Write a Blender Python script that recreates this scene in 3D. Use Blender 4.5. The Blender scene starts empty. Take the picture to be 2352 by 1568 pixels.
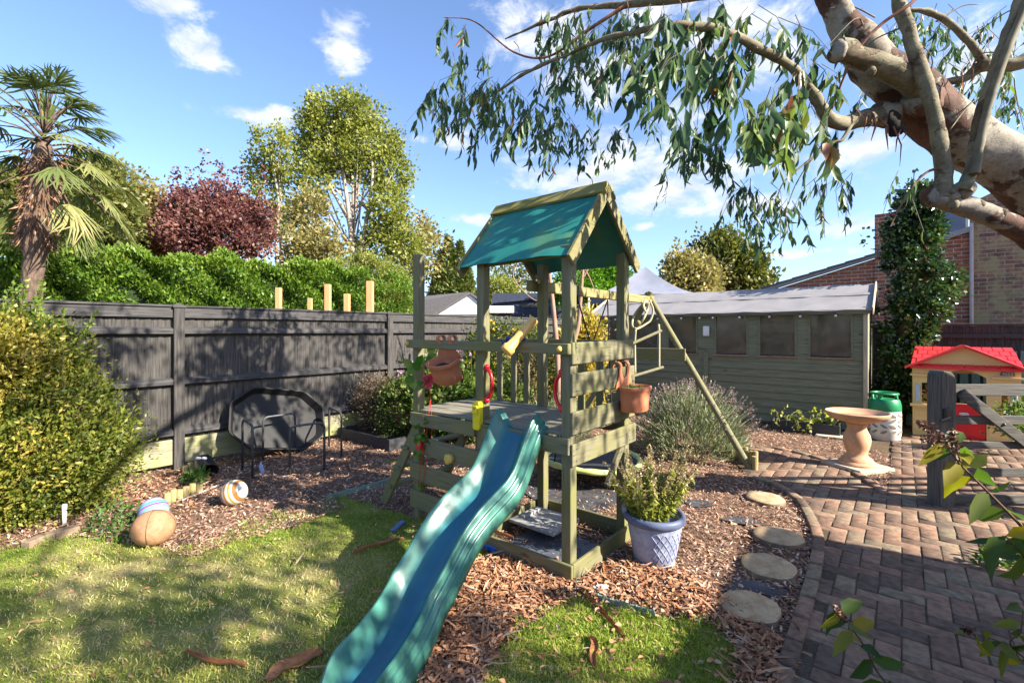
import bpy, bmesh, math, random
import numpy as np
from mathutils import Vector, Matrix
random.seed(7)
rng = np.random.default_rng(7)
SC = bpy.context.scene
C = SC.collection
R = math.radians

# ------------------------------------------------------------------ camera, sky, sun, exposure
F, CX, HZ, H = 1080.0, 1176.0, 760.0, 1.5          # focal length and horizon of the photograph, eye height in metres
cam = bpy.data.objects.new('camera', bpy.data.cameras.new('camera'))
C.objects.link(cam)
cam.location = (0, 0, H)
cam.rotation_euler = (R(90), 0, 0)
cam.data.sensor_width = 36
cam.data.lens = 36 * F / 2352
cam.data.shift_y = -(784 - HZ) / 2352
cam.data.clip_start = 0.05
cam.data.clip_end = 3000
SC.camera = cam
SC.view_settings.view_transform = 'Standard'
SC.view_settings.look = 'None'
SC.view_settings.gamma = 1
SC.view_settings.exposure = 1.68
SC.render.film_transparent = False
SUN_EL, SUN_AZ = R(32), math.atan2(0.88, -0.475)     # azimuth from +Y towards +X
to_sun = Vector((math.cos(SUN_EL) * math.sin(SUN_AZ), math.cos(SUN_EL) * math.cos(SUN_AZ), math.sin(SUN_EL)))
ld = bpy.data.lights.new('sun', 'SUN')
ld.energy = 5.0
ld.angle = R(0.5)
ld.color = (1.0, 0.92, 0.78)
lo = bpy.data.objects.new('sun', ld)
C.objects.link(lo)
lo.rotation_euler = to_sun.to_track_quat('Z', 'Y').to_euler()
lo.location = (20, -10, 20)

W = bpy.data.worlds.new('World')
SC.world = W
W.use_nodes = True
nt = W.node_tree
for n in list(nt.nodes):
    nt.nodes.remove(n)


def nd(t, typ, **kw):
    n = t.nodes.new(typ)
    for k, v in kw.items():
        if k.startswith('i_'):
            n.inputs[int(k[2:])].default_value = v
        else:
            setattr(n, k, v)
    return n


def mth(t, op, a, b=None, c=None):
    n = t.nodes.new('ShaderNodeMath')
    n.operation = op
    for i, x in enumerate((a, b, c)):
        if x is None:
            continue
        if isinstance(x, (int, float)):
            n.inputs[i].default_value = x
        else:
            t.links.new(x, n.inputs[i])
    return n.outputs[0]


sky = nd(nt, 'ShaderNodeTexSky', sky_type='NISHITA', sun_disc=False)
sky.sun_elevation = SUN_EL
sky.sun_rotation = SUN_AZ
sky.air_density = 1.0
sky.dust_density = 1.0
sky.ozone_density = 2.5
bg = nd(nt, 'ShaderNodeBackground', i_1=0.09)
out = nd(nt, 'ShaderNodeOutputWorld')
tc = nd(nt, 'ShaderNodeTexCoord')
sp = nd(nt, 'ShaderNodeSeparateXYZ')
nt.links.new(tc.outputs['Generated'], sp.inputs[0])
az = mth(nt, 'ARCTAN2', sp.outputs[0], sp.outputs[1])
el = mth(nt, 'ARCSINE', sp.outputs[2])
no = nd(nt, 'ShaderNodeTexNoise')
no.inputs['Scale'].default_value = 13
no.inputs['Detail'].default_value = 12
no.inputs['Roughness'].default_value = 0.66
no.inputs['Distortion'].default_value = 0.35
mpn = nd(nt, 'ShaderNodeMapping')
mpn.inputs['Scale'].default_value = (1, 1, 1.7)
nt.links.new(tc.outputs['Generated'], mpn.inputs[0])
nt.links.new(mpn.outputs[0], no.inputs['Vector'])
# cumulus heaps: azimuth and elevation of the middle of each, half widths
CL = [(440, 95, 85, 42), (480, 130, 60, 35), (790, 110, 58, 58), (570, 262, 110, 22), (640, 268, 50, 20), (1050, 318, 48, 26), (960, 318, 26, 16),
      (380, 5, 100, 28), (1400, 385, 230, 80), (1310, 400, 120, 60), (1560, 440, 240, 55), (1720, 470, 180, 34), (1240, 90, 130, 70), (1380, 190, 120, 60), (1690, 60, 190, 70),
      (1990, 345, 150, 48), (1840, 300, 110, 40), (1560, 265, 90, 40), (1475, 522, 42, 12), (1090, 505, 60, 13), (1960, 520, 150, 26), (1780, 585, 190, 12),
      (2240, 130, 110, 80), (2010, 170, 60, 40), (1660, 390, 150, 40), (2100, 250, 90, 50), (1500, 30, 120, 50), (1170, 330, 30, 10), (60, 430, 60, 20), (1780, 130, 90, 60)]
acc = None
for px, py, rx, ry in CL:
    x, z = (px - CX) / F, (HZ - py) / F
    a0, e0 = math.atan2(x, 1), math.atan2(z, math.hypot(x, 1))
    ra, re = rx / F / (1 + x * x), ry / F / math.hypot(x, 1)
    da = mth(nt, 'MULTIPLY', mth(nt, 'SUBTRACT', az, a0), 1 / ra)
    de = mth(nt, 'MULTIPLY', mth(nt, 'SUBTRACT', el, e0), 1 / re)
    d2 = mth(nt, 'MULTIPLY_ADD', da, da, mth(nt, 'MULTIPLY', de, de))
    v = mth(nt, 'SUBTRACT', 1.0, mth(nt, 'SQRT', d2))
    acc = v if acc is None else mth(nt, 'MAXIMUM', acc, v)
acc = mth(nt, 'MAXIMUM', acc, -1.0)
dens = mth(nt, 'ADD', acc, mth(nt, 'MULTIPLY', mth(nt, 'SUBTRACT', no.outputs[0], 0.5), 3.6))
mr = nd(nt, 'ShaderNodeMapRange', interpolation_type='SMOOTHSTEP')
mr.inputs[1].default_value = -0.10
mr.inputs[2].default_value = 0.95
nt.links.new(dens, mr.inputs[0])
fac = mth(nt, 'MULTIPLY', mr.outputs[0], 0.93)
no2 = nd(nt, 'ShaderNodeTexNoise')
no2.inputs['Scale'].default_value = 14
no2.inputs['Detail'].default_value = 6
mp2 = nd(nt, 'ShaderNodeMapping')
mp2.inputs['Location'].default_value = (0.0, 0.0, 0.03)
mp2.inputs['Scale'].default_value = (1, 1, 2.2)
nt.links.new(tc.outputs['Generated'], mp2.inputs[0])
nt.links.new(mp2.outputs[0], no2.inputs['Vector'])
cr = nd(nt, 'ShaderNodeValToRGB')
cr.color_ramp.elements[0].position = 0.36
cr.color_ramp.elements[0].color = (2.7, 3.05, 3.7, 1)
cr.color_ramp.elements[1].position = 0.62
cr.color_ramp.elements[1].color = (4.3, 4.35, 4.45, 1)
nt.links.new(no2.outputs[0], cr.inputs[0])
mx = nd(nt, 'ShaderNodeMix', data_type='RGBA')
nt.links.new(fac, mx.inputs[0])
# the same Nishita sky, a little deeper in blue than the raw model
hs = nd(nt, 'ShaderNodeMix', data_type='RGBA', blend_type='MULTIPLY')
hs.inputs[0].default_value = 1.0
hs.inputs[7].default_value = (0.95, 1.0, 1.12, 1)
nt.links.new(sky.outputs[0], hs.inputs[6])
nt.links.new(hs.outputs[2], mx.inputs[6])
nt.links.new(cr.outputs[0], mx.inputs[7])
nt.links.new(mx.outputs[2], bg.inputs[0])
nt.links.new(bg.outputs[0], out.inputs[0])


# ------------------------------------------------------------------ helpers
def P(px, py, Y):
    return Vector(((px - CX) / F * Y, Y, H - (py - HZ) / F * Y))


def G(px, py, z=0.0):
    return P(px, py, (H - z) * F / (py - HZ))


S = Vector((0.638, 0.770, 0))        # the garden's two directions: along the long fence, and across
L = Vector((-0.770, 0.638, 0))
Z = Vector((0, 0, 1))
O = Vector((0.3457, 2.85, 0))


def T(l, s, z):
    return O + L * l + S * s + Z * z


WL = {}


def wloc(o):
    return WL.get(o.name, Vector((0, 0, 0))) if o is not None else Vector((0, 0, 0))


def tag(o, label=None, cat=None, group=None, kind=None):
    if label:
        o['label'] = label
    if cat:
        o['category'] = cat
    if group:
        o['group'] = group
    if kind:
        o['kind'] = kind
    return o


def thing(name, loc, label, cat, group=None, kind=None):
    o = bpy.data.objects.new(name, None)
    C.objects.link(o)
    o.location = loc
    o.empty_display_size = 0.1
    WL[o.name] = Vector(loc)
    return tag(o, label, cat, group, kind)


def link(name, me, m, parent):
    o = bpy.data.objects.new(name, me)
    C.objects.link(o)
    if m is not None:
        me.materials.append(m)
    if parent is not None:
        o.parent = parent
    WL[o.name] = wloc(parent)
    return o


class MB:
    """collects shapes in world space, links them as one mesh object"""

    def __init__(s):
        s.v, s.f = [], []

    def add(s, vs, fs):
        k = len(s.v)
        s.v += [Vector(v) for v in vs]
        s.f += [tuple(i + k for i in f) for f in fs]
        return s

    def box(s, c, ux, uy, uz):
        """box round centre c with half-axis vectors"""
        c, ux, uy, uz = Vector(c), Vector(ux), Vector(uy), Vector(uz)
        vs = [c + ux * i + uy * j + uz * k for k in (-1, 1) for j in (-1, 1) for i in (-1, 1)]
        return s.add(vs, [(0, 2, 3, 1), (4, 5, 7, 6), (0, 1, 5, 4), (2, 6, 7, 3), (0, 4, 6, 2), (1, 3, 7, 5)])

    def beam(s, a, b, w, h, up=Z):
        a, b = Vector(a), Vector(b)
        d = b - a
        side = d.cross(Vector(up))
        if side.length < 1e-6:
            side = d.cross(Vector((1, 0, 0)))
        side.normalize()
        u = side.cross(d).normalized()
        return s.box((a + b) / 2, d / 2, side * w / 2, u * h / 2)

    def tube(s, pts, rad, n=8, cap=True):
        pts = [Vector(p) for p in pts]
        if isinstance(rad, (int, float)):
            rad = [rad] * len(pts)
        k0 = len(s.v)
        ref = None
        for i, p in enumerate(pts):
            t = (pts[min(i + 1, len(pts) - 1)] - pts[max(i - 1, 0)]).normalized()
            if ref is None:
                ref = t.orthogonal().normalized()
            ref = (ref - t * ref.dot(t))
            ref = ref.normalized() if ref.length > 1e-6 else t.orthogonal().normalized()
            bt = t.cross(ref)
            for j in range(n):
                a = 2 * math.pi * j / n
                s.v.append(p + (ref * math.cos(a) + bt * math.sin(a)) * rad[i])
        for i in range(len(pts) - 1):
            for j in range(n):
                a, b = k0 + i * n + j, k0 + i * n + (j + 1) % n
                s.f.append((a, b, b + n, a + n))
        if cap:
            s.f.append(tuple(k0 + j for j in range(n))[::-1])
            e = k0 + (len(pts) - 1) * n
            s.f.append(tuple(e + j for j in range(n)))
        return s

    def lathe(s, prof, c, n=24, M=None):
        k0 = len(s.v)
        c = Vector(c)
        for r, z in prof:
            for j in range(n):
                a = 2 * math.pi * j / n
                p = Vector((r * math.cos(a), r * math.sin(a), z))
                s.v.append(c + (M @ p if M else p))
        for i in range(len(prof) - 1):
            for j in range(n):
                a, b = k0 + i * n + j, k0 + i * n + (j + 1) % n
                s.f.append((a, b, b + n, a + n))
        s.f.append(tuple(k0 + j for j in range(n))[::-1])
        e = k0 + (len(prof) - 1) * n
        s.f.append(tuple(e + j for j in range(n)))
        return s

    def prism(s, poly, o, ux, uy, ext):
        """polygon (list of 2D points) in the plane o, ux, uy, pushed along ext"""
        o, ux, uy, ext = Vector(o), Vector(ux), Vector(uy), Vector(ext)
        n = len(poly)
        a = [o + ux * p[0] + uy * p[1] for p in poly]
        fs = [tuple(range(n))[::-1], tuple(range(n, 2 * n))] + [(i, (i + 1) % n, n + (i + 1) % n, n + i) for i in range(n)]
        return s.add(a + [p + ext for p in a], fs)

    def ball(s, c, r, nu=12, nv=8, M=None):
        pr = [(max(1e-4, math.sin(math.pi * i / nv)) * r, -math.cos(math.pi * i / nv) * r) for i in range(nv + 1)]
        return s.lathe(pr, c, nu, M)

    def build(s, name, m, parent=None, smooth=False, bevel=0.0, seg=1, auto=None):
        off = wloc(parent)
        me = bpy.data.meshes.new(name)
        me.from_pydata([tuple(v - off) for v in s.v], [], s.f)
        bm = bmesh.new()
        bm.from_mesh(me)
        bmesh.ops.recalc_face_normals(bm, faces=bm.faces)
        if bevel:
            es = [e for e in bm.edges if len(e.link_faces) == 2 and e.calc_face_angle(0) > 0.5]
            bmesh.ops.bevel(bm, geom=es, offset=bevel, segments=seg, affect='EDGES', profile=0.6, clamp_overlap=True)
        bm.to_mesh(me)
        bm.free()
        if smooth:
            me.polygons.foreach_set('use_smooth', [True] * len(me.polygons))
            if auto:
                me.set_sharp_from_angle(angle=R(auto))
        me.update()
        return link(name, me, m, parent)


def npmesh(name, verts, faces, m, parent=None, r=None, smooth=False):
    """fast mesh from arrays; every face has the same number of corners; r is a per-vertex random value"""
    off = np.array(wloc(parent))
    verts = np.asarray(verts, dtype=np.float32) - off.astype(np.float32)
    faces = np.asarray(faces, dtype=np.int32)
    k = faces.shape[1]
    me = bpy.data.meshes.new(name)
    me.vertices.add(len(verts))
    me.vertices.foreach_set('co', verts.ravel())
    me.loops.add(faces.size)
    me.loops.foreach_set('vertex_index', faces.ravel())
    me.polygons.add(len(faces))
    me.polygons.foreach_set('loop_start', np.arange(0, faces.size, k, dtype=np.int32))
    if smooth:
        me.polygons.foreach_set('use_smooth', np.ones(len(faces), dtype=bool))
    me.update(calc_edges=True)
    if r is not None:
        at = me.attributes.new('r', 'FLOAT', 'POINT')
        at.data.foreach_set('value', np.asarray(r, dtype=np.float32))
    return link(name, me, m, parent)


def unit(a):
    return a / np.maximum(np.linalg.norm(a, axis=1, keepdims=True), 1e-9)


def rdir(n):
    return unit(rng.normal(size=(n, 3)))


def leaves(name, pos, dr, ln, wd, m, parent=None, r=None, form='rhomb', droop=0.0, tilt=None):
    """one flat or folded blade per point: pos base, dr direction"""
    n = len(pos)
    pos = np.asarray(pos, float)
    dr = unit(np.asarray(dr, float))
    side = np.cross(dr, rdir(n) if tilt is None else tilt)
    side = unit(side)
    nrm = np.cross(side, dr)
    ln = np.broadcast_to(np.asarray(ln, float), (n,))[:, None]
    wd = np.broadcast_to(np.asarray(wd, float), (n,))[:, None]
    if r is None:
        r = rng.random(n)
    r = np.asarray(r)
    dn = np.array([0, 0, -1.0]) * droop
    if form == 'rhomb':
        v = np.stack([pos, pos + dr * ln * .45 + side * wd * .5 + nrm * ln * .04, pos + (dr + dn) * ln, pos + dr * ln * .45 - side * wd * .5 + nrm * ln * .04], 1)
        f = np.arange(n)[:, None] * 4 + np.array([[0, 1, 2, 3]])
        return npmesh(name, v.reshape(-1, 3), f, m, parent, np.repeat(r, 4))
    ck = rng.normal(0, .13, n)[:, None]
    a, b = pos + dr * ln * .28 + dn * ln * .1 - side * ck * ln * .35, pos + dr * ln * .66 + dn * ln * .5 - side * ck * ln * .25
    up = nrm * wd * .18
    v = np.stack([pos, a + side * wd * .46 + up, b + side * wd * .40 + up, pos + (dr + dn + side * ck) * ln, b - side * wd * .40 + up, a - side * wd * .46 + up, a, b], 1)
    q = np.array([[0, 1, 6, 6], [0, 6, 5, 5], [1, 2, 7, 6], [6, 7, 4, 5], [2, 3, 7, 7], [7, 3, 4, 4]])
    tris = np.array([[0, 1, 6], [0, 6, 5], [1, 2, 7], [1, 7, 6], [6, 7, 4], [6, 4, 5], [2, 3, 7], [7, 3, 4]])
    f = (np.arange(n)[:, None, None] * 8 + tris[None]).reshape(-1, 3)
    return npmesh(name, v.reshape(-1, 3), f, m, parent, np.repeat(r, 8), smooth=True)


def inpoly(p, poly):
    x, y = p[:, 0], p[:, 1]
    c = np.zeros(len(p), bool)
    n = len(poly)
    for i in range(n):
        x1, y1 = poly[i]
        x2, y2 = poly[(i + 1) % n]
        k = ((y1 > y) != (y2 > y))
        with np.errstate(divide='ignore', invalid='ignore'):
            xi = (x2 - x1) * (y - y1) / (y2 - y1 + 1e-12) + x1
        c ^= k & (x < xi)
    return c


def scatter(poly, n, near=0.0):
    """n random points of a polygon, denser towards the camera when near > 0"""
    poly = [(p[0], p[1]) for p in poly]
    a = np.array(poly)
    lo_, hi_ = a.min(0), a.max(0)
    got = []
    tot = 0
    while tot < n:
        q = lo_ + rng.random((n * 3, 2)) * (hi_ - lo_)
        q = q[inpoly(q, poly)]
        if near:
            d = np.maximum(np.hypot(q[:, 0], q[:, 1]), 1.2)
            q = q[rng.random(len(q)) < (1.2 / d) ** near * 1.0]
        got.append(q)
        tot += len(q)
    return np.concatenate(got)[:n]


def smoothpath(pts, k=6):
    """Catmull-Rom through the points"""
    pts = [Vector(p) for p in pts]
    q = [pts[0] * 2 - pts[1]] + pts + [pts[-1] * 2 - pts[-2]]
    o = []
    for i in range(1, len(q) - 2):
        for j in range(k):
            t = j / k
            a, b, c, d = q[i - 1], q[i], q[i + 1], q[i + 2]
            o.append(0.5 * ((2 * b) + (c - a) * t + (2 * a - 5 * b + 4 * c - d) * t * t + (3 * b - a - 3 * c + d) * t ** 3))
    o.append(pts[-1])
    return o


def lerp(a, b, t):
    return a + (b - a) * t


# ------------------------------------------------------------------ materials
def new_mat(name):
    m = bpy.data.materials.new(name)
    m.use_nodes = True
    t = m.node_tree
    b = t.nodes['Principled BSDF']
    return m, t, b


def set_ramp(n, stops):
    e = n.color_ramp.elements
    while len(e) > 1:
        e.remove(e[-1])
    e[0].position = stops[0][0]
    e[0].color = (*stops[0][1], 1)
    for p, c in stops[1:]:
        e.new(p).color = (*c, 1)


def ramp(t, src, stops):
    n = t.nodes.new('ShaderNodeValToRGB')
    set_ramp(n, stops)
    t.links.new(src, n.inputs[0])
    return n.outputs[0]


def noise_n(t, vec, scale, detail=5, rough=0.55):
    n = t.nodes.new('ShaderNodeTexNoise')
    n.inputs['Scale'].default_value = scale
    n.inputs['Detail'].default_value = detail
    n.inputs['Roughness'].default_value = rough
    if vec is not None:
        t.links.new(vec, n.inputs['Vector'])
    return n.outputs[0]


def coords(t, scale=(1, 1, 1), rot=(0, 0, 0)):
    tcn = t.nodes.new('ShaderNodeTexCoord')
    mp = t.nodes.new('ShaderNodeMapping')
    mp.vector_type = 'TEXTURE' if False else 'POINT'
    mp.inputs['Rotation'].default_value = rot
    mp2 = t.nodes.new('ShaderNodeMapping')
    mp2.inputs['Scale'].default_value = scale
    t.links.new(tcn.outputs['Object'], mp.inputs[0])
    t.links.new(mp.outputs[0], mp2.inputs[0])
    return mp2.outputs[0]


def bumped(t, b, h, strength=0.3, dist=0.01):
    n = t.nodes.new('ShaderNodeBump')
    n.inputs['Strength'].default_value = strength
    n.inputs['Distance'].default_value = dist
    t.links.new(h, n.inputs['Height'])
    t.links.new(n.outputs[0], b.inputs['Normal'])


def mat(name, stops, rough=0.6, scale=8, stretch=(1, 1, 1), rot=0.0, detail=6, bump=0.25, dist=0.004, spec=0.3, metal=0.0, coat=0.0, fine=None):
    """colour from stretched noise through a ramp"""
    if isinstance(stops[0], (int, float)):
        c = stops
        stops = [(0.3, tuple(x * 0.88 for x in c)), (0.7, tuple(min(1, x * 1.1) for x in c))]
    m, t, b = new_mat(name)
    v = coords(t, stretch, (0, 0, rot))
    h = noise_n(t, v, scale, detail)
    col = ramp(t, h, stops)
    if fine:
        h2 = noise_n(t, v, fine[0], 4)
        mxn = nd(t, 'ShaderNodeMix', data_type='RGBA', blend_type='MULTIPLY')
        mxn.inputs[0].default_value = fine[1]
        t.links.new(col, mxn.inputs[6])
        t.links.new(ramp(t, h2, [(0.35, (0.35, 0.35, 0.35)), (0.6, (1, 1, 1))]), mxn.inputs[7])
        col = mxn.outputs[2]
        h = h2
    t.links.new(col, b.inputs['Base Color'])
    b.inputs['Roughness'].default_value = rough
    b.inputs['Metallic'].default_value = metal
    b.inputs['Specular IOR Level'].default_value = spec
    b.inputs['Coat Weight'].default_value = coat
    if bump:
        bumped(t, b, h, bump, dist)
    return m


def leafmat(name, stops, trans=0.35, rough=0.45, spec=0.35):
    """colour by each leaf's own random number; some sun passes through the blade"""
    m, t, b = new_mat(name)
    a = nd(t, 'ShaderNodeAttribute', attribute_name='r')
    col = ramp(t, a.outputs['Fac'], stops)
    t.links.new(col, b.inputs['Base Color'])
    b.inputs['Roughness'].default_value = rough
    b.inputs['Specular IOR Level'].default_value = spec
    tr = nd(t, 'ShaderNodeBsdfTranslucent')
    hsv = nd(t, 'ShaderNodeHueSaturation')
    hsv.inputs['Saturation'].default_value = 1.15
    hsv.inputs['Value'].default_value = 1.5
    t.links.new(col, hsv.inputs['Color'])
    t.links.new(hsv.outputs[0], tr.inputs[0])
    mxs = nd(t, 'ShaderNodeMixShader')
    mxs.inputs[0].default_value = trans
    t.links.new(b.outputs[0], mxs.inputs[1])
    t.links.new(tr.outputs[0], mxs.inputs[2])
    t.links.new(mxs.outputs[0], t.nodes['Material Output'].inputs[0])
    return m


def wood(name, lo_c, hi_c, axis, moss=None, rough=0.75):
    """sawn timber with grain running along axis (l, s or z of the garden)"""
    rot = {'l': -math.atan2(L.y, L.x), 's': -math.atan2(S.y, S.x), 'z': 0.0, 'x': 0.0}[axis]
    st = (1, 1, 0.06) if axis == 'z' else (0.06, 1, 1)
    m, t, b = new_mat(name)
    v = coords(t, st, (0, 0, rot))
    g = noise_n(t, v, 60, 6, 0.65)
    big = noise_n(t, coords(t), 3.0, 4)
    col = ramp(t, g, [(0.3, lo_c), (0.7, hi_c)])
    vo = nd(t, 'ShaderNodeTexVoronoi')
    vo.inputs['Scale'].default_value = 5.5
    st2 = (1, 1, .35) if axis == 'z' else (.35, 1, 1)
    t.links.new(coords(t, st2, (0, 0, rot)), vo.inputs['Vector'])
    kn = nd(t, 'ShaderNodeMix', data_type='RGBA', blend_type='MULTIPLY')
    kn.inputs[0].default_value = 0.75
    t.links.new(col, kn.inputs[6])
    t.links.new(ramp(t, vo.outputs['Distance'], [(0.035, (0.25, 0.2, 0.15)), (0.10, (1, 1, 1))]), kn.inputs[7])
    crk = noise_n(t, coords(t, (st[0] * .5, st[1], st[2] * .5), (0, 0, rot)), 110, 3, 0.5)
    kn2 = nd(t, 'ShaderNodeMix', data_type='RGBA', blend_type='MULTIPLY')
    kn2.inputs[0].default_value = 0.6
    t.links.new(kn.outputs[2], kn2.inputs[6])
    t.links.new(ramp(t, crk, [(0.30, (0.2, 0.18, 0.15)), (0.38, (1, 1, 1))]), kn2.inputs[7])
    col = kn2.outputs[2]
    if moss:
        mxn = nd(t, 'ShaderNodeMix', data_type='RGBA')
        t.links.new(ramp(t, big, [(0.45, (0, 0, 0)), (0.7, (1, 1, 1))]), mxn.inputs[0])
        t.links.new(col, mxn.inputs[6])
        mxn.inputs[7].default_value = (*moss, 1)
        col = mxn.outputs[2]
    t.links.new(col, b.inputs['Base Color'])
    b.inputs['Roughness'].default_value = rough
    b.inputs['Specular IOR Level'].default_value = 0.25
    bumped(t, b, g, 0.35, 0.003)
    return m


TWLO, TWHI, TWM = (0.125, 0.118, 0.068), (0.225, 0.205, 0.125), (0.17, 0.165, 0.06)
M = {}
for ax in 'lsz':
    M['tw_' + ax] = wood('weathered_green_timber_' + ax, TWLO, TWHI, ax, TWM)
    M['fence_' + ax] = wood('black_stained_timber_' + ax, (0.012, 0.012, 0.015), (0.098, 0.089, 0.080), ax)
    M['gate_' + ax] = wood('grey_black_timber_' + ax, (0.05, 0.05, 0.052), (0.15, 0.14, 0.125), ax)
M['gate_x'] = wood('grey_black_timber_x', (0.05, 0.05, 0.052), (0.15, 0.14, 0.125), 'x')
M['moss_l'] = wood('mossy_timber_l', (0.15, 0.13, 0.05), (0.30, 0.26, 0.09), 'l', (0.22, 0.19, 0.03))
M['moss_s'] = wood('mossy_timber_s', (0.13, 0.12, 0.058), (0.235, 0.21, 0.115), 's', (0.20, 0.18, 0.055))
M['beam_s'] = wood('mossy_beam_timber', (0.16, 0.14, 0.06), (0.30, 0.26, 0.12), 's', (0.24, 0.21, 0.06))
M['gravel_board'] = wood('pale_algae_timber', (0.17, 0.16, 0.11), (0.33, 0.31, 0.20), 's', (0.27, 0.28, 0.08))
M['cap'] = wood('black_capping_timber', (0.020, 0.020, 0.024), (0.088, 0.083, 0.082), 's')
M['deck'] = wood('grey_deck_timber', (0.14, 0.13, 0.10), (0.30, 0.27, 0.20), 'l')
M['shed'] = wood('olive_shed_timber', (0.125, 0.134, 0.084), (0.222, 0.228, 0.150), 'l')
M['shed_trim'] = wood('tan_corner_timber', (0.35, 0.29, 0.21), (0.50, 0.43, 0.31), 'z')
M['new_post'] = wood('fresh_orange_timber', (0.50, 0.25, 0.11), (0.66, 0.36, 0.17), 'z')
M['pale_wood'] = mat('pale_weathered_board', [(0.3, (0.24, 0.24, 0.24)), (0.7, (0.42, 0.41, 0.39))], scale=14, stretch=(1, 6, 1))
M['felt'] = mat('grey_roof_felt', [(0.3, (0.22, 0.21, 0.215)), (0.7, (0.29, 0.275, 0.28))], rough=0.9, scale=3, fine=(180, 0.3))
M['yellow'] = mat('yellow_plastic', (0.75, 0.62, 0.02), rough=0.3, bump=0, spec=0.5)
M['amber'] = mat('amber_plastic_cap', (0.60, 0.42, 0.09), rough=0.35, bump=0, spec=0.5)
M['tan'] = mat('tan_plastic', (0.70, 0.42, 0.12), rough=0.35, bump=0, spec=0.5)
M['navy'] = mat('navy_plastic', (0.02, 0.03, 0.16), rough=0.35, bump=0)
M['blue'] = mat('bright_blue_plastic', (0.03, 0.13, 0.55), rough=0.4, bump=0)
M['red'] = mat('red_plastic', (0.62, 0.01, 0.02), rough=0.3, bump=0, spec=0.5)
M['terra'] = mat('terracotta_plastic', [(0.3, (0.47, 0.165, 0.085)), (0.7, (0.55, 0.21, 0.115))], rough=0.5, scale=9, bump=0.05)
M['soil'] = mat('dark_soil', [(0.3, (0.016, 0.011, 0.008)), (0.7, (0.05, 0.036, 0.026))], rough=0.95, scale=40, bump=0.8, dist=0.01)
M['black'] = mat('black_plastic', (0.022, 0.022, 0.024), rough=0.38, bump=0.03, spec=0.5)
M['tray'] = mat('black_tray_plastic', [(0.3, (0.010, 0.010, 0.011)), (0.7, (0.020, 0.019, 0.019))], rough=0.6, scale=5, bump=0.05, spec=0.25)
M['steel'] = mat('dark_painted_steel', (0.055, 0.055, 0.06), rough=0.4, bump=0, spec=0.5)
M['bed'] = mat('charcoal_planter_timber', [(0.3, (0.028, 0.029, 0.032)), (0.7, (0.055, 0.055, 0.06))], scale=14, stretch=(1, 1, 6))
M['rope'] = mat('pale_rope', [(0.4, (0.30, 0.27, 0.18)), (0.6, (0.46, 0.42, 0.28))], rough=0.9, scale=160, bump=0.6)
M['ropeblack'] = mat('black_rope', (0.015, 0.015, 0.02), rough=0.8, scale=160, bump=0.5)
M['lime'] = mat('lime_padded_rim', [(0.3, (0.42, 0.52, 0.13)), (0.7, (0.58, 0.62, 0.28))], rough=0.7, scale=12)
M['swingmat'] = mat('black_woven_mat', (0.035, 0.037, 0.045), rough=0.7, scale=90, bump=0.4)
M['stone'] = mat('sandy_concrete_bath', [(0.3, (0.50, 0.27, 0.15)), (0.7, (0.64, 0.38, 0.23))], rough=0.85, scale=11, bump=0.35, fine=(120, 0.25))
M['slab'] = mat('buff_paving_slab', [(0.3, (0.40, 0.33, 0.25)), (0.7, (0.55, 0.47, 0.37))], rough=0.9, scale=9, bump=0.4, fine=(150, 0.35))
M['slate'] = mat('blue_slate_sheet', [(0.3, (0.06, 0.075, 0.10)), (0.7, (0.12, 0.145, 0.18))], rough=0.5, scale=6, bump=0.15)
M['weed'] = mat('black_weed_membrane', [(0.3, (0.035, 0.038, 0.045)), (0.7, (0.085, 0.085, 0.09))], rough=0.7, scale=7, bump=0.3)
M['brown'] = mat('brown_bark_stem', [(0.3, (0.06, 0.035, 0.02)), (0.7, (0.15, 0.09, 0.05))], rough=0.8, scale=30, bump=0.4)
M['twig'] = mat('thin_green_brown_twig', (0.09, 0.065, 0.04), rough=0.7, bump=0)
M['palebark'] = mat('pale_silver_bark', [(0.3, (0.20, 0.16, 0.12)), (0.7, (0.42, 0.36, 0.29))], rough=0.8, scale=6, stretch=(1, 1, .4))
M['pinkbark'] = mat('pinkish_bare_bark', [(0.3, (0.20, 0.11, 0.08)), (0.7, (0.36, 0.23, 0.17))], rough=0.75, scale=20, stretch=(1, 1, .3))
M['white'] = mat('white_paint', (0.72, 0.72, 0.70), rough=0.5, bump=0.03)
M['offwhite'] = mat('off_white_plastic', (0.62, 0.60, 0.55), rough=0.4, bump=0)
M['navypaint'] = mat('navy_painted_boards', [(0.35, (0.025, 0.033, 0.06)), (0.65, (0.05, 0.06, 0.10))], rough=0.7, scale=30, stretch=(1, 1, .05))
M['tile'] = mat('grey_roof_tile', [(0.3, (0.09, 0.085, 0.085)), (0.7, (0.16, 0.145, 0.145))], rough=0.85, scale=14, stretch=(1, 1, 3))
M['green'] = mat('green_plastic', (0.012, 0.20, 0.075), rough=0.35, bump=0, spec=0.5)
M['edging'] = mat('grey_green_lawn_edging', (0.17, 0.25, 0.22), rough=0.5, bump=0.05)
M['logend'] = None


def glass_mat():
    m, t, b = new_mat('dusty_window_pane')
    b.inputs['Roughness'].default_value = 0.06
    b.inputs['Specular IOR Level'].default_value = 0.5
    n = noise_n(t, coords(t), 6, 5)
    t.links.new(ramp(t, n, [(0.35, (0.10, 0.090, 0.068)), (0.65, (0.19, 0.165, 0.12))]), b.inputs['Base Color'])
    b.inputs['Alpha'].default_value = 0.62
    return m


M['glass'] = glass_mat()


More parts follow.
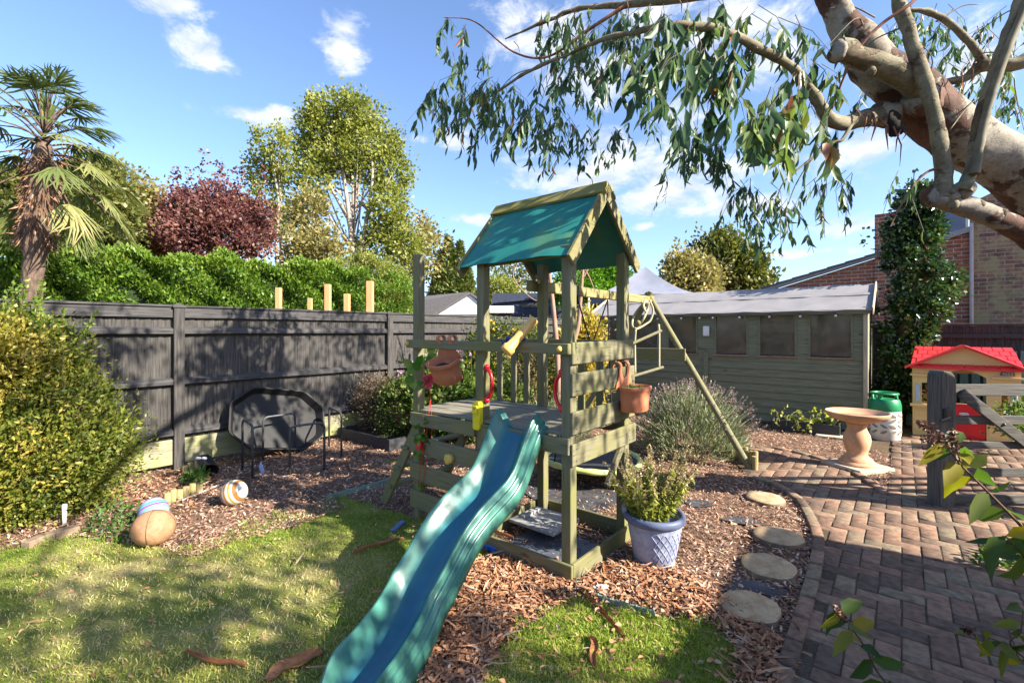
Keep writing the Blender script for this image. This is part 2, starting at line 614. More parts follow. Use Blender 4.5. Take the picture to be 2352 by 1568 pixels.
def brick_mat(name, c1, c2, mortar, scale, rot=0.0, bw=0.225, bh=0.075, stain=None, axis='l'):
    m, t, b = new_mat(name)
    tcn = t.nodes.new('ShaderNodeTexCoord')
    v3 = t.nodes.new('ShaderNodeVectorMath')
    v3.operation = 'DOT_PRODUCT'
    v3.inputs[1].default_value = L if axis == 'l' else S
    t.links.new(tcn.outputs['Object'], v3.inputs[0])
    sx = t.nodes.new('ShaderNodeSeparateXYZ')
    t.links.new(tcn.outputs['Object'], sx.inputs[0])
    cb = t.nodes.new('ShaderNodeCombineXYZ')
    t.links.new(v3.outputs['Value'], cb.inputs[0])
    t.links.new(sx.outputs[2], cb.inputs[1])
    br = t.nodes.new('ShaderNodeTexBrick')
    br.inputs['Scale'].default_value = 1.0
    br.inputs['Brick Width'].default_value = bw
    br.inputs['Row Height'].default_value = bh
    br.inputs['Mortar Size'].default_value = 0.007
    br.inputs['Mortar Smooth'].default_value = 0.2
    br.inputs['Bias'].default_value = 0.0
    br.inputs['Color1'].default_value = (*c1, 1)
    br.inputs['Color2'].default_value = (*c2, 1)
    br.inputs['Mortar'].default_value = (*mortar, 1)
    t.links.new(cb.outputs[0], br.inputs['Vector'])
    col = br.outputs['Color']
    n = noise_n(t, cb.outputs[0], 14, 5)
    mxn = nd(t, 'ShaderNodeMix', data_type='RGBA', blend_type='MULTIPLY')
    mxn.inputs[0].default_value = 0.6
    t.links.new(col, mxn.inputs[6])
    t.links.new(ramp(t, n, [(0.3, (0.45, 0.42, 0.42)), (0.6, (1, 1, 1))]), mxn.inputs[7])
    col = mxn.outputs[2]
    if stain:
        n2 = noise_n(t, cb.outputs[0], 3.5, 6)
        mx2 = nd(t, 'ShaderNodeMix', data_type='RGBA')
        t.links.new(ramp(t, n2, [(0.45, (0, 0, 0)), (0.62, (0.85, 0.85, 0.85))]), mx2.inputs[0])
        t.links.new(col, mx2.inputs[6])
        mx2.inputs[7].default_value = (*stain, 1)
        col = mx2.outputs[2]
    t.links.new(col, b.inputs['Base Color'])
    b.inputs['Roughness'].default_value = 0.9
    b.inputs['Specular IOR Level'].default_value = 0.15
    bumped(t, b, br.outputs['Fac'], -0.6, 0.006)
    return m


M['brick'] = brick_mat('red_brick', (0.43, 0.155, 0.088), (0.27, 0.10, 0.062), (0.48, 0.41, 0.34), 1)
M['brick_old'] = brick_mat('stained_brick', (0.36, 0.19, 0.12), (0.17, 0.10, 0.08), (0.40, 0.34, 0.25), 1, stain=(0.36, 0.29, 0.15))


def attr_mat(name, stops, rough=0.85, scale=30, bump=0.4, dist=0.003, spec=0.2, mott=0.5, stretch=(1, 1, 1)):
    """colour by the per-piece random number, mottled by noise"""
    m, t, b = new_mat(name)
    a = nd(t, 'ShaderNodeAttribute', attribute_name='r')
    col = ramp(t, a.outputs['Fac'], stops)
    n = noise_n(t, coords(t, stretch), scale, 6)
    mxn = nd(t, 'ShaderNodeMix', data_type='RGBA', blend_type='MULTIPLY')
    mxn.inputs[0].default_value = mott
    t.links.new(col, mxn.inputs[6])
    t.links.new(ramp(t, n, [(0.3, (0.4, 0.4, 0.4)), (0.62, (1, 1, 1))]), mxn.inputs[7])
    t.links.new(mxn.outputs[2], b.inputs['Base Color'])
    b.inputs['Roughness'].default_value = rough
    b.inputs['Specular IOR Level'].default_value = spec
    if bump:
        bumped(t, b, n, bump, dist)
    return m


M['paver'] = attr_mat('clay_path_bricks', [(0.0, (0.135, 0.095, 0.072)), (0.35, (0.24, 0.145, 0.10)), (0.7, (0.30, 0.185, 0.125)), (1.0, (0.23, 0.185, 0.125))], scale=26, mott=0.8)
M['chip'] = attr_mat('wood_chip', [(0.0, (0.11, 0.062, 0.042)), (0.4, (0.31, 0.175, 0.115)), (0.75, (0.49, 0.31, 0.215)), (1.0, (0.68, 0.50, 0.37))], mott=0.2, bump=0)
M['bark'] = attr_mat('shed_eucalyptus_bark', [(0.0, (0.20, 0.095, 0.055)), (0.45, (0.40, 0.19, 0.10)), (0.8, (0.52, 0.28, 0.16)), (1.0, (0.44, 0.34, 0.26))], mott=0.35, scale=40, bump=0.2)
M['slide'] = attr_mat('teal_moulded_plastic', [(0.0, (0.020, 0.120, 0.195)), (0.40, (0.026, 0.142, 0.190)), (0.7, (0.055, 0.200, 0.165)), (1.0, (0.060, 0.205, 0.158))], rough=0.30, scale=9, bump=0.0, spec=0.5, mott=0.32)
M['grass'] = leafmat('lawn_blade', [(0.0, (0.12, 0.21, 0.025)), (0.4, (0.23, 0.32, 0.045)), (0.66, (0.40, 0.40, 0.10)), (0.85, (0.56, 0.48, 0.20)), (1.0, (0.62, 0.54, 0.30))], trans=0.3, rough=0.6, spec=0.2)


# ------------------------------------------------------------------ ground, lawn, mulch, path (the setting)
def sheet(name, poly, z, m, kind='structure'):
    b = MB()
    n = len(poly)
    b.add([(p[0], p[1], z) for p in poly], [tuple(range(n))])
    o = b.build(name, m)
    return tag(o, kind=kind)


def ground_mat(name, stops, scale, fine, bump=0.6, rough=0.95):
    m, t, b = new_mat(name)
    v = coords(t)
    n1 = noise_n(t, v, scale, 6, 0.6)
    n2 = noise_n(t, v, fine, 5, 0.7)
    col = ramp(t, n1, stops)
    mxn = nd(t, 'ShaderNodeMix', data_type='RGBA', blend_type='MULTIPLY')
    mxn.inputs[0].default_value = 0.8
    t.links.new(col, mxn.inputs[6])
    t.links.new(ramp(t, n2, [(0.32, (0.3, 0.28, 0.26)), (0.62, (1.05, 1.05, 1.05))]), mxn.inputs[7])
    t.links.new(mxn.outputs[2], b.inputs['Base Color'])
    b.inputs['Roughness'].default_value = rough
    b.inputs['Specular IOR Level'].default_value = 0.1
    bumped(t, b, n2, bump, 0.015)
    return m


M['earth'] = ground_mat('garden_earth', [(0.35, (0.10, 0.07, 0.045)), (0.65, (0.17, 0.12, 0.075))], 1.2, 60)
M['mulch'] = ground_mat('wood_chip_mulch', [(0.3, (0.15, 0.092, 0.064)), (0.7, (0.29, 0.185, 0.13))], 2.5, 75, 0.9)
M['lawn'] = ground_mat('mossy_lawn', [(0.34, (0.15, 0.20, 0.035)), (0.5, (0.26, 0.28, 0.07)), (0.64, (0.44, 0.37, 0.16))], 2.2, 110, 0.8)
M['sand'] = ground_mat('sandy_joint', [(0.3, (0.07, 0.055, 0.04)), (0.7, (0.15, 0.12, 0.085))], 6, 90)

sheet('ground', [(-700, -300), (700, -300), (700, 1500), (-700, 1500)], -0.004, M['earth'])
g2 = lambda pts: [G(*p) for p in pts]
MULCH = [(-7.5, 2.2), (-5.5, 2.6), (-0.6, 1.1), (2.2, 1.1), (2.6, 2.6), (2.9, 4.2), (4.4, 4.0), (4.6, 6.4), (5.2, 6.9), (2.0, 10.0), (-0.6, 9.6), (-3.6, 5.6), (-7.5, 1.5)]
sheet('mulch', MULCH, 0.0, M['mulch'])
LAWN = g2([(-700, 1420), (-300, 1320), (0, 1268), (60, 1256), (185, 1236), (262, 1252), (300, 1250), (420, 1264), (480, 1242), (560, 1207), (640, 1187), (740, 1162),
           (790, 1142), (860, 1167), (930, 1182), (980, 1202), (1010, 1250), (1000, 1330), (950, 1400), (925, 1480), (950, 1600), (900, 1960), (-700, 1960)])
LAWN2 = g2([(1060, 1960), (1090, 1640), (1120, 1530), (1180, 1455), (1250, 1425), (1290, 1385), (1340, 1377), (1420, 1402), (1500, 1417), (1600, 1432), (1660, 1452), (1690, 1500), (1690, 1960)])
sheet('lawn', LAWN, 0.006, M['lawn'])
sheet('lawn', LAWN2, 0.006, M['lawn'])
PATH = g2([(1770, 1960), (1800, 1640), (1850, 1420), (1882, 1312), (1890, 1245), (1870, 1190), (1843, 1148), (1803, 1122), (1764, 1106), (1715, 1096), (1690, 1062), (1704, 1034), (1772, 1030), (1850, 1045),
           (1930, 1070), (2024, 1126), (2044, 1140), (2052, 1045), (2054, 1012), (2100, 1004), (2500, 1000), (2900, 1020)]) + [Vector((6.5, 1.0, 0)), Vector((2.4, 0.9, 0))]
sheet('path', PATH, 0.0115, M['sand'])
# the bricks of the path: herringbone, each clay block a little out of level
pv, pf, pr = [], [], []
wb = 0.1025
poly2 = [(p.x, p.y) for p in PATH]
base_c = np.array([[-1, -1], [1, -1], [1, 1], [-1, 1]])


def paver(cx, cy, hx, hy, z0=0.0):
    """one bevelled clay block in the l, s frame"""
    k = len(pv)
    tz = rng.normal(0, 0.002)
    tx, ty = rng.normal(0, 0.009, 2)
    an = rng.normal(0, 0.012)
    q = rng.random()
    for inset, z in ((0.0, -0.02), (0.0, 0.012), (0.006, 0.017)):
        for sx_, sy_ in base_c:
            a, b = sx_ * (hx - inset), sy_ * (hy - inset)
            a, b = a - an * b, b + an * a
            p = L * (cx + a) + S * (cy + b)
            zz = z0 + z + (tz + tx * a + ty * b if z > 0 else 0)
            pv.append((p.x, p.y, max(zz, -0.02)))
            pr.append(q)
    for lev in (0, 4):
        for i in range(4):
            pf.append((k + lev + i, k + lev + (i + 1) % 4, k + lev + 4 + (i + 1) % 4, k + lev + 4 + i))
    pf.append((k + 8, k + 9, k + 10, k + 11))


cand = []
for r_ in range(-90, 130):
    for m_ in range(-70, 70):
        x0 = -r_ + 4 * m_
        cand.append((x0 + 1, r_ + .5, 1, .5))
        cand.append((x0 + 2.5, r_ + 1, .5, 1))
cand = np.array(cand)
wx = cand[:, 0] * wb * L.x + cand[:, 1] * wb * S.x
wy = cand[:, 0] * wb * L.y + cand[:, 1] * wb * S.y
ok = inpoly(np.stack([wx, wy], 1), poly2)
for c_ in cand[ok]:
    paver(c_[0] * wb, c_[1] * wb, c_[2] * wb - 0.0028, c_[3] * wb - 0.0028)
o = npmesh('path_bricks', pv, pf, M['paver'], None, pr)
tag(o, kind='structure')
# brick edging set on edge along the mulch side of the path
pv, pf, pr = [], [], []
edge_line = smoothpath([G(*p) for p in [(1748, 1700), (1800, 1560), (1840, 1430), (1872, 1312), (1880, 1245), (1860, 1190), (1834, 1150), (1795, 1124), (1760, 1108), (1712, 1098)]], 24)
edge_line2 = smoothpath([G(*p) for p in [(2038, 1142), (1990, 1106), (1932, 1074), (1852, 1047), (1774, 1031)]], 16)
for ln_ in (edge_line, edge_line2):
    acc_d, last = 0, ln_[0]
    for a_, b_ in zip(ln_[:-1], ln_[1:]):
        acc_d += (b_ - a_).length
        if acc_d > 0.215:
            acc_d = 0
            d_ = (b_ - last)
            mid = (b_ + last) / 2
            d_.z = 0
            d_.normalize()
            sd = Vector((-d_.y, d_.x, 0))
            k = len(pv)
            q = rng.random()
            for ins, z in ((0, -0.02), (0, 0.03), (0.006, 0.036)):
                for sx_, sy_ in base_c:
                    p = mid + d_ * sx_ * (0.103 - ins) + sd * sy_ * (0.036 - ins)
                    pv.append((p.x, p.y, z + rng.normal(0, .001)))
                    pr.append(q)
            for lev in (0, 4):
                for i in range(4):
                    pf.append((k + lev + i, k + lev + (i + 1) % 4, k + lev + 4 + (i + 1) % 4, k + lev + 4 + i))
            pf.append((k + 8, k + 9, k + 10, k + 11))
            last = b_.copy()
o = npmesh('path_edging', pv, pf, M['paver'], None, pr)
tag(o, kind='structure')


def flatleaf(name, xy, z, ln, wd, m, kind, tiltamp=0.25, r=None, zvar=0.01):
    n = len(xy)
    pos = np.column_stack([xy, np.full(n, z) + rng.random(n) * zvar])
    a = rng.random(n) * 2 * np.pi
    d = np.column_stack([np.cos(a), np.sin(a), np.abs(rng.normal(0, tiltamp, n))])
    tl = np.column_stack([rng.normal(0, .35, n), rng.normal(0, .35, n), np.ones(n)])
    o = leaves(name, pos, d, ln, wd, m, None, r, 'rhomb', tilt=tl)
    return tag(o, kind=kind)


pp = [(p[0], p[1]) for p in MULCH]
xy = scatter(MULCH, 120000, 1.2)
for pl in (LAWN, LAWN2, PATH):
    xy = xy[~inpoly(xy, [(p.x, p.y) for p in pl])]
flatleaf('wood_chips', xy, 0.004, rng.uniform(0.018, 0.055, len(xy)), rng.uniform(0.006, 0.014, len(xy)), M['chip'], 'stuff', 0.3, zvar=0.012)
# chips kicked on to the lawn's worn edge
xy = scatter(g2([(380, 1268), (480, 1225), (640, 1180), (760, 1150), (800, 1165), (700, 1210), (560, 1240), (440, 1290)]), 2500)
flatleaf('wood_chips', xy, 0.012, rng.uniform(0.018, 0.045, len(xy)), rng.uniform(0.006, 0.012, len(xy)), M['chip'], 'stuff', 0.3)
# shed bark and fallen leaves: dense beside the slide, thin elsewhere
LIT = g2([(960, 1590), (1005, 1330), (1060, 1292), (1170, 1285), (1320, 1345), (1450, 1300), (1570, 1315), (1700, 1405), (1785, 1480), (1790, 1620), (1700, 1620), (1690, 1490), (1640, 1440), (1480, 1405), (1330, 1372), (1200, 1432), (1130, 1505), (1085, 1650)])
xy = np.concatenate([scatter(LIT, 7600), scatter(LAWN, 330), scatter(LAWN2, 200), scatter(MULCH, 2600, .6), scatter(g2([(1040, 1580), (1000, 1380), (1080, 1300), (1250, 1330), (1180, 1420), (1110, 1540)]), 3400),
                     scatter(g2([(560, 1060), (800, 1020), (960, 1050), (880, 1120), (600, 1110)]), 500), scatter(g2([(200, 1140), (430, 1080), (560, 1100), (420, 1190)]), 700)])
xy = xy[~inpoly(xy, [(p.x, p.y) for p in PATH])]
n = len(xy)
lng = np.where(rng.random(n) < .10, rng.uniform(.07, .16, n), rng.uniform(.018, .050, n))
onl = inpoly(xy, [(p.x, p.y) for p in LAWN])
lng = np.where(onl, lng * .9, lng)
pos = np.column_stack([xy, 0.012 + rng.random(n) * .03])
a = rng.random(n) * 2 * np.pi
tl = np.column_stack([rng.normal(0, .5, n), rng.normal(0, .5, n), np.ones(n)])
o = leaves('bark_litter', pos, np.column_stack([np.cos(a), np.sin(a), rng.normal(.03, .22, n)]), lng, np.where(lng > .07, .011, np.where(onl, .010, .015)) * rng.uniform(.7, 1.4, n), M['bark'], None, None, 'oval', tilt=tl)
tag(o, kind='stuff')

# grass blades
xy = np.concatenate([scatter(LAWN, 78000, 1.6), scatter(LAWN2, 30000, .6), scatter(g2([(1060, 1300), (1075, 1245), (1125, 1238), (1150, 1275), (1110, 1310)]), 1500),
                     scatter(g2([(880, 1062), (960, 1044), (985, 1060), (940, 1085)]), 1200)])
n = len(xy)
pat = np.zeros(n)
for k_ in range(26):
    c_ = rng.uniform([-4.5, 1.2], [1.6, 3.8])
    pat += rng.normal(.05, .75) * np.exp(-((xy - c_) ** 2).sum(1) / (2 * rng.uniform(.12, .45) ** 2))
dryc = np.array([[-2.1, 2.75], [-1.7, 2.55], [-1.3, 2.85], [-1.05, 2.35], [-2.6, 2.3], [.05, 1.75]])
for c_ in dryc:
    pat += .55 * np.exp(-((xy - c_) ** 2).sum(1) / (2 * .38 ** 2))
keep = rng.random(n) > np.clip(pat, 0, .8)
xy, pat = xy[keep], pat[keep]
n = len(xy)
r = np.clip(.42 + pat * .55 + rng.normal(0, .17, n), 0, 1)
dr = np.column_stack([rng.normal(0, .55, n), rng.normal(0, .55, n), np.ones(n)])
tall = np.where(rng.random(n) < .02, 2.0, 1.0) * np.where(rng.random(n) < .1, 1.4, 1)
o = leaves('grass', np.column_stack([xy, np.full(n, .004)]), dr, rng.uniform(.016, .038, n) * tall, rng.uniform(.0028, .0055, n), M['grass'], None, r, 'rhomb', droop=.15)
tag(o, kind='stuff')

tf_ = []
for k_ in range(46):
    zone = [LAWN, LAWN2][k_ % 3 == 2]
    e_ = rng.integers(len(zone))
    q_ = lerp(Vector(zone[e_]), Vector(zone[(e_ + 1) % len(zone)]), rng.random())
    tf_.append(np.column_stack([rng.normal(q_.x, .035, 24), rng.normal(q_.y, .035, 24)]))
for q_ in ((745, 1480), (790, 1440), (770, 1400), (905, 1225), (1085, 1262), (1110, 1275), (1130, 1250), (560, 1212), (430, 1265), (1320, 1395), (1450, 1420), (1560, 1440)):
    g_ = G(*q_)
    tf_.append(np.column_stack([rng.normal(g_.x, .03, 40), rng.normal(g_.y, .03, 40)]))
xy = np.concatenate(tf_)
n = len(xy)
o = leaves('grass', np.column_stack([xy, np.full(n, .002)]), np.column_stack([rng.normal(0, .45, n), rng.normal(0, .45, n), np.ones(n)]), rng.uniform(.04, .10, n), rng.uniform(.003, .005, n), M['grass'], None, np.clip(rng.normal(.35, .15, n), 0, 1), 'rhomb', droop=.3)
tag(o, kind='stuff')
# ------------------------------------------------------------------ the wooden play tower
PW = 0.068
tower = thing('play_tower', T(.36, .36, 0), 'green-grey wooden play tower with teal pitched roof, raised deck and swing beam', 'play tower')


def post(l, s, z0, z1, w=PW):
    MB().box(T(l, s, (z0 + z1) / 2), L * w / 2, S * w / 2, Z * (z1 - z0) / 2).build('post', M['tw_z'], tower, bevel=.004)


A = .711            # tower square
E = 1.414           # outer end of the lower deck
DK = .885           # deck height
post(0, 0, 0, 2.02)
post(0, A, 0, 2.06)
post(A, 0, 0, 2.0)
post(A, A, 0, 2.04)
post(E, 0, 0, 2.11)
post(E, A, 0, DK - .03)
pb = MB()


def plank(name, l0, s0, z0, l1, s1, z1, w, h, m, up=Z, bev=.004, par=None):
    return MB().beam(T(l0, s0, z0), T(l1, s1, z1), w, h, up).build(name, m, par or tower, bevel=bev)


hw = PW / 2
# deck boards along l, with gaps, and the rims that carry them
dk = MB()
nb = 7
bwid = (A + .06) / nb
for i in range(nb):
    sc_ = -.03 + bwid * (i + .5)
    for l0, l1 in ((-.03 + (.07 if i in (0, nb - 1) else 0), E + .05),):
        dk.beam(T(l0, sc_, DK - .011), T(l1, sc_, DK - .011 + rng.normal(0, .001)), bwid - .008, .022)
dk.build('deck', M['deck'], tower, bevel=.003)
plank('deck_rim', -hw, -hw - .014, DK - .075, A - hw, -hw - .014, DK - .075, .026, .10, M['tw_l'])
plank('deck_rim', A + hw, -hw - .014, DK - .075, E + hw, -hw - .014, DK - .075, .026, .10, M['tw_l'])
plank('deck_rim', -hw, A + hw + .014, DK - .075, E + hw, A + hw + .014, DK - .075, .026, .10, M['tw_l'])
plank('deck_rim', E, .03, DK - .075, E, A - .03, DK - .075, .026, .10, M['tw_s'])
# rails
plank('rail', -.045, -hw - .024, 1.392, E + .06, -hw - .024, 1.40, .044, .066, M['tw_l'])
plank('rail', -.04, A + hw + .018, 1.40, A + .06, A + hw + .018, 1.40, .034, .066, M['tw_l'])
for l_ in (.2, .36, .52):
    plank('baluster', l_, A + hw - .008, DK, l_, A + hw - .008, 1.367, .018, .06, M['tw_z'], up=L)
plank('rail', A + .06, A + hw + .018, 1.40, E + .04, A + hw + .018, 1.40, .034, .066, M['tw_l'])
for l_ in (.90, 1.04, 1.2):
    plank('baluster', l_, A + hw - .008, DK, l_, A + hw - .008, 1.367, .018, .06, M['tw_z'], up=L)
plank('post', E, A, DK - .03, E, A, 1.43, PW, PW, M['tw_z'], up=L)
# the four boards of the right-hand side, lit by the sun
for z0, z1, e_ in ((1.300, 1.432, .03), (1.110, 1.246, .05), (.880, 1.016, .05), (.692, .826, .07)):
    sb_ = plank('board', -hw - .011, -hw - .01, (z0 + z1) / 2, -hw - .011, A + hw + e_, (z0 + z1) / 2 + .004, .02, z1 - z0, M['tw_s'])
    for s_ in (.0, A):
        for dz in (-.035, .035):
            MB().lathe([(.0055, 0), (.0055, .0015), (.001, .0018)], T(-hw - .0205, s_ + rng.normal(0, .004), (z0 + z1) / 2 + dz), 8, (-L).to_track_quat('Z', 'Y').to_matrix()).build('screw', M['steel'], sb_)
# climbing wall boards under the low deck
for z_ in (.60, .385, .17):
    plank('climbing_board', A - .03, -hw - .012, z_, E + hw + .01, -hw - .012, z_ + .01, .02, .135 if z_ > .2 else .14, M['tw_l'])
b = MB()
b.prism([(-.035, -.02), (.02, -.045), (.045, .0), (.03, .035), (-.02, .04), (-.045, .01)], T(.98, -hw - .022, .57), L, Z, -S * .04)
b.build('climbing_hold', M['amber'], tower, bevel=.012, seg=2, smooth=True)
b = MB()
b.prism([(-.03, -.03), (.025, -.03), (.035, .01), (.0, .04), (-.035, .015)], T(1.31, -hw - .022, .615), L, Z, -S * .04)
b.build('climbing_hold', M['red'], tower, bevel=.012, seg=2, smooth=True)
# ground frame
hb = .115
for nm, a_, c_, m_ in (('ground_board', (-.058, -.052), (A + .04, -.052), 'tw_l'), ('ground_board', (-.045, -.035), (-.045, A + .05), 'tw_s'),
                       ('ground_board', (-.03, A + .045), (A + .04, A + .045), 'tw_l'), ('ground_board', (A + .052, -.03), (A + .052, A + .03), 'tw_s')):
    plank(nm, a_[0], a_[1], hb / 2, c_[0], c_[1], hb / 2, .022, hb, M[m_])
# ladder at the outer end
for s_ in (.02, A - .03):
    plank('ladder_stringer', E + .05, s_, .72, E + .50, s_, 0.0, .034, .085, M['tw_z'], up=L)
for t_ in (.27, .52, .77):
    plank('ladder_rung', E + .05 + .45 * t_, -.02, .72 * (1 - t_) + .02, E + .05 + .45 * t_, A + .01, .72 * (1 - t_) + .02, .085, .024, M['tw_s'])
plank('brace', -.012, A - .03, .69, -.012, A - .26, .45, .05, .03, M['tw_s'], up=L)
# roof: two slopes of tarpaulin on gable boards
RL0, RL1 = -.045, .865
PK, EVF, EVB = 2.455, 1.945, 1.985
SF, SB, SM = -.075, A + .135, A * .5 + .005


def slope(s0, z0, s1, z1, sgn, name, m, th=.006, l0=RL0, l1=RL1, sag=.012):
    nl, ns = 14, 12
    top = []
    d = Vector((S.x * (s1 - s0), S.y * (s1 - s0), z1 - z0))
    nrm = (d.cross(L) * sgn).normalized()
    for i in range(nl + 1):
        for j in range(ns + 1):
            u, v = i / nl, j / ns
            p = T(l0 + (l1 - l0) * u, s0 + (s1 - s0) * v, z0 + (z1 - z0) * v)
            p -= nrm * sag * (1 - (2 * u - 1) ** 2) * (1 - v * v) * (1.0 + .5 * math.sin(9 * u + 3 * v))
            p += nrm * .003 * math.sin(23 * u + 7 * v)
            top.append(p)
    k = (nl + 1) * (ns + 1)
    vs = top + [p - nrm * th for p in top]
    fs = []
    for i in range(nl):
        for j in range(ns):
            a = i * (ns + 1) + j
            q = (a, a + 1, a + ns + 2, a + ns + 1)
            fs += [q, tuple(x + k for x in q[::-1])]
    rim = [i * (ns + 1) for i in range(nl + 1)] + [nl * (ns + 1) + j for j in range(1, ns + 1)] + [i * (ns + 1) + ns for i in range(nl - 1, -1, -1)] + list(range(ns - 1, 0, -1))
    for a, c in zip(rim, rim[1:] + rim[:1]):
        fs.append((a, c, c + k, a + k))
    return MB().add(vs, fs).build(name, m, tower, smooth=True, auto=40)


M['tarp'] = mat('teal_tarpaulin', [(0.34, (0.012, 0.155, 0.135)), (0.56, (0.022, 0.20, 0.165)), (0.72, (0.12, 0.23, 0.09))], rough=0.55, scale=3.2, stretch=(1, 1, .5), rot=.6, bump=.15, fine=(300, .25), spec=.35)
slope(SF, EVF, SM, PK, -1, 'roof_sheet', M['tarp'])
slope(SB, EVB, SM, PK, 1, 'roof_sheet', M['tarp'])
dF = (T(0, SF, EVF) - T(0, SM, PK)).normalized()
dB = (T(0, SB, EVB) - T(0, SM, PK)).normalized()
nF = L.cross(dF)
nF = nF if nF.z > 0 else -nF
nB = L.cross(dB)
nB = nB if nB.z > 0 else -nB
for l_ in (RL0 - .012, RL1 + .012):
    pk = T(l_, SM, PK + .012)
    MB().beam(pk - dF * .012 - nF * .03, T(l_, SF, EVF + .012) + dF * .03 - nF * .03, .024, .085, nF).build('gable_board', M['moss_s'], tower, bevel=.003)
    MB().beam(pk - dB * -.004 - nB * .034, T(l_, SB, EVB + .012) + dB * .03 - nB * .034, .024, .085, nB).build('gable_board', M['moss_s'], tower, bevel=.003)
for d_, n_ in ((dF, nF), (dB, nB)):
    k_ = .0 if n_ is nF else .018
    MB().beam(T(RL0 - .03, SM, PK + .012) + d_ * (.058 + k_) + n_ * .014, T(RL1 + .03, SM, PK + .012) + d_ * (.058 + k_) + n_ * .014, .112, .02, n_).build('ridge_board', M['moss_l'], tower, bevel=.003)
for l_, s_ in ((0, 0), (A, 0), (0, A), (A, A)):
    pass
plank('roof_tie', .02, 0, 1.985, A - .02, 0, 1.97, .03, .05, M['tw_l'])
# swing beam, A-frame at its far end
b0, b1 = T(A + .062, .60, 1.868), T(A + .062, .60 + 2.46, 1.868)
MB().beam(b0, b1, .05, .088).build('swing_beam', M['beam_s'], tower, bevel=.005)
ap = T(A + .062, .60 + 2.36, 1.92)
footR = G(1725, 1080)
footL = Vector((ap.x - (footR.x - ap.x), ap.y - (footR.y - ap.y), 0))
for ft in (footR, footL):
    dd = (ap - ft).normalized()
    MB().tube([ft - dd * .03, ft, lerp(ft, ap, .5), ap + dd * .05], [.036, .036, .035, .033], 12).build('frame_leg', M['tw_z'], tower, smooth=True, auto=40)
u_ = .36
cr_ = lerp(ap, footR, u_)
cl_ = lerp(ap, footL, u_)
so = S * -.05
MB().beam(cr_ + so + (cr_ - cl_).normalized() * .04, cl_ + so - (cr_ - cl_).normalized() * .04, .03, .14).build('cross_board', M['tw_l'], tower, bevel=.003)
for t_ in (.72, 1.32, 1.74):
    MB().box(lerp(b0, b1, t_ / 2.46 + .0), S * .014, L * .029, Z * .048).build('swing_bracket', M['steel'], tower, bevel=.002)


def capball(p, r=.019):
    MB().ball(p, r, 12, 8).build('bolt_cap', M['amber'], tower, smooth=True)


capball(T(E + .04, -hw - .052, 1.40))
capball(T(.012, -hw - .052, 1.392))
capball(T(A + .01, A - hw - .004, 1.90))
capball(lerp(b0, b1, .94) - S * .0 - L * .035 + Z * -.01)
# grab handles either side of the slide
for l_, sg in ((A - hw, -1), (hw, 1)):
    pts = [T(l_, -.012, 1.235), T(l_ + sg * .012, -.012, 1.235)] + [T(l_ + sg * (.012 + .05 * math.sin(math.pi * min(1, max(0, q))) ** .5), -.012, 1.235 - .2 * q) for q in (.05, .15, .3, .5, .7, .85, .95)] + [T(l_ + sg * .012, -.012, 1.035), T(l_, -.012, 1.035)]
    hb_ = MB().tube(pts, [.016] * 2 + [.0125] * 7 + [.016] * 2, 10)
    hb_.ball(T(l_ + sg * .012, -.012, 1.25), .02).ball(T(l_ + sg * .012, -.012, 1.02), .02)
    hb_.build('grab_handle', M['red'], tower, smooth=True, auto=50)
# toy telephone on the post
b = MB()
b.prism([(-.035, -.09), (-.022, -.105), (.022, -.105), (.035, -.09), (.034, .07), (.025, .095), (-.025, .095), (-.034, .07)], T(A, -hw - .001, .92), L, Z, -S * .042)
tel = b.build('toy_telephone', M['yellow'], tower, bevel=.012, seg=3, smooth=True)
b = MB()
b.prism([(-.026, -.02), (.026, -.02), (.024, .035), (-.024, .035)], T(A, -hw - .0435, .95), L, Z, -S * .012)
b.build('earpiece', M['yellow'], tel, bevel=.005, seg=2, smooth=True)
MB().ball(T(A, -hw - .057, .968), .006).build('button', M['black'], tel, smooth=True)
# toy telescope on the rail
tm = T(.40, -hw - .03, 1.49)
td = (P(1222, 738, 3.0) - P(1164, 804, 2.92)).normalized()
c0 = P(1193, 772, 2.98)
b = MB()
rot = td.to_track_quat('Z', 'Y').to_matrix()
b.lathe([(.040, -.135), (.043, -.13), (.043, -.10), (.033, -.085), (.030, -.02), (.032, 0.02), (.029, .03), (.029, .12), (.034, .13), (.034, .15), (.024, .15), (.024, .10), (.001, .10)], c0, 20, rot)
ts = b.build('telescope', M['tan'], tower, smooth=True, auto=40)
b = MB()
b.tube([T(.435, -hw - .024, 1.425), T(.435, -hw - .024, 1.45), c0 - Z * .035], [.02, .017, .014], 10)
b.box(T(.435, -hw - .024, 1.418), L * .028, S * .03, Z * .012)
b.tube([c0 + td * .0 + (L * math.cos(q) + Z.cross(L).normalized() * 0 + td.cross(L).normalized() * math.sin(q)) * .037 for q in np.linspace(-2.6, .6, 9)], .009, 8)
b.build('telescope_bracket', M['navy'], ts, smooth=True, auto=40)

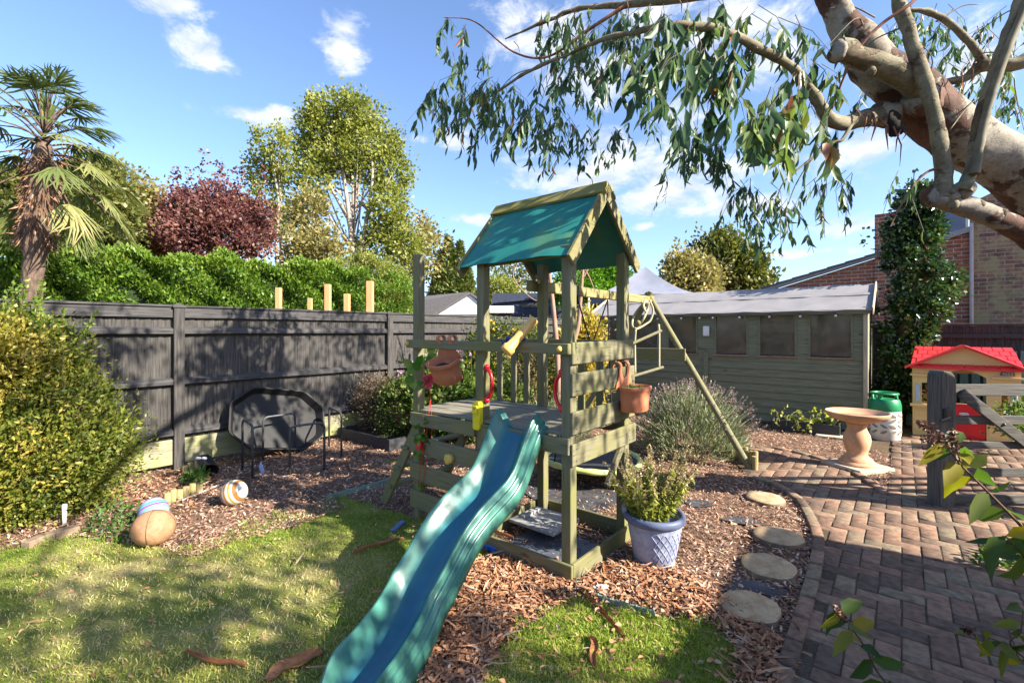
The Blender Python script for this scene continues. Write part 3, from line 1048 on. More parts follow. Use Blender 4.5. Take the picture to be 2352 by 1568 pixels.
# ------------------------------------------------------------------ slide
slide = thing('slide', T(.355, -1.0, 0), 'teal moulded plastic wavy slide hooked on the play tower deck', 'slide')
LK = np.array([-.07, -.03, 0, .06, .12, .2, .28, .38, .5, .62, .72, .82, .92, 1.02, 1.15, 1.28, 1.38, 1.44, 1.47])
ZK = np.array([.872, .872, .862, .80, .70, .585, .525, .485, .44, .375, .28, .185, .115, .075, .05, .042, .036, .028, .018])
ss = np.linspace(-.07, 1.47, 76)
zz = np.interp(ss, LK, ZK)
ker = np.array([1, 2, 3, 2, 1]) / 9
zz2 = np.convolve(np.pad(zz, 2, mode='edge'), ker, 'valid')
half = [(0, .0), (.05, .002), (.085, .009), (.110, .022), (.135, .045), (.158, .075), (.174, .098), (.184, .110), (.193, .116), (.205, .115), (.212, .106), (.215, .086), (.220, .081), (.236, .079), (.242, .073), (.244, .050), (.249, .045), (.264, .043), (.270, .036), (.272, .0), (.272, -.03)]
prof = [(-x, z) for x, z in half[:0:-1]] + half
nprof = len(prof)
vs = []
for i, (d, z) in enumerate(zip(ss, zz2)):
    e = max(0.0, (d - 1.30) / .17)
    wsc = math.sqrt(max(0.02, 1 - (e * .93) ** 2)) if e > 0 else 1.0
    tpf = 1.0 + .0 * d
    lift = 1.0 if d > .02 else 1.0 + .25 * min(1, (.02 - d) / .09)
    if d < -.01:
        lift *= max(.25, 1 - ((-.01 - d) / .06) ** 2 * .8)
    k0 = max(0, i - 1)
    k1 = min(len(ss) - 1, i + 1)
    tx = Vector((ss[k1] - ss[k0], zz2[k1] - zz2[k0])).normalized()
    nx, nz = -tx.y, tx.x
    for u, h in prof:
        hh = h * lift * (1 - .85 * e ** 2)
        dd = d + nx * hh * .6
        vs.append(T(.366 + u * wsc * (.78 - .04 * min(1, max(0, d / .6))) - .05 * d - .34 * max(0, d - .85), -.045 - dd, max(.002, z + nz * hh - (.012 * e))))
fs = []
for i in range(len(ss) - 1):
    for j in range(nprof - 1):
        a = i * nprof + j
        fs.append((a, a + 1, a + nprof + 1, a + nprof))
me = MB().add(vs, fs)
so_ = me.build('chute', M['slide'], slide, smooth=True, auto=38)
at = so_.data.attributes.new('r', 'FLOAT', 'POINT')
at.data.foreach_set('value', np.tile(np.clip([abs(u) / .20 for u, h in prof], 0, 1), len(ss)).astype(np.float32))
md = so_.modifiers.new('thick', 'SOLIDIFY')
md.thickness = .005
md.offset = -1

# ------------------------------------------------------------------ things hung on the tower


def swing_rope(b, p0, p1, r=.007):
    b.tube([p0, lerp(p0, p1, .5), p1], r, 8)


nest = thing('nest_swing', Vector((.80, 4.72, .22)), 'round black nest swing with lime padded rim hanging low behind the tower', 'swing')
cN, rN = Vector((.80, 4.72, .22)), .47
ring = [cN + Vector((math.cos(q) * rN, math.sin(q) * rN, .012 * math.sin(2 * q))) for q in np.linspace(0, 2 * math.pi, 41)]
b = MB().tube(ring, [.028 + .004 * math.sin(k * 2.2) for k in range(41)], 10)
b.build('padded_rim', M['lime'], nest, smooth=True)
b = MB().lathe([(rN - .012, -.01), (rN - .012, .0), (rN * .6, -.018), (rN * .3, -.028), (.01, -.03)], cN, 36)
b.build('seat', M['swingmat'], nest, smooth=True, auto=50)
h0, h1 = lerp(b0, b1, .30) - Z * .05, lerp(b0, b1, .54) - Z * .05
for hp, qs in ((h0, (3.7, 5.3)), (h1, (.9, 2.3))):
    for q in qs:
        e_ = cN + Vector((math.cos(q) * rN, math.sin(q) * rN, .02))
        b = MB()
        swing_rope(b, hp, hp - Z * .0 + (e_ - hp) * .5)
        swing_rope(b, hp + (e_ - hp) * .5, e_)
        b.build('rope', M['ropeblack'], nest, smooth=True)

rl = thing('rope_ladder', P(1485, 690, 5.35), 'pale rope ladder with wooden rungs knotted up over the swing beam', 'rope ladder')
YR = 5.35
for pts in ([(1487, 690), (1470, 705), (1456, 725), (1452, 747), (1462, 752), (1478, 732), (1486, 712), (1490, 694)], [(1492, 690), (1500, 712), (1494, 735), (1482, 745), (1470, 752), (1460, 756)],
            [(1482, 688), (1478, 704), (1484, 716), (1488, 705), (1482, 690)], [(1513, 745), (1514, 765), (1514, 800), (1514, 846)], [(1460, 756), (1458, 790), (1459, 862)]):
    b = MB().tube(smoothpath([P(x, y, YR - .04 * math.sin(x)) for x, y in pts], 5), .0125, 8)
    b.build('rope', M['rope'], rl, smooth=True)
for a_, c_ in (((1452, 789), (1519, 759)), ((1453, 864), (1523, 843))):
    MB().tube([P(*a_, YR - .1), P(*c_, YR + .02)], .017, 10).build('rung', M['tw_l'], rl, smooth=True, auto=40)
for x, y in ((1478, 708), (1466, 741)):
    MB().ball(P(x, y, YR - .02), .03, 10, 7).build('knot', M['moss_s'], rl, smooth=True)


def basket(name_label, org, ux, uy, tilt=0.0):
    """two hook arms over a rail, a back plate and a flat-backed bowl; ux along the rail, uy outwards"""
    t = thing('hanging_planter', org, name_label, 'planter', 'terracotta hanging planters')
    vy = uy * math.cos(tilt) - Z * math.sin(tilt)
    vz = Z * math.cos(tilt) + uy * math.sin(tilt)
    q0 = org + uy * .004
    n = 32
    prof_ = [(.02, -.30), (.74, -.30), (.80, -.294), (.86, -.22), (.90, -.165), (.97, -.158), (1.0, -.150), (1.0, -.132), (.95, -.128), (.90, -.135), (.87, -.16), (.84, -.19), (.02, -.195)]
    vs, fs = [], []
    for r_, z_ in prof_:
        for j in range(n):
            q = 2 * math.pi * j / n
            cx_, sy_ = math.cos(q), math.sin(q)
            x = math.copysign(abs(cx_) ** .8, cx_) * .137 * r_
            y = (math.copysign(abs(sy_) ** .8, sy_) * .5 + .5) * .175 * (1 - (1 - r_) * .55) if sy_ > 0 else .5 * .175 * (1 - (1 - r_) * .55) * (1 - abs(sy_) ** .55)
            vs.append(q0 + ux * x + vy * (y + .002) + vz * z_)
    for i in range(len(prof_) - 1):
        for j in range(n):
            a, c = i * n + j, i * n + (j + 1) % n
            fs.append((a, c, c + n, a + n))
    fs.append(tuple(range(n))[::-1])
    fs.append(tuple((len(prof_) - 1) * n + j for j in range(n)))
    MB().add(vs, fs).build('bowl', M['terra'], t, smooth=True, auto=50)
    half_ = [(0, -.075), (.018, -.073), (.032, -.062), (.040, -.04), (.044, 0), (.078, 0), (.082, -.045), (.096, -.085), (.118, -.112), (.128, -.15), (0, -.15)]
    for sg in (-1, 1):
        MB().prism([(x * sg, z) for x, z in half_], q0, ux, vz, vy * .006).build('hanger_plate', M['terra'], t, bevel=.002)
        ps = smoothpath([q0 + ux * sg * .061 - vz * .012 + vy * .003, q0 + ux * sg * .061 + vz * .014 + vy * .002, q0 + ux * sg * .061 - uy * .014 + Z * .030, q0 + ux * sg * .061 - uy * .038 + Z * .030, q0 + ux * sg * .061 - uy * .058 + Z * .012, q0 + ux * sg * .061 - uy * .060 - Z * .028], 5)
        h = MB()
        for i, p in enumerate(ps):
            tt = (ps[min(i + 1, len(ps) - 1)] - ps[max(i - 1, 0)]).normalized()
            nn = ux.cross(tt).normalized()
            for a_, c_ in ((-1, -1), (1, -1), (1, 1), (-1, 1)):
                h.v.append(p + ux * a_ * .0165 + nn * c_ * .0045)
        for i in range(len(ps) - 1):
            for j in range(4):
                a, c = i * 4 + j, i * 4 + (j + 1) % 4
                h.f.append((a, c, c + 4, a + 4))
        h.f += [(0, 1, 2, 3), tuple(len(ps) * 4 - 4 + j for j in range(4))]
        h.build('hook', M['terra'], t, smooth=True, auto=60)
    c_ = q0 + vy * .085 - vz * .178
    sv = [c_ + ux * math.cos(q) * .112 + vy * math.sin(q) * .062 + vz * .004 * math.sin(5 * q) for q in np.linspace(0, 2 * math.pi, 20, endpoint=False)]
    MB().add(sv + [c_ + vz * .012], [(i, (i + 1) % 20, 20) for i in range(20)]).build('soil', M['soil'], t, smooth=True)
    return t


po1 = T(1.02, -hw - .05, 1.437)
basket('terracotta hanging planter hooked over the front rail, holding only soil', po1, L, -S, R(24))
po2 = T(-hw - .023, A - .10, 1.252)
basket('terracotta hanging planter with a green seedling, hooked on a slatted side board', po2, S, -L)
M['herb'] = leafmat('fresh_herb_leaf', [(0, (0.06, 0.13, 0.02)), (.6, (0.13, 0.22, 0.04)), (1, (0.25, 0.30, 0.08))], .35)
n = 260
q = rng.random((n, 2)) * 2 - 1
pos = np.array(po2 - L * .085 - Z * .17)[None] + q[:, :1] * np.array(S)[None] * .08 + q[:, 1:] * np.array(L)[None] * .055
pl = leaves('seedling', pos, np.column_stack([rng.normal(0, .6, n), rng.normal(0, .6, n), np.ones(n)]), rng.uniform(.03, .075, n), rng.uniform(.006, .014, n), M['herb'], None, None, 'oval', droop=.2)
tag(pl, 'tuft of thin green seedling leaves in the side planter', 'plant')

# artificial flower string hanging from the outer post
gar = thing('flower_string', P(968, 830, 3.62), 'red string hung with pink fabric flower and round green leaves on outer post', 'garland')
M['petal'] = leafmat('pink_fabric_petal', [(0, (0.60, 0.10, 0.14)), (1, (0.75, 0.22, 0.24))], .4)
M['fleaf'] = leafmat('green_fabric_leaf', [(0, (0.055, 0.15, 0.015)), (.6, (0.10, 0.21, 0.025)), (1, (0.20, 0.27, 0.05))], .4)
M['redstring'] = mat('red_string', (0.55, 0.03, 0.02), rough=.8, bump=0)
YG = 3.60
for x0, x1 in ((962, 968), (972, 980)):
    MB().tube(smoothpath([P(986, 862, YG), P(988, 910, YG), P(x1 + 12, 990, YG), P(x1, 1050, YG), P(x0, 1110, YG)], 4), .0028, 6).build('string', M['redstring'], gar, smooth=True)
n = 12
pos = np.array([P(x, y, YG - .03) for x, y in ((968, 845), (955, 870), (962, 868), (948, 840), (985, 815), (972, 860), (976, 830), (957, 850), (968, 872), (982, 825), (950, 862), (965, 838))])
dd_ = np.array([(-.6, -.3, .3), (-.3, -.2, -1), (.5, -.3, -.6), (-.8, -.2, .5), (.5, 0, .7), (.5, -.2, -.9), (.9, -.2, .2), (-.9, -.2, -.2), (.1, -.3, -1), (.9, -.1, .4), (-.7, 0, -.6), (.1, -.2, 1)])
leaves('leaves', pos, dd_, .085, .07, M['fleaf'], gar, None, 'oval', tilt=np.tile([[0, -1.0, .25]], (n, 1)))
n = 14
q = np.linspace(0, 2 * math.pi, n, endpoint=False)
cc = np.array(P(985, 872, YG - .03))
leaves('flower', np.tile(cc, (n, 1)), np.column_stack([np.cos(q) * .5, -.5 + .2 * np.sin(3 * q), np.sin(q) - .4]), .075, .055, M['petal'], gar, None, 'oval')
for x, y, k in ((966, 1003, 9), (974, 1010, 8), (962, 1040, 6), (968, 1118, 8), (970, 975, 5)):
    leaves('leaves', np.tile(np.array(P(x, y, YG)), (k, 1)) + rng.normal(0, .02, (k, 3)), rdir(k), .055, .04, M['fleaf'], gar, None, 'oval')

# ------------------------------------------------------------------ fences
fence = thing('garden_fence', G(410, 1075), 'long black stained close board fence with pale gravel boards', 'fence')
FP0 = Vector((-3.65, 5.14, 0))
posts_t = [-5.5, -2.75, 0, 2.743, 5.55, 8.35, 11.1, 13.9]
Nf = Vector((S.y, -S.x, 0))            # towards the garden


def FQ(t, off, z):
    return FP0 + S * t + Nf * off + Z * z


for t_ in posts_t:
    pm = MB().box(FQ(t_, 0, .88), S * .05, Nf * .05, Z * .88).build('fence_post', M['fence_z'], fence, bevel=.005)
    b = MB()
    b.box(FQ(t_, 0, 1.765), S * .062, Nf * .062, Z * .012)
    b.add([FQ(t_ - .055, -.055, 1.777), FQ(t_ + .055, -.055, 1.777), FQ(t_ + .055, .055, 1.777), FQ(t_ - .055, .055, 1.777), FQ(t_, 0, 1.81)], [(0, 1, 4), (1, 2, 4), (2, 3, 4), (3, 0, 4), (0, 1, 2, 3)])
    b.build('post_cap', M['cap'], pm, bevel=.002)
for ta, tb in zip(posts_t[:-1], posts_t[1:]):
    a0, a1 = ta + .05, tb - .05
    b = MB()
    x = a0
    while x < a1 - .02:
        w_ = min(.098, a1 - x)
        vs = [FQ(x, -.032, .33), FQ(x + w_ + .012, -.018, .33), FQ(x + w_ + .012, -.030, .33), FQ(x, -.038, .33)]
        vs += [v + Z * 1.36 for v in vs]
        b.add(vs, [(0, 1, 2, 3), (7, 6, 5, 4), (0, 4, 5, 1), (1, 5, 6, 2), (2, 6, 7, 3), (3, 7, 4, 0)])
        x += .098
    pn = b.build('fence_panel', M['fence_z'], fence)
    for z_ in (.40, .95, 1.50):
        b = MB()
        b.prism([(0, -.045), (.055, -.03), (.055, .02), (0, .045)], FQ(a0, -.017, z_), Nf, Z, S * (a1 - a0))
        b.build('fence_rail', M['cap'], pn, bevel=.003)
    b = MB().beam(FQ(a0, .006, 1.705), FQ(a1, .006, 1.705), .028, .12)
    b.build('fascia_board', M['cap'], pn, bevel=.003)
    b = MB().beam(FQ(a0, -.005, 1.772), FQ(a1, -.005, 1.772), .09, .022)
    b.build('capping_board', M['cap'], pn, bevel=.003)
    b = MB().beam(FQ(a0, .0, .19), FQ(a1, .0, .19), .03, .27)
    b.build('gravel_board', M['gravel_board'], pn, bevel=.003)

# new timber posts standing beyond the fence
for k_, (px, top, wpx, Y, lb) in enumerate(((640, 661, 11, 8.0, 'fresh orange timber post beyond the fence, the one farthest from the tower'), (712, 685, 9, 9.6, 'shortest fresh orange timber post, just showing over the fence'),
                                          (753, 653, 12, 8.2, 'tall fresh orange timber post standing between the two shortest ones'), (797, 675, 12, 8.6, 'short fresh orange timber post next to the tallest one'),
                                          (850, 646, 14, 7.9, 'tallest and nearest-to-tower fresh orange timber post beyond the fence'))):
    q = P(px, top, Y)
    w_ = wpx / F * Y / 2
    b = MB().box((q.x, Y, q.z / 2), (w_, 0, 0), (0, w_, 0), (0, 0, q.z / 2))
    tag(b.build('timber_post', M['new_post'], None, bevel=.004), lb, 'post', 'new timber posts beyond the fence')

bf = thing('dark_fence', P(2200, 800, 8.4), 'dark stained fence panel under the brick wall behind the toy playhouse', 'fence')
bo = Vector((5.9, 8.75, 0))
b = MB()
x = 0
while x < 6.5:
    p = bo - L * x
    b.box(p + Z * .80, L * .07, S * .012, Z * .78)
    x += .145
b.build('fence_panel', M['fence_z'], bf)
for z_ in (.5, 1.42):
    MB().beam(bo - S * .04 + Z * z_, bo - S * .04 - L * 6.5 + Z * z_, .05, .07).build('fence_rail', M['cap'], bf, bevel=.004)
MB().beam(bo + Z * 1.60, bo - L * 6.5 + Z * 1.60, .10, .03).build('capping_board', M['cap'], bf, bevel=.004)
M['tealwood'] = wood('faded_teal_timber', (0.045, 0.11, 0.12), (0.10, 0.19, 0.19), 'z')
b = MB()
bo2 = Vector((6.55, 7.75, 0))
tf = thing('slat_fence', bo2, 'faded teal slatted fence seen through the playhouse window', 'fence')
for i in range(24):
    b.box(bo2 - L * (.13 * i) + Z * .60, L * .047, S * .01, Z * .60)
b.build('fence_panel', M['tealwood'], tf, bevel=.003)
for z_ in (.3, 1.0):
    MB().beam(bo2 + S * .03 + Z * z_, bo2 + S * .03 - L * 3.1 + Z * z_, .035, .07).build('fence_rail', M['tealwood'], tf)

# ------------------------------------------------------------------ shed
shed = thing('garden_shed', Vector((5.08, 6.75, 0)), 'long olive green timber shed with grey felt roof and five front windows', 'shed')
SO = Vector((5.08, 6.75, 0))
LEN, DEP, EV, RG, TOPCL = 4.40, 1.8, 1.80, 2.22, 1.00


def Q(l, s, z):
    return SO + L * l + S * s + Z * z


wins = [(.15, .70), (.86, 1.39), (1.55, 2.07), (2.36, 2.90), (3.07, 3.57), (3.86, 4.2)]
b = MB()
z = .06
while z < TOPCL - .01:
    h_ = min(.118, TOPCL - z)
    vs = [Q(.03, -.022, z), Q(LEN - .03, -.022, z), Q(LEN - .03, -.004, z + h_ + .008), Q(.03, -.004, z + h_ + .008), Q(.03, .012, z), Q(LEN - .03, .012, z), Q(LEN - .03, .012, z + h_ + .008), Q(.03, .012, z + h_ + .008)]
    b.add(vs, [(0, 1, 2, 3), (4, 7, 6, 5), (0, 4, 5, 1), (3, 2, 6, 7), (0, 3, 7, 4), (1, 5, 6, 2)])
    z += .118
# uprights between the windows, sill band, head band
edges = [.03] + [x for w_ in wins for x in w_] + [LEN - .03]
for a_, c_ in zip(edges[0::2], edges[1::2]):
    b.box(Q((a_ + c_) / 2, 0, (1.095 + EV) / 2), L * (c_ - a_) / 2, S * .012, Z * (EV - 1.095) / 2)
b.box(Q(LEN / 2, 0, (TOPCL + 1.095) / 2 + .004), L * (LEN / 2 - .03), S * .0125, Z * (1.095 - TOPCL) / 2)
b.build('wall', M['shed'], shed, bevel=0)
b = MB()
b.prism([(0, 0), (DEP, 0), (DEP, EV), (DEP / 2, RG - .03), (0, EV)], Q(0, .013, .05), S, Z, L * .02)
b.prism([(0, 0), (DEP, 0), (DEP, EV), (DEP / 2, RG - .03), (0, EV)], Q(LEN, .013, .05), S, Z, -L * .02)
b.build('gable_wall', M['shed'], shed)
MB().box(Q(LEN / 2, DEP, EV / 2 + .05), L * LEN / 2, S * .012, Z * EV / 2).build('wall', M['shed'], shed)
MB().box(Q(LEN / 2, DEP / 2, .05), L * (LEN / 2 - .02), S * (DEP / 2 - .03), Z * .02).build('floor', M['pale_wood'], shed)
MB().box(Q(.0, -.012, .05 + EV / 2), L * .028, S * .03, Z * EV / 2).build('corner_trim', M['shed_trim'], shed, bevel=.003)
MB().box(Q(2.215, -.03, .60), L * .035, S * .014, Z * .55).build('cover_strip', M['shed'], shed, bevel=.003)
for w0, w1 in wins:
    z0, z1 = 1.10, 1.775
    fr = MB()
    t_ = .022
    for l_ in (w0 + t_ / 2, w1 - t_ / 2):
        fr.box(Q(l_, -.004, (z0 + z1) / 2), L * t_ / 2, S * .018, Z * (z1 - z0) / 2)
    fr.box(Q((w0 + w1) / 2, -.003, z1 - t_ / 2), L * ((w1 - w0) / 2 - t_), S * .017, Z * t_ / 2)
    fo = fr.build('window', M['shed'], shed)
    MB().box(Q((w0 + w1) / 2, -.012, z0 - .005), L * ((w1 - w0) / 2 + .015), S * .032, Z * .012).build('sill', M['pinkbark'], fo, bevel=.003)
    MB().box(Q((w0 + w1) / 2, .002, (z0 + z1) / 2 + .005), L * ((w1 - w0) / 2 - t_ + .002), S * .003, Z * ((z1 - z0) / 2 - .015)).build('pane', M['glass'], fo)
# inside, seen dimly through the panes
b = MB()
b.box(Q(1.125, .07, 1.55), L * .24, S * .02, Z * .065)
b.build('blind_roll', mat('cream_blind', (0.75, 0.60, 0.38), rough=.8, bump=0), shed)
b = MB()
b.box(Q(1.08, .12, 1.27), L * .15, S * .02, Z * .17)
b.build('framed_board', mat('grey_green_board', (0.20, 0.22, 0.18), rough=.8), shed)
MB().ball(Q(3.42, .16, 1.17), .10).build('ball', M['red'], shed, smooth=True)
b = MB()
for s0, s1, z0, z1 in ((-.11, DEP / 2, EV + .005, RG + .03), (DEP + .11, DEP / 2, EV + .005, RG + .03)):
    p0, p1 = Q(-.07, s0, z0), Q(-.07, s1, z1)
    n_ = (p1 - p0).cross(L).normalized()
    n_ = n_ if n_.z > 0 else -n_
    nn = 30
    vs, fs = [], []
    for i in range(nn + 1):
        for v_ in np.linspace(0, 1, 5):
            p = lerp(p0, p1, v_) + L * (LEN + .14) * i / nn + n_ * (.006 * math.sin(i * 1.3 + v_ * 4) + .003 * math.sin(i * 4.1))
            vs.append(p)
    k = len(vs)
    vs += [v - n_ * .02 for v in vs]
    for i in range(nn):
        for j in range(4):
            a = i * 5 + j
            q4 = (a, a + 1, a + 6, a + 5)
            fs += [q4, tuple(x + k for x in q4[::-1])]
    for i in range(nn):
        for j in (0, 4):
            a = i * 5 + j
            fs.append((a, a + 5, a + 5 + k, a + k))
    for i in (0, nn):
        for j in range(4):
            a = i * 5 + j
            fs.append((a, a + 1, a + 1 + k, a + k))
    b.add(vs, fs)
b.build('roof', M['felt'], shed, smooth=True, auto=30)
MB().box(Q(LEN / 2, -.075, EV - .02), L * (LEN / 2 + .06), S * .010, Z * .035).build('eaves_board', M['shed'], shed, bevel=.002)
for l_ in (-.085, LEN + .085):
    for s0, s1 in ((-.13, DEP / 2), (DEP + .13, DEP / 2)):
        MB().beam(Q(l_, s0, EV - .02), Q(l_, s1, RG + .01), .018, .11).build('barge_board', M['shed_trim'], shed, bevel=.003)
for k_, v_ in ((0, .52),):
    p0, p1 = Q(-.07, lerp(-.11, DEP / 2, v_), lerp(EV + .005, RG + .03, v_)), Q(LEN + .07, lerp(-.11, DEP / 2, v_), lerp(EV + .005, RG + .03, v_))
    bb_ = MB()
    nn = 40
    for i in range(nn + 1):
        q_ = lerp(p0, p1, i / nn) + Z * (.010 + .003 * math.sin(i * 1.7))
        bb_.v += [q_, q_ + S * .07 + Z * .034, q_ + Z * -.014, q_ + S * .07 + Z * .020]
    for i in range(nn):
        a = i * 4
        bb_.f += [(a, a + 1, a + 5, a + 4), (a, a + 4, a + 6, a + 2), (a + 1, a + 3, a + 7, a + 5), (a + 2, a + 6, a + 7, a + 3)]
    bb_.build('felt_lap', M['felt'], shed)
sl = thing('string_lights', Q(2, -.1, 1.75), 'row of small clear bulbs strung under the shed eaves', 'string lights')
pts = []
bulbs = [.35, .80, 1.22, 1.66, 2.08, 2.30, 2.62, 3.05, 3.5, 3.9]
for i, l_ in enumerate(bulbs):
    pts += [Q(l_, -.10, 1.765), Q(l_ + .2, -.10, 1.745)]
MB().tube(pts, .004, 5).build('cable', M['black'], sl)
M['bulb'] = mat('clear_bulb', (0.75, 0.75, 0.78), rough=.1, bump=0, spec=.8)
for l_ in bulbs:
    q = Q(l_, -.10, 1.725)
    bo_ = MB().ball(q, .018, 10, 7).build('bulb', M['bulb'], sl, smooth=True)
    MB().tube([q + Z * .012, q + Z * .04], .009, 8).build('socket', M['black'], bo_, smooth=True)
al = MB().box(Q(2.20, -.06, 1.50), L * .05, S * .022, Z * .085).build('alarm_box', M['white'], None, bevel=.012, seg=2)
tag(al, 'small white sensor box fixed to the shed wall between windows', 'sensor')

# ------------------------------------------------------------------ neighbouring houses and gazebo
nh = thing('brick_house', Vector((7.5, 9.8, 0)), 'neighbouring red brick house with sloping lean-to roof beyond the shed', 'house')
BO = Vector((6.0, 11.0, 0))


def B(t, s, z):
    return BO - L * t + S * s + Z * z


zl0, zl1 = 2.42, 3.05
b = MB()
b.prism([(0, 0), (2.15, 0), (2.15, zl1), (0, zl0)], B(0, 0, 0), -L, Z, S * .25)
b.build('wall', M['brick'], nh)
b = MB()
b.beam(B(-.12, -.05, zl0 + .02), B(2.14, -.05, zl1 + .05), .14, .075)
b.build('lean_to_verge', mat('grey_verge', (0.26, 0.25, 0.25), rough=.8), nh)
for i in range(7):
    u0, u1 = i / 7, (i + 1) / 7
    MB().beam(B(-.15 + 2.28 * u0, .1, lerp(zl0, zl1, u0) + .08 + .0), B(-.15 + 2.28 * u1, .1, lerp(zl0, zl1, u1) + .065), .5, .03).build('roof_tile_course', M['tile'], nh)
b = MB()
b.prism([(1.97, 0), (3.38, 0), (3.38, 3.36), (2.98, 3.25), (2.70, 3.18), (2.66, 3.90), (1.97, 3.90)], B(0, -.04, 0), -L, Z, S * .3)
b.build('wall', M['brick'], nh)
b = MB()
b.prism([(3.40, 0), (9.5, 0), (9.5, 5.2), (6.2, 5.2), (3.40, 3.9)], B(0, -.08, 0), -L, Z, S * .3)
b.build('wall', M['brick_old'], nh)
MB().beam(B(2.70, -.09, 3.20), B(3.39, -.09, 3.40), .06, .10).build('coping', mat('grey_coping', (0.30, 0.29, 0.28), rough=.8), nh, bevel=.005)
MB().tube([B(3.40, -.12, .1), B(3.40, -.12, 3.5)], .030, 10).build('downpipe', mat('pale_pink_pipe', (0.52, 0.40, 0.36), rough=.5, bump=0), nh, smooth=True)
wv = MB().box(B(3.05, .35, 3.60), L * .34, S * .03, Z * .36).build('window', M['white'], nh)
MB().box(B(3.05, .31, 3.60), L * .30, S * .012, Z * .31).build('pane', mat('blue_reflecting_pane', (0.10, 0.14, 0.25), rough=.08, bump=0, spec=.8), wv)
MB().box(B(7.8, -.25, 5.28), L * 2.0, S * .35, Z * .10).build('gutter_board', M['white'], nh)
MB().box(B(6.4, -.12, 4.4), L * .14, S * .06, Z * .8).build('brick_pier', M['brown'], nh)

bun = thing('bungalow', P(1000, 720, 16), 'low neighbouring bungalow with grey tiled roof and white gable behind the fence', 'house')
Y0 = 15.5
ap_, gl, gr = P(1080, 676, Y0), P(1000, 722, Y0), P(1128, 722, Y0)
b = MB()
b.add([gl, gr, ap_, gl + Vector((-.4, .6, 0)), gr + Vector((0, .6, 0)), ap_ + Vector((0, .6, 0))], [(0, 1, 2), (5, 4, 3), (0, 2, 5, 3), (1, 4, 5, 2), (0, 3, 4, 1)])
b.box((gl + gr) / 2 + Vector((0, .35, -1.0)), ((gr - gl).x / 2 - .05, 0, 0), (0, .3, 0), (0, 0, 1.0))
b.build('gable', M['white'], bun)
rdg = P(868, 690, 19.5)
b = MB()
r0, r1 = ap_ + Vector((.0, -.06, .08)), rdg
e0, e1 = gl + Vector((-.1, -.1, -.02)), P(780, 724, 17)
b.add([r0, e0, e1, r1, r0 - Z * .08, e0 - Z * .08, e1 - Z * .08, r1 - Z * .08], [(0, 1, 2, 3), (7, 6, 5, 4), (0, 4, 5, 1), (1, 5, 6, 2), (2, 6, 7, 3), (3, 7, 4, 0)])
e2, e3 = gr + Vector((.35, -.1, -.02)), gr + Vector((.8, 5, -.02))
b.add([r0 + Vector((.02, 0, 0)), e2, e3, rdg + Vector((.1, .2, 0)), r0 - Z * .08, e2 - Z * .08, e3 - Z * .08, rdg - Z * .08], [(3, 2, 1, 0), (4, 5, 6, 7), (1, 5, 4, 0), (2, 6, 5, 1), (3, 7, 6, 2), (0, 4, 7, 3)])
b.build('roof', M['tile'], bun)
MB().box(P(1150, 712, 15.0), (.42, 0, 0), (0, .4, 0), (0, 0, .11)).build('porch_fascia', M['white'], bun, bevel=.01)
MB().box(P(1150, 745, 15.2), (.35, 0, 0), (0, .3, 0), (0, 0, .38)).build('porch_wall', M['tile'], bun)
ns = thing('navy_outbuilding', P(1210, 720, 18), 'dark blue boarded outbuilding with shallow roof seen between tower posts', 'shed')
b = MB().box(P(1215, 730, 18) + Z * -.4, (1.35, 0, 0), (0, 1.2, 0), (0, 0, 1.25))
b.build('wall', M['navypaint'], ns)
b = MB()
q0, q1 = P(1130, 691, 16.7), P(1300, 676, 16.7)
b.add([q0, q1, q1 + Vector((0, 2.6, .1)), q0 + Vector((0, 2.6, .1)), q0 - Z * .08, q1 - Z * .08, q1 + Vector((0, 2.6, .02)), q0 + Vector((0, 2.6, .02))], [(0, 1, 2, 3), (7, 6, 5, 4), (0, 4, 5, 1), (1, 5, 6, 2), (2, 6, 7, 3), (3, 7, 4, 0)])
b.build('roof', M['navypaint'], ns)
MB().box(P(1218, 702, 16.78), (.30, 0, 0), (0, .02, 0), (0, 0, .05)).build('window', M['glass'], ns)
gz = thing('gazebo', P(1490, 700, 12.5), 'pale grey pop-up gazebo with pointed fabric roof beyond the shed', 'gazebo')
YZ = 12.5
pk = P(1482, 612, YZ)
zz_e = P(1482, 684, YZ).z
hwz = 1.38
M['canopy'] = mat('pale_grey_canopy', [(0.3, (0.19, 0.20, 0.255)), (0.7, (0.25, 0.26, 0.31))], rough=.8, scale=4, bump=.05)
b = MB()
cs = [Vector((pk.x + math.cos(a) * hwz * 1.30, YZ + math.sin(a) * hwz * 1.30, zz_e)) for a in np.radians([25, 115, 205, 295])]
nseg = 12
for i in range(4):
    c0_, c1_ = cs[i], cs[(i + 1) % 4]
    vs, fs = [], []
    for j in range(nseg + 1):
        v_ = j / nseg
        hgt = v_ ** 1.45
        for k in range(9):
            u = k / 8
            p = lerp(c0_, c1_, u)
            x_ = lerp(Vector((p.x, p.y, 0)), Vector((pk.x, YZ, 0)), v_)
            vs.append((x_.x, x_.y, zz_e + (pk.z - zz_e) * hgt - .05 * math.sin(math.pi * u) * (1 - v_) * v_ * 3))
    for j in range(nseg):
        for k in range(8):
            a = j * 9 + k
            fs.append((a, a + 1, a + 10, a + 9))
    b.add(vs, fs)
b.build('canopy', M['canopy'], gz, smooth=True, auto=35)
b = MB()
for i in range(4):
    MBq = (cs[i] + cs[(i + 1) % 4]) / 2 - Z * .11
    d_ = (cs[(i + 1) % 4] - cs[i]) / 2
    b.box(MBq, d_, d_.cross(Z).normalized() * .008, Z * .11)
b.build('valance', M['navypaint'], gz)
for c_ in cs:
    MB().tube([(c_.x, c_.y, 0), (c_.x, c_.y, zz_e - .02)], .025, 8).build('leg', M['white'], gz)

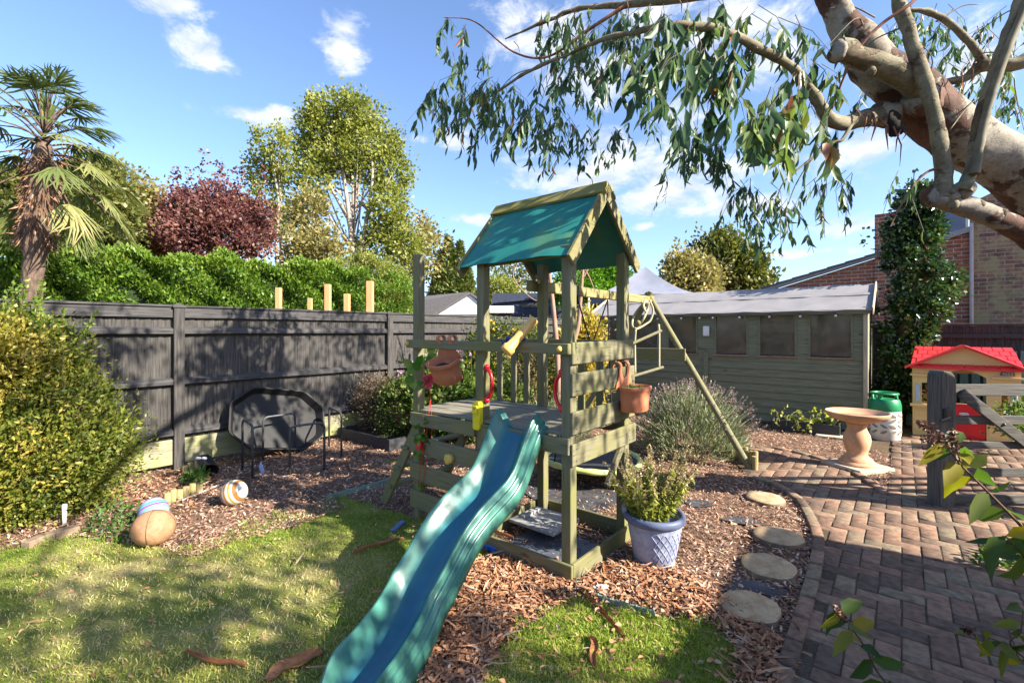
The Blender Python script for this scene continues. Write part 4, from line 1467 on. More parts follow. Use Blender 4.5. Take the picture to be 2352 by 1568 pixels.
hs_ = thing('house', Vector((7.5, -1.0, 0)), 'brick house end standing beside the path outside the picture, shading the path', 'house')
hc = Vector((5.50, 1.59, 0))
b = MB()
b.prism([(0, 0), (6, 0), (6, 2.48), (0, 2.48)], hc, -S, Z, -L * 5)
b.build('wall', M['brick'], hs_)
MB().box(hc - S * 3 - L * 2.5 + Z * 2.53, S * 3.0, L * 2.52, Z * .048).build('roof', M['tile'], hs_)

# ------------------------------------------------------------------ toy playhouse
ph = thing('toy_playhouse', Vector((6.3, 6.6, 0)), 'yellow plastic toy playhouse with red tiled roof and red half door', 'playhouse')
HO = Vector((5.82, 6.83, 0))
M['cream'] = mat('yellow_playhouse_plastic', [(0.3, (0.64, 0.45, 0.20)), (0.7, (0.71, 0.51, 0.245))], rough=.45, scale=3, bump=.02)
M['redroof'] = mat('coral_red_roof_plastic', (0.72, 0.045, 0.05), rough=.35, bump=0, spec=.5)
M['shutter'] = mat('pale_blue_shutter', (0.36, 0.46, 0.62), rough=.4, bump=0)


def HP(x, y, z):
    return HO - L * x + S * y + Z * z


PWd, PDp = 1.08, .85
# front wall, built round the door arch and the two slim windows
outer = [(0, 0), (0, .93), (PWd / 2, 1.23), (PWd, .93), (PWd, 0)]
dx0, dx1 = .30, .76
arch = [(dx0 + (dx1 - dx0) * k / 12, .86 + .10 * math.sin(math.pi * k / 12)) for k in range(13)]
b = MB()
th = S * .035


def hwall(poly):
    b.prism(poly, HP(0, 0, 0), -L, Z, th)


hwall([(0, 0), (0, .42), (dx0, .42), (dx0, 0)])
hwall([(dx1, 0), (dx1, .42), (PWd, .42), (PWd, 0)])
for x0, x1, w0, w1 in ((0, dx0, .10, .16), (dx1, PWd, .90, .96)):
    hwall([(x0, .42), (x0, .86), (w0, .86), (w0, .42)])
    hwall([(w1, .42), (w1, .86), (x1, .86), (x1, .42)])
    hwall([(w0, .42), (w0, .47), (w1, .47), (w1, .42)])
    hwall([(w0, .76), (w0, .86), (w1, .86), (w1, .76)])
for k in range(12):
    hwall([arch[k], (arch[k][0], 1.0), (arch[k + 1][0], 1.0), arch[k + 1]])
hwall([(0, .86), (0, 1.0), (dx0, 1.0), (dx0, .86)])
hwall([(dx1, .86), (dx1, 1.0), (PWd, 1.0), (PWd, .86)])
hwall([(0, 1.0), (.0, 1.001), (PWd / 2, 1.27), (PWd, 1.001), (PWd, 1.0)])
b.build('wall', M['cream'], ph)
b = MB()
b.box(HP(.0175, PDp / 2 + .02, .5), L * .0175, S * (PDp / 2 - .02), Z * .5)
b.box(HP(PWd - .0175, PDp / 2 + .02, .5), L * .0175, S * (PDp / 2 - .02), Z * .5)
b.build('wall', M['cream'], ph)
b = MB()
b.box(HP(.12, PDp, .5), L * .12, S * .018, Z * .5).box(HP(PWd - .12, PDp, .5), L * .12, S * .018, Z * .5).box(HP(PWd / 2, PDp, .2), L * .30, S * .018, Z * .2).box(HP(PWd / 2, PDp, .93), L * .30, S * .018, Z * .07)
b.build('wall', M['cream'], ph)
for x0, x1 in ((-.03, .27), (.80, PWd + .03)):
    MB().box(HP((x0 + x1) / 2, -.03, .44), L * (x1 - x0) / 2, S * .045, Z * .018).build('window_ledge', M['cream'], ph, bevel=.008, seg=2)
    MB().box(HP((x0 + x1) / 2, -.015, .87), L * (x1 - x0) / 2, S * .022, Z * .014).build('window_ledge', M['cream'], ph, bevel=.008, seg=2)
for x in (.055, 1.02):
    MB().box(HP(x, -.012, .615), L * .024, S * .014, Z * .125).build('shutter', M['shutter'], ph, bevel=.006)
for x0, x1 in ((.02, .28), (.78, 1.06)):
    b = MB()
    for k in range(4):
        b.box(HP((x0 + x1) / 2, -.002, .10 + .075 * k), L * (x1 - x0) / 2, S * .004, Z * .033)
    b.build('brick_relief', M['cream'], ph, bevel=.004)
dr_ = MB().box(HP((dx0 + dx1) / 2, .03, .25), L * ((dx1 - dx0) / 2 - .006), S * .016, Z * .235)
dr_.box(HP((dx0 + dx1) / 2, .012, .13), L * .17, S * .006, Z * .08)
dr_ = dr_.build('door', M['red'], ph, bevel=.008, seg=2)
MB().ball(HP(dx1 - .05, -.0, .45), .022).build('handle', M['redroof'], dr_, smooth=True)
b = MB()
b.lathe([(.05, 0), (.05, .008), (.001, .010)], HP(.54, .006, .355), 20, Matrix(((0, 0, 0), (0, 0, 0), (0, 0, 0))) if False else (Matrix((tuple(-L * 1.0), tuple(Z * .38), tuple(-S)))).transposed().to_3x3())
b.build('badge', M['white'], dr_, smooth=True, auto=40)
MB().box(HP(.37, .006, .375), L * .018, S * .006, Z * .03).build('sticker', M['offwhite'], dr_)
MB().box(HP(.80, -.012, .71), L * .02, S * .016, Z * .032).build('letter_light', M['red'], ph, bevel=.006)
npl = MB().prism([(-.07, -.022), (.07, -.022), (.06, .026), (-.06, .026)], HP(.955, -.001, .93), -L, Z, -S * .008).build('number_plate', M['tile'], ph)


def text(name, body, size, loc, ux, uy, m, parent):
    cu = bpy.data.curves.new(name, 'FONT')
    cu.body = body
    cu.size = size
    cu.align_x = 'CENTER'
    cu.align_y = 'CENTER'
    cu.extrude = .0012
    tmp = bpy.data.objects.new(name + '_curve', cu)
    me = bpy.data.meshes.new_from_object(tmp)
    bpy.data.objects.remove(tmp)
    o = bpy.data.objects.new(name, me)
    C.objects.link(o)
    n_ = ux.cross(uy)
    mw = Matrix((ux, uy, n_)).transposed().to_4x4()
    mw.translation = Vector(loc) - wloc(parent)
    o.matrix_basis = mw
    me.materials.append(m)
    o.parent = parent
    return o


text('house_number', '4253', .052, HP(.955, -.0115, .932), -L, Z, M['offwhite'], npl)
text('badge_writing', 'little tikes', .019, HP(.54, -.0065, .355), -L, Z, M['navy'], dr_)
b = MB()
# the roof: a small front gable crossing the main ridge that runs sideways
def roofslab(poly, up):
    n_ = len(poly)
    b.add([p for p in poly] + [p + Vector(up) for p in poly], [tuple(range(n_))[::-1], tuple(range(n_, 2 * n_))] + [(i, (i + 1) % n_, n_ + (i + 1) % n_, n_ + i) for i in range(n_)])


rx0, rx1 = .03, PWd - .03
for sgn in (0, 1):
    xe = -.09 if sgn == 0 else PWd + .09
    roofslab([HP(PWd / 2, -.10, 1.275), HP(xe, -.10, .955), HP(xe, -.02, .955), HP(PWd / 2, .40, 1.275)], (0, 0, .035))
roofslab([HP(-.03, -.06, .96), HP(PWd + .03, -.06, .96), HP(PWd - .03, .40, 1.235), HP(.03, .40, 1.235)], (0, 0, .03))
roofslab([HP(-.05, PDp + .06, .96), HP(PWd + .05, PDp + .06, .96), HP(PWd - .03, .40, 1.235), HP(.03, .40, 1.235)], (0, 0, .03))
b.build('roof', M['redroof'], ph, bevel=.006)
b = MB()
p00, p01 = HP(-.03, -.06, .99), HP(.03, .40, 1.265)
p10, p11 = HP(PWd + .03, -.06, .99), HP(PWd - .03, .40, 1.265)
for r_ in range(5):
    for c_ in range(10):
        v0, v1 = r_ / 5 + .006, (r_ + 1) / 5 - .012
        u0 = (c_ + (.5 if r_ % 2 else 0)) / 10 + .006
        u1 = min(1, (c_ + 1 + (.5 if r_ % 2 else 0)) / 10 - .006)
        if u0 > .98:
            continue
        f4 = lambda u, v: lerp(lerp(p00, p10, u), lerp(p01, p11, u), v)
        q4 = [f4(u0, v0), f4(u1, v0), f4(u1, v1), f4(u0, v1)]
        b.add(q4 + [p + Vector((-S.x * .004, -S.y * .004, .009)) for p in q4], [(4, 5, 6, 7), (0, 1, 5, 4), (1, 2, 6, 5), (2, 3, 7, 6), (3, 0, 4, 7)])
b.build('roof_tiles', M['redroof'], ph)

tr = thing('toy_railing', P(2350, 900, 7.4), 'low coral red toy railing beside the playhouse', 'toy railing')
b = MB()
q0 = P(2328, 868, 7.3)
for z_ in (0, -.25, -.30, -.55):
    MB().beam(q0 + Z * z_, q0 - L * .9 + Z * z_, .03, .05).build('rail', mat('coral_plastic', (0.62, 0.20, 0.15), rough=.4, bump=0) if z_ == 0 else bpy.data.materials['coral_plastic'], tr, bevel=.006)
for i in range(8):
    p = q0 - L * (.02 + .12 * i)
    MB().box((p.x, p.y, p.z / 2 - .0), L * .016, S * .014, Z * p.z / 2).build('spindle', bpy.data.materials['coral_plastic'], tr, bevel=.004)

# ------------------------------------------------------------------ gate
gate = thing('field_gate', G(2162, 1163), 'grey-black five bar wooden gate with diagonal brace beside the path', 'gate')
GX, GY = 3.67, 4.02
b = MB()
pr_ = [(-.066, 0), (.066, 0), (.066, 1.06), (.056, 1.12), (.026, 1.155), (-.04, 1.165), (-.062, 1.13), (-.066, 1.05)]
b.prism(pr_, (GX, GY - .07, 0), (1, 0, 0), (0, 0, 1), (0, .14, 0))
b.build('gate_post', M['gate_z'], gate, bevel=.006)
for z_, h_, x0 in ((1.00, .098, .06), (.745, .075, .06), (.53, .062, .06), (.30, .075, .06), (.075, .075, .06)):
    MB().beam((GX + x0, GY - .02, z_), (GX + 2.4, GY - .02 - .02, z_), .03, h_).build('bar', M['gate_x'], gate, bevel=.004)
br_ = MB().beam((GX + .12, GY - .055, .98), (GX + 1.25, GY - .065, .10), .03, .085, (0, 0, 1)).build('brace', M['gate_x'], gate, bevel=.004)
br2 = MB().beam((GX + 2.3, GY - .055, .98), (GX + 1.33, GY - .065, .10), .03, .085, (0, 0, 1)).build('brace', M['gate_x'], gate, bevel=.004)
for u in (.30, .56, .84):
    MB().ball(lerp(Vector((GX + .12, GY - .072, .98)), Vector((GX + 1.25, GY - .082, .10)), u), .013).build('bolt', M['steel'], br_, smooth=True)
b = MB()
b.box((GX - .02, GY - .085, .80), (.03, 0, 0), (0, .02, 0), (0, 0, .05)).tube([(GX - .02, GY - .1, .78), (GX - .12, GY - .12, .755)], .013, 8)
b.build('latch', M['black'], gate, bevel=.003)

# ------------------------------------------------------------------ bird bath, cylinder, planters
bb = thing('bird_bath', Vector((3.77, 5.14, 0)), 'sandy stone bird bath with baluster pedestal on square slab', 'bird bath')
cB = Vector((3.77, 5.14, 0))
MB().box(cB + Z * .025, Vector((.97, .24, 0)) * .235, Vector((-.24, .97, 0)) * .235, Z * .025).build('plinth', M['slab'], bb, bevel=.008)
MB().lathe([(.175, .05), (.178, .065), (.165, .085), (.15, .09), (.145, .11), (.12, .13), (.098, .155), (.094, .18), (.108, .22), (.124, .27), (.128, .32), (.12, .37), (.10, .41), (.088, .44), (.09, .47), (.102, .485), (.098, .50), (.115, .51)], cB, 32).build('pedestal', M['stone'], bb, smooth=True, auto=40)
MB().lathe([(.11, .508), (.15, .515), (.22, .54), (.275, .575), (.295, .60), (.298, .615), (.288, .622), (.27, .612), (.24, .585), (.18, .560), (.1, .55), (.001, .548)], cB, 48).build('bowl', M['stone'], bb, smooth=True, auto=50)
MB().lathe([(.20, .570), (.20, .5705), (.001, .571)], cB, 32).build('water', mat('dark_still_water', (0.05, 0.03, 0.02), rough=.05, bump=0, spec=.8), bb, smooth=True)

gc = thing('gas_cylinder', Vector((5.19, 6.55, 0)), 'white plastic gas cylinder with green carrying top beside the shed corner', 'gas cylinder')
cG = Vector((5.19, 6.55, 0))
MB().lathe([(.165, 0), (.175, .012), (.175, .055), (.182, .065), (.186, .2), (.187, .36), (.182, .40), (.165, .41)], cG, 32).build('body', M['offwhite'], gc, smooth=True, auto=40)
b = MB()
for k in range(11):
    q = 2 * math.pi * k / 11
    for z_, sg in ((.12, 1), (.20, -1), (.28, 1), (.345, -1)):
        c_ = cG + Vector((math.cos(q) * .1855, math.sin(q) * .1855, z_))
        tx = Vector((-math.sin(q), math.cos(q), 0))
        nr = Vector((math.cos(q), math.sin(q), 0))
        b.prism([(-.038, -.006 - .018 * sg), (.0, -.022), (.038, -.006 + .018 * sg), (.038, .010 + .018 * sg), (0, .018), (-.038, .010 - .018 * sg)], c_, tx, Z, nr * .004)
b.build('lattice_slot', mat('shaded_slot', (0.23, 0.20, 0.14), rough=.6, bump=0), gc)
MB().lathe([(.184, .405), (.188, .42), (.185, .48), (.172, .54), (.16, .56), (.15, .56), (.12, .535), (.02, .53)], cG, 32).build('shoulder', M['green'], gc, smooth=True, auto=45)
b = MB()
for a0_, a1_ in ((-2.75, -1.1), (-.3, 1.2), (1.6, 2.95)):
    b.tube([cG + Vector((math.cos(q) * .145, math.sin(q) * .145, .55 + .085 * min(1, 3 * math.sin(math.pi * (q - a0_) / (a1_ - a0_))))) for q in np.linspace(a0_, a1_, 12)], .017, 8)
b.tube([cG + Vector((math.cos(q) * .145, math.sin(q) * .145, .633)) for q in np.linspace(0, 2 * math.pi, 33)], .018, 8)
b.build('carry_ring', M['green'], gc, smooth=True, auto=60)


def trough(t, a, d, w, h, z0=.0, m=None):
    """open box planter: a corner point, d long direction vector, w width vector"""
    b = MB()
    th = .022
    du, wu = d.normalized(), w.normalized()
    b.beam(a + Z * (z0 + h / 2), a + d + Z * (z0 + h / 2), th, h)
    b.beam(a + w + Z * (z0 + h / 2), a + w + d + Z * (z0 + h / 2), th, h)
    b.beam(a + wu * th / 2 + du * th / 2 + Z * (z0 + h / 2), a + w - wu * th / 2 + du * th / 2 + Z * (z0 + h / 2), th, h - .003)
    b.beam(a + d + wu * th / 2 - du * th / 2 + Z * (z0 + h / 2), a + d + w - wu * th / 2 - du * th / 2 + Z * (z0 + h / 2), th, h - .003)
    b.build('box', m or M['bed'], t, bevel=.004)
    MB().box(a + d / 2 + w / 2 + Z * (z0 + h * .72), d / 2 - du * .013, w / 2 - wu * .013, Z * .006).build('soil', M['soil'], t)


pt = thing('trough_planter', G(1880, 1025), 'charcoal trough planter of trailing geraniums along the shed front', 'planter')
tq = Q(1.13, -.42, 0)
trough(pt, tq, -L * .86, S * .22, .17)
rb = thing('raised_bed', G(896, 1037), 'low black timber raised bed at the fence holding small shrubs', 'raised bed')
a_ = G(896, 1038)
trough(rb, a_, L * 1.18, S * .70, .155)
MB().box(Q(.25, -.32, .012), L * .30, S * .26, Z * .02).build('slab', M['slab'], None, bevel=.005)
tag(bpy.data.objects['slab'], 'buff paving slab lying between shed corner and bird bath', 'paving slab')

# blue pot
M['pot'] = mat('washed_blue_glaze', [(0.3, (0.20, 0.23, 0.36)), (0.7, (0.36, 0.395, 0.51))], rough=.55, scale=13, bump=.06, fine=(60, .25))
M['potrim'] = mat('deep_blue_glaze', [(0.3, (0.075, 0.095, 0.17)), (0.7, (0.13, 0.155, 0.25))], rough=.5, scale=10, bump=.05)
cP = Vector((.925, 3.06, 0))
pot = thing('flower_pot', cP, 'blue glazed flower pot with lattice pattern beside the play tower', 'flower pot')
MB().lathe([(.115, 0), (.128, .004), (.13, .02), (.124, .028), (.13, .035), (.145, .12), (.160, .20), (.172, .27), (.172, .30), (.15, .30), (.14, .25), (.12, .24)], cP, 40).build('body', M['pot'], pot, smooth=True, auto=40)
MB().lathe([(.168, .268), (.182, .272), (.195, .285), (.197, .305), (.19, .322), (.175, .326), (.163, .318), (.158, .29), (.150, .275)], cP, 40).build('rim', M['potrim'], pot, smooth=True, auto=60)
b = MB()
for k in range(-3, 4):
    for sg in (-1, 1):
        pts = []
        for u in np.linspace(0, 1, 12):
            z_ = .055 + .19 * u
            q = -1.05 + k * .28 + sg * (u - .5) * .85
            if not (-2.0 < q < -.05):
                continue
            r_ = np.interp(z_, [.035, .12, .2, .27], [.13, .145, .16, .172]) + .0005
            pts.append(cP + Vector((math.cos(q) * r_, math.sin(q) * r_, z_)))
        if len(pts) > 3:
            b.tube(pts, .0032, 6)
b.build('lattice_relief', M['pot'], pot, smooth=True)
MB().lathe([(.14, .262), (.14, .264), (.001, .268)], cP, 24).build('soil', M['soil'], pot)
for sg in (1,):
    MB().ball(cP + Vector((-.185, .03, .335)), .028, 10, 8, Matrix.Diagonal((.7, 1, 1.3))).build('lug', M['pot'], pot, smooth=True)

# ------------------------------------------------------------------ log slices
m_, t_, b_ = new_mat('sawn_log_face')
v_ = coords(t_)
n_ = noise_n(t_, v_, 7, 4)
sx_ = nd(t_, 'ShaderNodeSeparateXYZ')
t_.links.new(v_, sx_.inputs[0])
rr_ = mth(t_, 'SQRT', mth(t_, 'MULTIPLY_ADD', sx_.outputs[0], sx_.outputs[0], mth(t_, 'MULTIPLY', sx_.outputs[1], sx_.outputs[1])))
ring_ = mth(t_, 'SINE', mth(t_, 'MULTIPLY_ADD', rr_, 520.0, mth(t_, 'MULTIPLY', n_, 22.0)))
ang_ = mth(t_, 'ARCTAN2', sx_.outputs[1], sx_.outputs[0])
ck_ = noise_n(t_, None, 1, 2)
cbx = nd(t_, 'ShaderNodeCombineXYZ')
t_.links.new(mth(t_, 'MULTIPLY', ang_, 3.2), cbx.inputs[0])
t_.links.new(mth(t_, 'MULTIPLY', rr_, 2.0), cbx.inputs[1])
cr_n = noise_n(t_, cbx.outputs[0], 3.0, 5, .7)
base_ = ramp(t_, noise_n(t_, v_, 16, 6, .65), [(.3, (.30, .205, .115)), (.5, (.46, .335, .20)), (.72, (.56, .43, .28))])
m1_ = nd(t_, 'ShaderNodeMix', data_type='RGBA', blend_type='MULTIPLY')
m1_.inputs[0].default_value = .45
t_.links.new(base_, m1_.inputs[6])
t_.links.new(ramp(t_, mth(t_, 'MULTIPLY_ADD', ring_, .5, .5), [(.1, (.55, .48, .4)), (.6, (1, 1, 1))]), m1_.inputs[7])
m2_ = nd(t_, 'ShaderNodeMix', data_type='RGBA', blend_type='MULTIPLY')
m2_.inputs[0].default_value = .8
t_.links.new(m1_.outputs[2], m2_.inputs[6])
t_.links.new(ramp(t_, cr_n, [(.30, (.18, .14, .1)), (.37, (1, 1, 1))]), m2_.inputs[7])
t_.links.new(m2_.outputs[2], b_.inputs['Base Color'])
b_.inputs['Roughness'].default_value = .9
b_.inputs['Specular IOR Level'].default_value = .15
bumped(t_, b_, cr_n, .5, .006)
M['sawn'] = m_
M['logbark'] = mat('log_bark', [(0.3, (0.13, 0.09, 0.06)), (0.7, (0.27, 0.20, 0.14))], rough=.9, scale=18, stretch=(1, 1, .3), bump=.8)
for (px, py, r_, lb) in ((1757, 1142, .155, 'pale sawn log slice in full sun, farthest of the stepping stones'), (1787, 1229, .160, 'sawn log slice at the shadow edge, half sunlit, second from farthest'),
                         (1765, 1297, .162, 'shaded sawn log slice between the half-sunlit one and the nearest one'), (1722, 1390, .152, 'sawn log slice with dark stain on top, nearest the camera')):
    c_ = G(px, py, .035)
    c_.z = 0
    t = thing('log_slice', c_, lb, 'log slice', 'log slice stepping stones')
    n = 36
    q = np.linspace(0, 2 * math.pi, n, endpoint=False)
    rr = r_ * (1 + .03 * np.sin(2 * q + px) + .02 * np.sin(5 * q + py) + rng.normal(0, .006, n))
    vs = [c_ + Vector((math.cos(a) * r2 * k_, math.sin(a) * r2 * k_, z_)) for z_, k_ in ((-.01, 1.02), (.034, 1.0)) for a, r2 in zip(q, rr)]
    b = MB().add(vs, [(i, (i + 1) % n, n + (i + 1) % n, n + i) for i in range(n)])
    b.build('bark_edge', M['logbark'], t, smooth=True)
    vs = [c_ + Vector((math.cos(a) * r2 * k_, math.sin(a) * r2 * k_, z_)) for k_, z_ in ((.995, .032), (.96, .040), (.6, .0415), (.25, .042)) for a, r2 in zip(q, rr)] + [c_ + Z * .042]
    fs = [(i + j * n, (i + 1) % n + j * n, n + (i + 1) % n + j * n, n + i + j * n) for j in range(3) for i in range(n)] + [(3 * n + i, 3 * n + (i + 1) % n, 4 * n) for i in range(n)]
    MB().add(vs, fs).build('sawn_face', M['sawn'], t, smooth=True)

# ------------------------------------------------------------------ balls
M['leather'] = mat('worn_tan_leather', [(0.3, (0.30, 0.15, 0.075)), (0.7, (0.44, 0.25, 0.14))], rough=.65, scale=9, bump=.15, fine=(40, .3))


def stripe_mat(name, stops, axis, off=0.0, scale=1.0, rough=.3):
    m, t, b = new_mat(name)
    tcn = t.nodes.new('ShaderNodeTexCoord')
    dp = t.nodes.new('ShaderNodeVectorMath')
    dp.operation = 'DOT_PRODUCT'
    dp.inputs[1].default_value = axis
    t.links.new(tcn.outputs['Object'], dp.inputs[0])
    v = mth(t, 'ADD', mth(t, 'MULTIPLY', dp.outputs['Value'], scale), off)
    n = t.nodes.new('ShaderNodeValToRGB')
    n.color_ramp.interpolation = 'CONSTANT'
    set_ramp(n, stops)
    t.links.new(v, n.inputs[0])
    t.links.new(n.outputs[0], b.inputs['Base Color'])
    b.inputs['Roughness'].default_value = rough
    return m


cb_ = Vector((-2.515, 3.30, .122))
bt = thing('leather_ball', cb_ - Z * .122, 'brown leather ball resting on the lawn beside the pastel ball', 'ball')
MB().ball(cb_, .127, 32, 20, Matrix.Diagonal((1.06, 1.0, .95))).build('skin', M['leather'], bt, smooth=True)
b = MB()
for ax in (0.3, 1.87):
    b.tube([cb_ + Vector((math.cos(a) * math.cos(ax) * .1355, math.cos(a) * math.sin(ax) * .1278, math.sin(a) * .1215)) for a in np.linspace(0, 2 * math.pi, 41)], .0022, 5)
b.build('seam', M['brown'], bt)
pc = (.55, .06, .30)
M['pastel'] = stripe_mat('pastel_stripe', [(0, (.10, .22, .42)), (.16, (.36, .32, .45)), (.30, (.10, .32, .36)), (.44, (.30, .03, .22)), (.50, (.15, .26, .45)), (.62, (.22, .38, .30)), (.74, (.36, .07, .26)), (.82, (.14, .22, .44))], Vector((.55, -.45, -.7)).normalized(), .5, 4.8)
cb_ = Vector((-2.79, 3.66, .10))
bt = thing('pastel_ball', cb_, 'shiny ball with blue, lilac and magenta pastel bands behind the leather ball', 'ball')
MB().ball(cb_, .102, 32, 20).build('skin', M['pastel'], bt, smooth=True)
M['orange'] = stripe_mat('orange_white_stripe', [(0, (.30, .15, .02)), (.12, (.50, .45, .42)), (.22, (.38, .17, .015)), (.31, (.52, .47, .43)), (.41, (.38, .17, .015)), (.50, (.54, .49, .45)), (.60, (.34, .26, .03)), (.67, (.54, .49, .45)), (.76, (.26, .12, .03)), (.88, (.50, .46, .44))], Vector((.93, -.1, .34)).normalized(), .5, 4.7)
cb_ = Vector((-2.40, 4.06, .106))
bt = thing('striped_ball', cb_, 'white ball with orange curved stripes on the wood chips', 'ball')
MB().ball(cb_, .107, 32, 20).build('skin', M['orange'], bt, smooth=True)

# ------------------------------------------------------------------ tray and its stand, by the fence
tray = thing('mixing_tray', G(620, 1035), 'big black octagonal plastic mixing tray leaning against the fence', 'tray')
tc0 = FQ(.92, .34, 0)
tx_ = S.copy()
lean = R(65)
ty_ = (-Nf * math.cos(lean) + Z * math.sin(lean)).normalized()
tn_ = tx_.cross(ty_).normalized()
tn_ = tn_ if tn_.z > 0 and tn_.dot(Nf) > 0 else -tn_
oc = [(-.30, 0), (.30, 0), (.54, .18), (.54, .54), (.30, .74), (-.30, .74), (-.54, .54), (-.54, .18)]
oc2 = []
for i_ in range(8):                                  # each corner rounded by three points
    pv_, cu_, nx_ = Vector(oc[i_ - 1]), Vector(oc[i_]), Vector(oc[(i_ + 1) % 8])
    a1_, a2_ = cu_ + (pv_ - cu_).normalized() * .05, cu_ + (nx_ - cu_).normalized() * .05
    for w_ in (0, .5, 1):
        q_ = a1_ * (1 - w_) ** 2 + cu_ * 2 * w_ * (1 - w_) + a2_ * w_ ** 2
        oc2.append((q_.x, q_.y))
oc = oc2
NO = len(oc)
rt_ = R(-11)
oc = [(.0 + (x + .3) * math.cos(rt_) - y * math.sin(rt_) - .3, (x + .3) * math.sin(rt_) + y * math.cos(rt_) + .11) for x, y in oc]


def octo(k, h):
    return [tc0 + Z * .02 + tx_ * (.07 + (x - .07) * k) + ty_ * (.42 + (y - .42) * k) + tn_ * h for x, y in oc]


b = MB()
rings = [octo(.90, -.005), octo(1.0, .09), octo(1.035, .092), octo(1.04, .075), octo(1.005, .07), octo(.915, -.02)]
vs = [p for r_ in rings for p in r_]
fs = [(j * NO + i, j * NO + (i + 1) % NO, j * NO + NO + (i + 1) % NO, j * NO + NO + i) for j in range(5) for i in range(NO)]
fs += [tuple(range(NO)), tuple(5 * NO + i for i in range(NO))[::-1]]
b.add(vs, fs)
b.build('tray_shell', M['tray'], tray, smooth=True, auto=40)
st = thing('tray_stand', G(668, 1075), 'dark tubular steel folding stand with upright hoops in front of the tray', 'stand')


def hoop(p0, p1, h, top=None):
    r_ = .05
    u = (p1 - p0)
    u.normalize()
    pts = [p0 + Z * .012, p0 + Z * (h - r_), p0 + Z * (h - .015) + u * .015, p0 + Z * h + u * r_, p1 + Z * h - u * r_, p1 + Z * (h - .015) - u * .015, p1 + Z * (h - r_), p1 + Z * .012]
    MB().tube(pts, .0125, 10).build('hoop', M['steel'], st, smooth=True)


hA = (G(604, 1058), G(678, 1042))
hB_ = (G(666, 1096), G(745, 1080))
hC = (G(756, 1028), G(784, 1048))
hD = (G(557, 1078), G(580, 1098))
hoop(*hA, .50)
hoop(*hB_, .52)
hoop(*hC, .52)
hoop(*hD, .54)
for a_, c_ in ((hB_[0], hD[1]), (hC[0], hA[1]), (hD[0], hA[0]), (hC[1], hB_[1])):
    MB().tube([a_ + Z * .012, c_ + Z * .012], .0125, 8).build('ground_bar', M['steel'], st, smooth=True)

# ------------------------------------------------------------------ small things on the ground
M['logroll'] = wood('treated_log_roll', (0.22, 0.17, 0.07), (0.40, 0.32, 0.15), 'z')


def logroll(pts, h, r_, lb):
    t = thing('log_edging', pts[0], lb, 'log edging', 'log roll edging pieces')
    d = 0
    ps = smoothpath(pts, 12)
    last = ps[0] - Vector((1, 0, 0))
    k = 0
    for p in ps:
        if (p - last).length > r_ * 1.9:
            hh = h * (1 + .12 * math.sin(k * 2.1))
            MB().lathe([(r_, -.01), (r_, hh - .008), (r_ * .85, hh), (.001, hh + .001)], p, 10).build('log', M['logroll'], t, smooth=True, auto=50)
            last = p
            k += 1


logroll([G(384, 1158), G(412, 1147), G(442, 1138), G(470, 1130)], .10, .028, 'piece of log edging right behind the two balls')
logroll([G(425, 1093), G(440, 1089), G(456, 1092)], .11, .03, 'short bulging piece of log edging at the base of the fence post')
logroll([G(1640, 1040), G(1690, 1052), G(1735, 1072)], .16, .028, 'piece of log edging around the lavender by the swing frame foot')
for px, py, h_, lb in ((1734, 1082, .16, 'sunlit round peg right beside the swing frame foot'),):
    c_ = G(px, py)
    tag(MB().lathe([(.03, -.01), (.03, h_), (.001, h_ + .002)], c_, 14).build('peg', M['logroll'], None, smooth=True, auto=50), lb, 'peg')
sp_ = thing('toy_bucket', G(468, 1095), 'black toy bucket with pale emblem tipped on its side near the fence post', 'bucket')
cS = G(470, 1092) + Z * .10
ax = Vector((.55, -.55, -.55)).normalized()
rm = ax.to_track_quat('Z', 'Y').to_matrix()
MB().lathe([(.055, -.10), (.075, -.095), (.10, .06), (.115, .075), (.115, .085), (.1, .085), (.085, .02), (.05, -.07), (.001, -.07)], cS, 24, rm).build('bucket_body', M['black'], sp_, smooth=True, auto=40)
for sg in (-1, 1):
    c_ = cS - ax * .03 + Vector((.03 * sg, -.045, .07))
    MB().ball(c_, .024, 10, 7, Matrix.Diagonal((1.3, .5, .7))).build('emblem', M['white'], sp_, smooth=True)
for k_, (p0, p1, r_, lb) in enumerate(((G(418, 1154), G(532, 1108), .009, 'long pale thin stick lying between bucket and striped ball'), (G(532, 1108) + Z * .0, G(596, 1082), .008, 'thin dark rod lying beside the tray stand'))):
    tag(MB().tube([p0 + Z * .02, p1 + Z * .03], r_, 8).build('stick', M['pale_wood'] if k_ == 0 else M['steel'], None, smooth=True), lb, 'stick')
c_ = G(148, 1203)
tag(MB().lathe([(.014, 0), (.016, .13), (.016, .15), (.012, .155), (.001, .156)], c_, 12).build('stake', M['white'], None, smooth=True, auto=50), 'short white stake at the edge of the left shrub bed', 'stake')
for (p0, p1, lb) in ((G(58, 1262), G(98, 1245), 'brown edging brick beside the lawn, nearest the picture edge'), (G(102, 1243), G(182, 1222), 'longest edging brick beside the lawn near the white stake')):
    tag(MB().beam(p0 + Z * .025, p1 + Z * .025, .07, .06).build('edging_brick', M['logbark'], None, bevel=.006), lb, 'brick', 'edging bricks at the lawn corner')
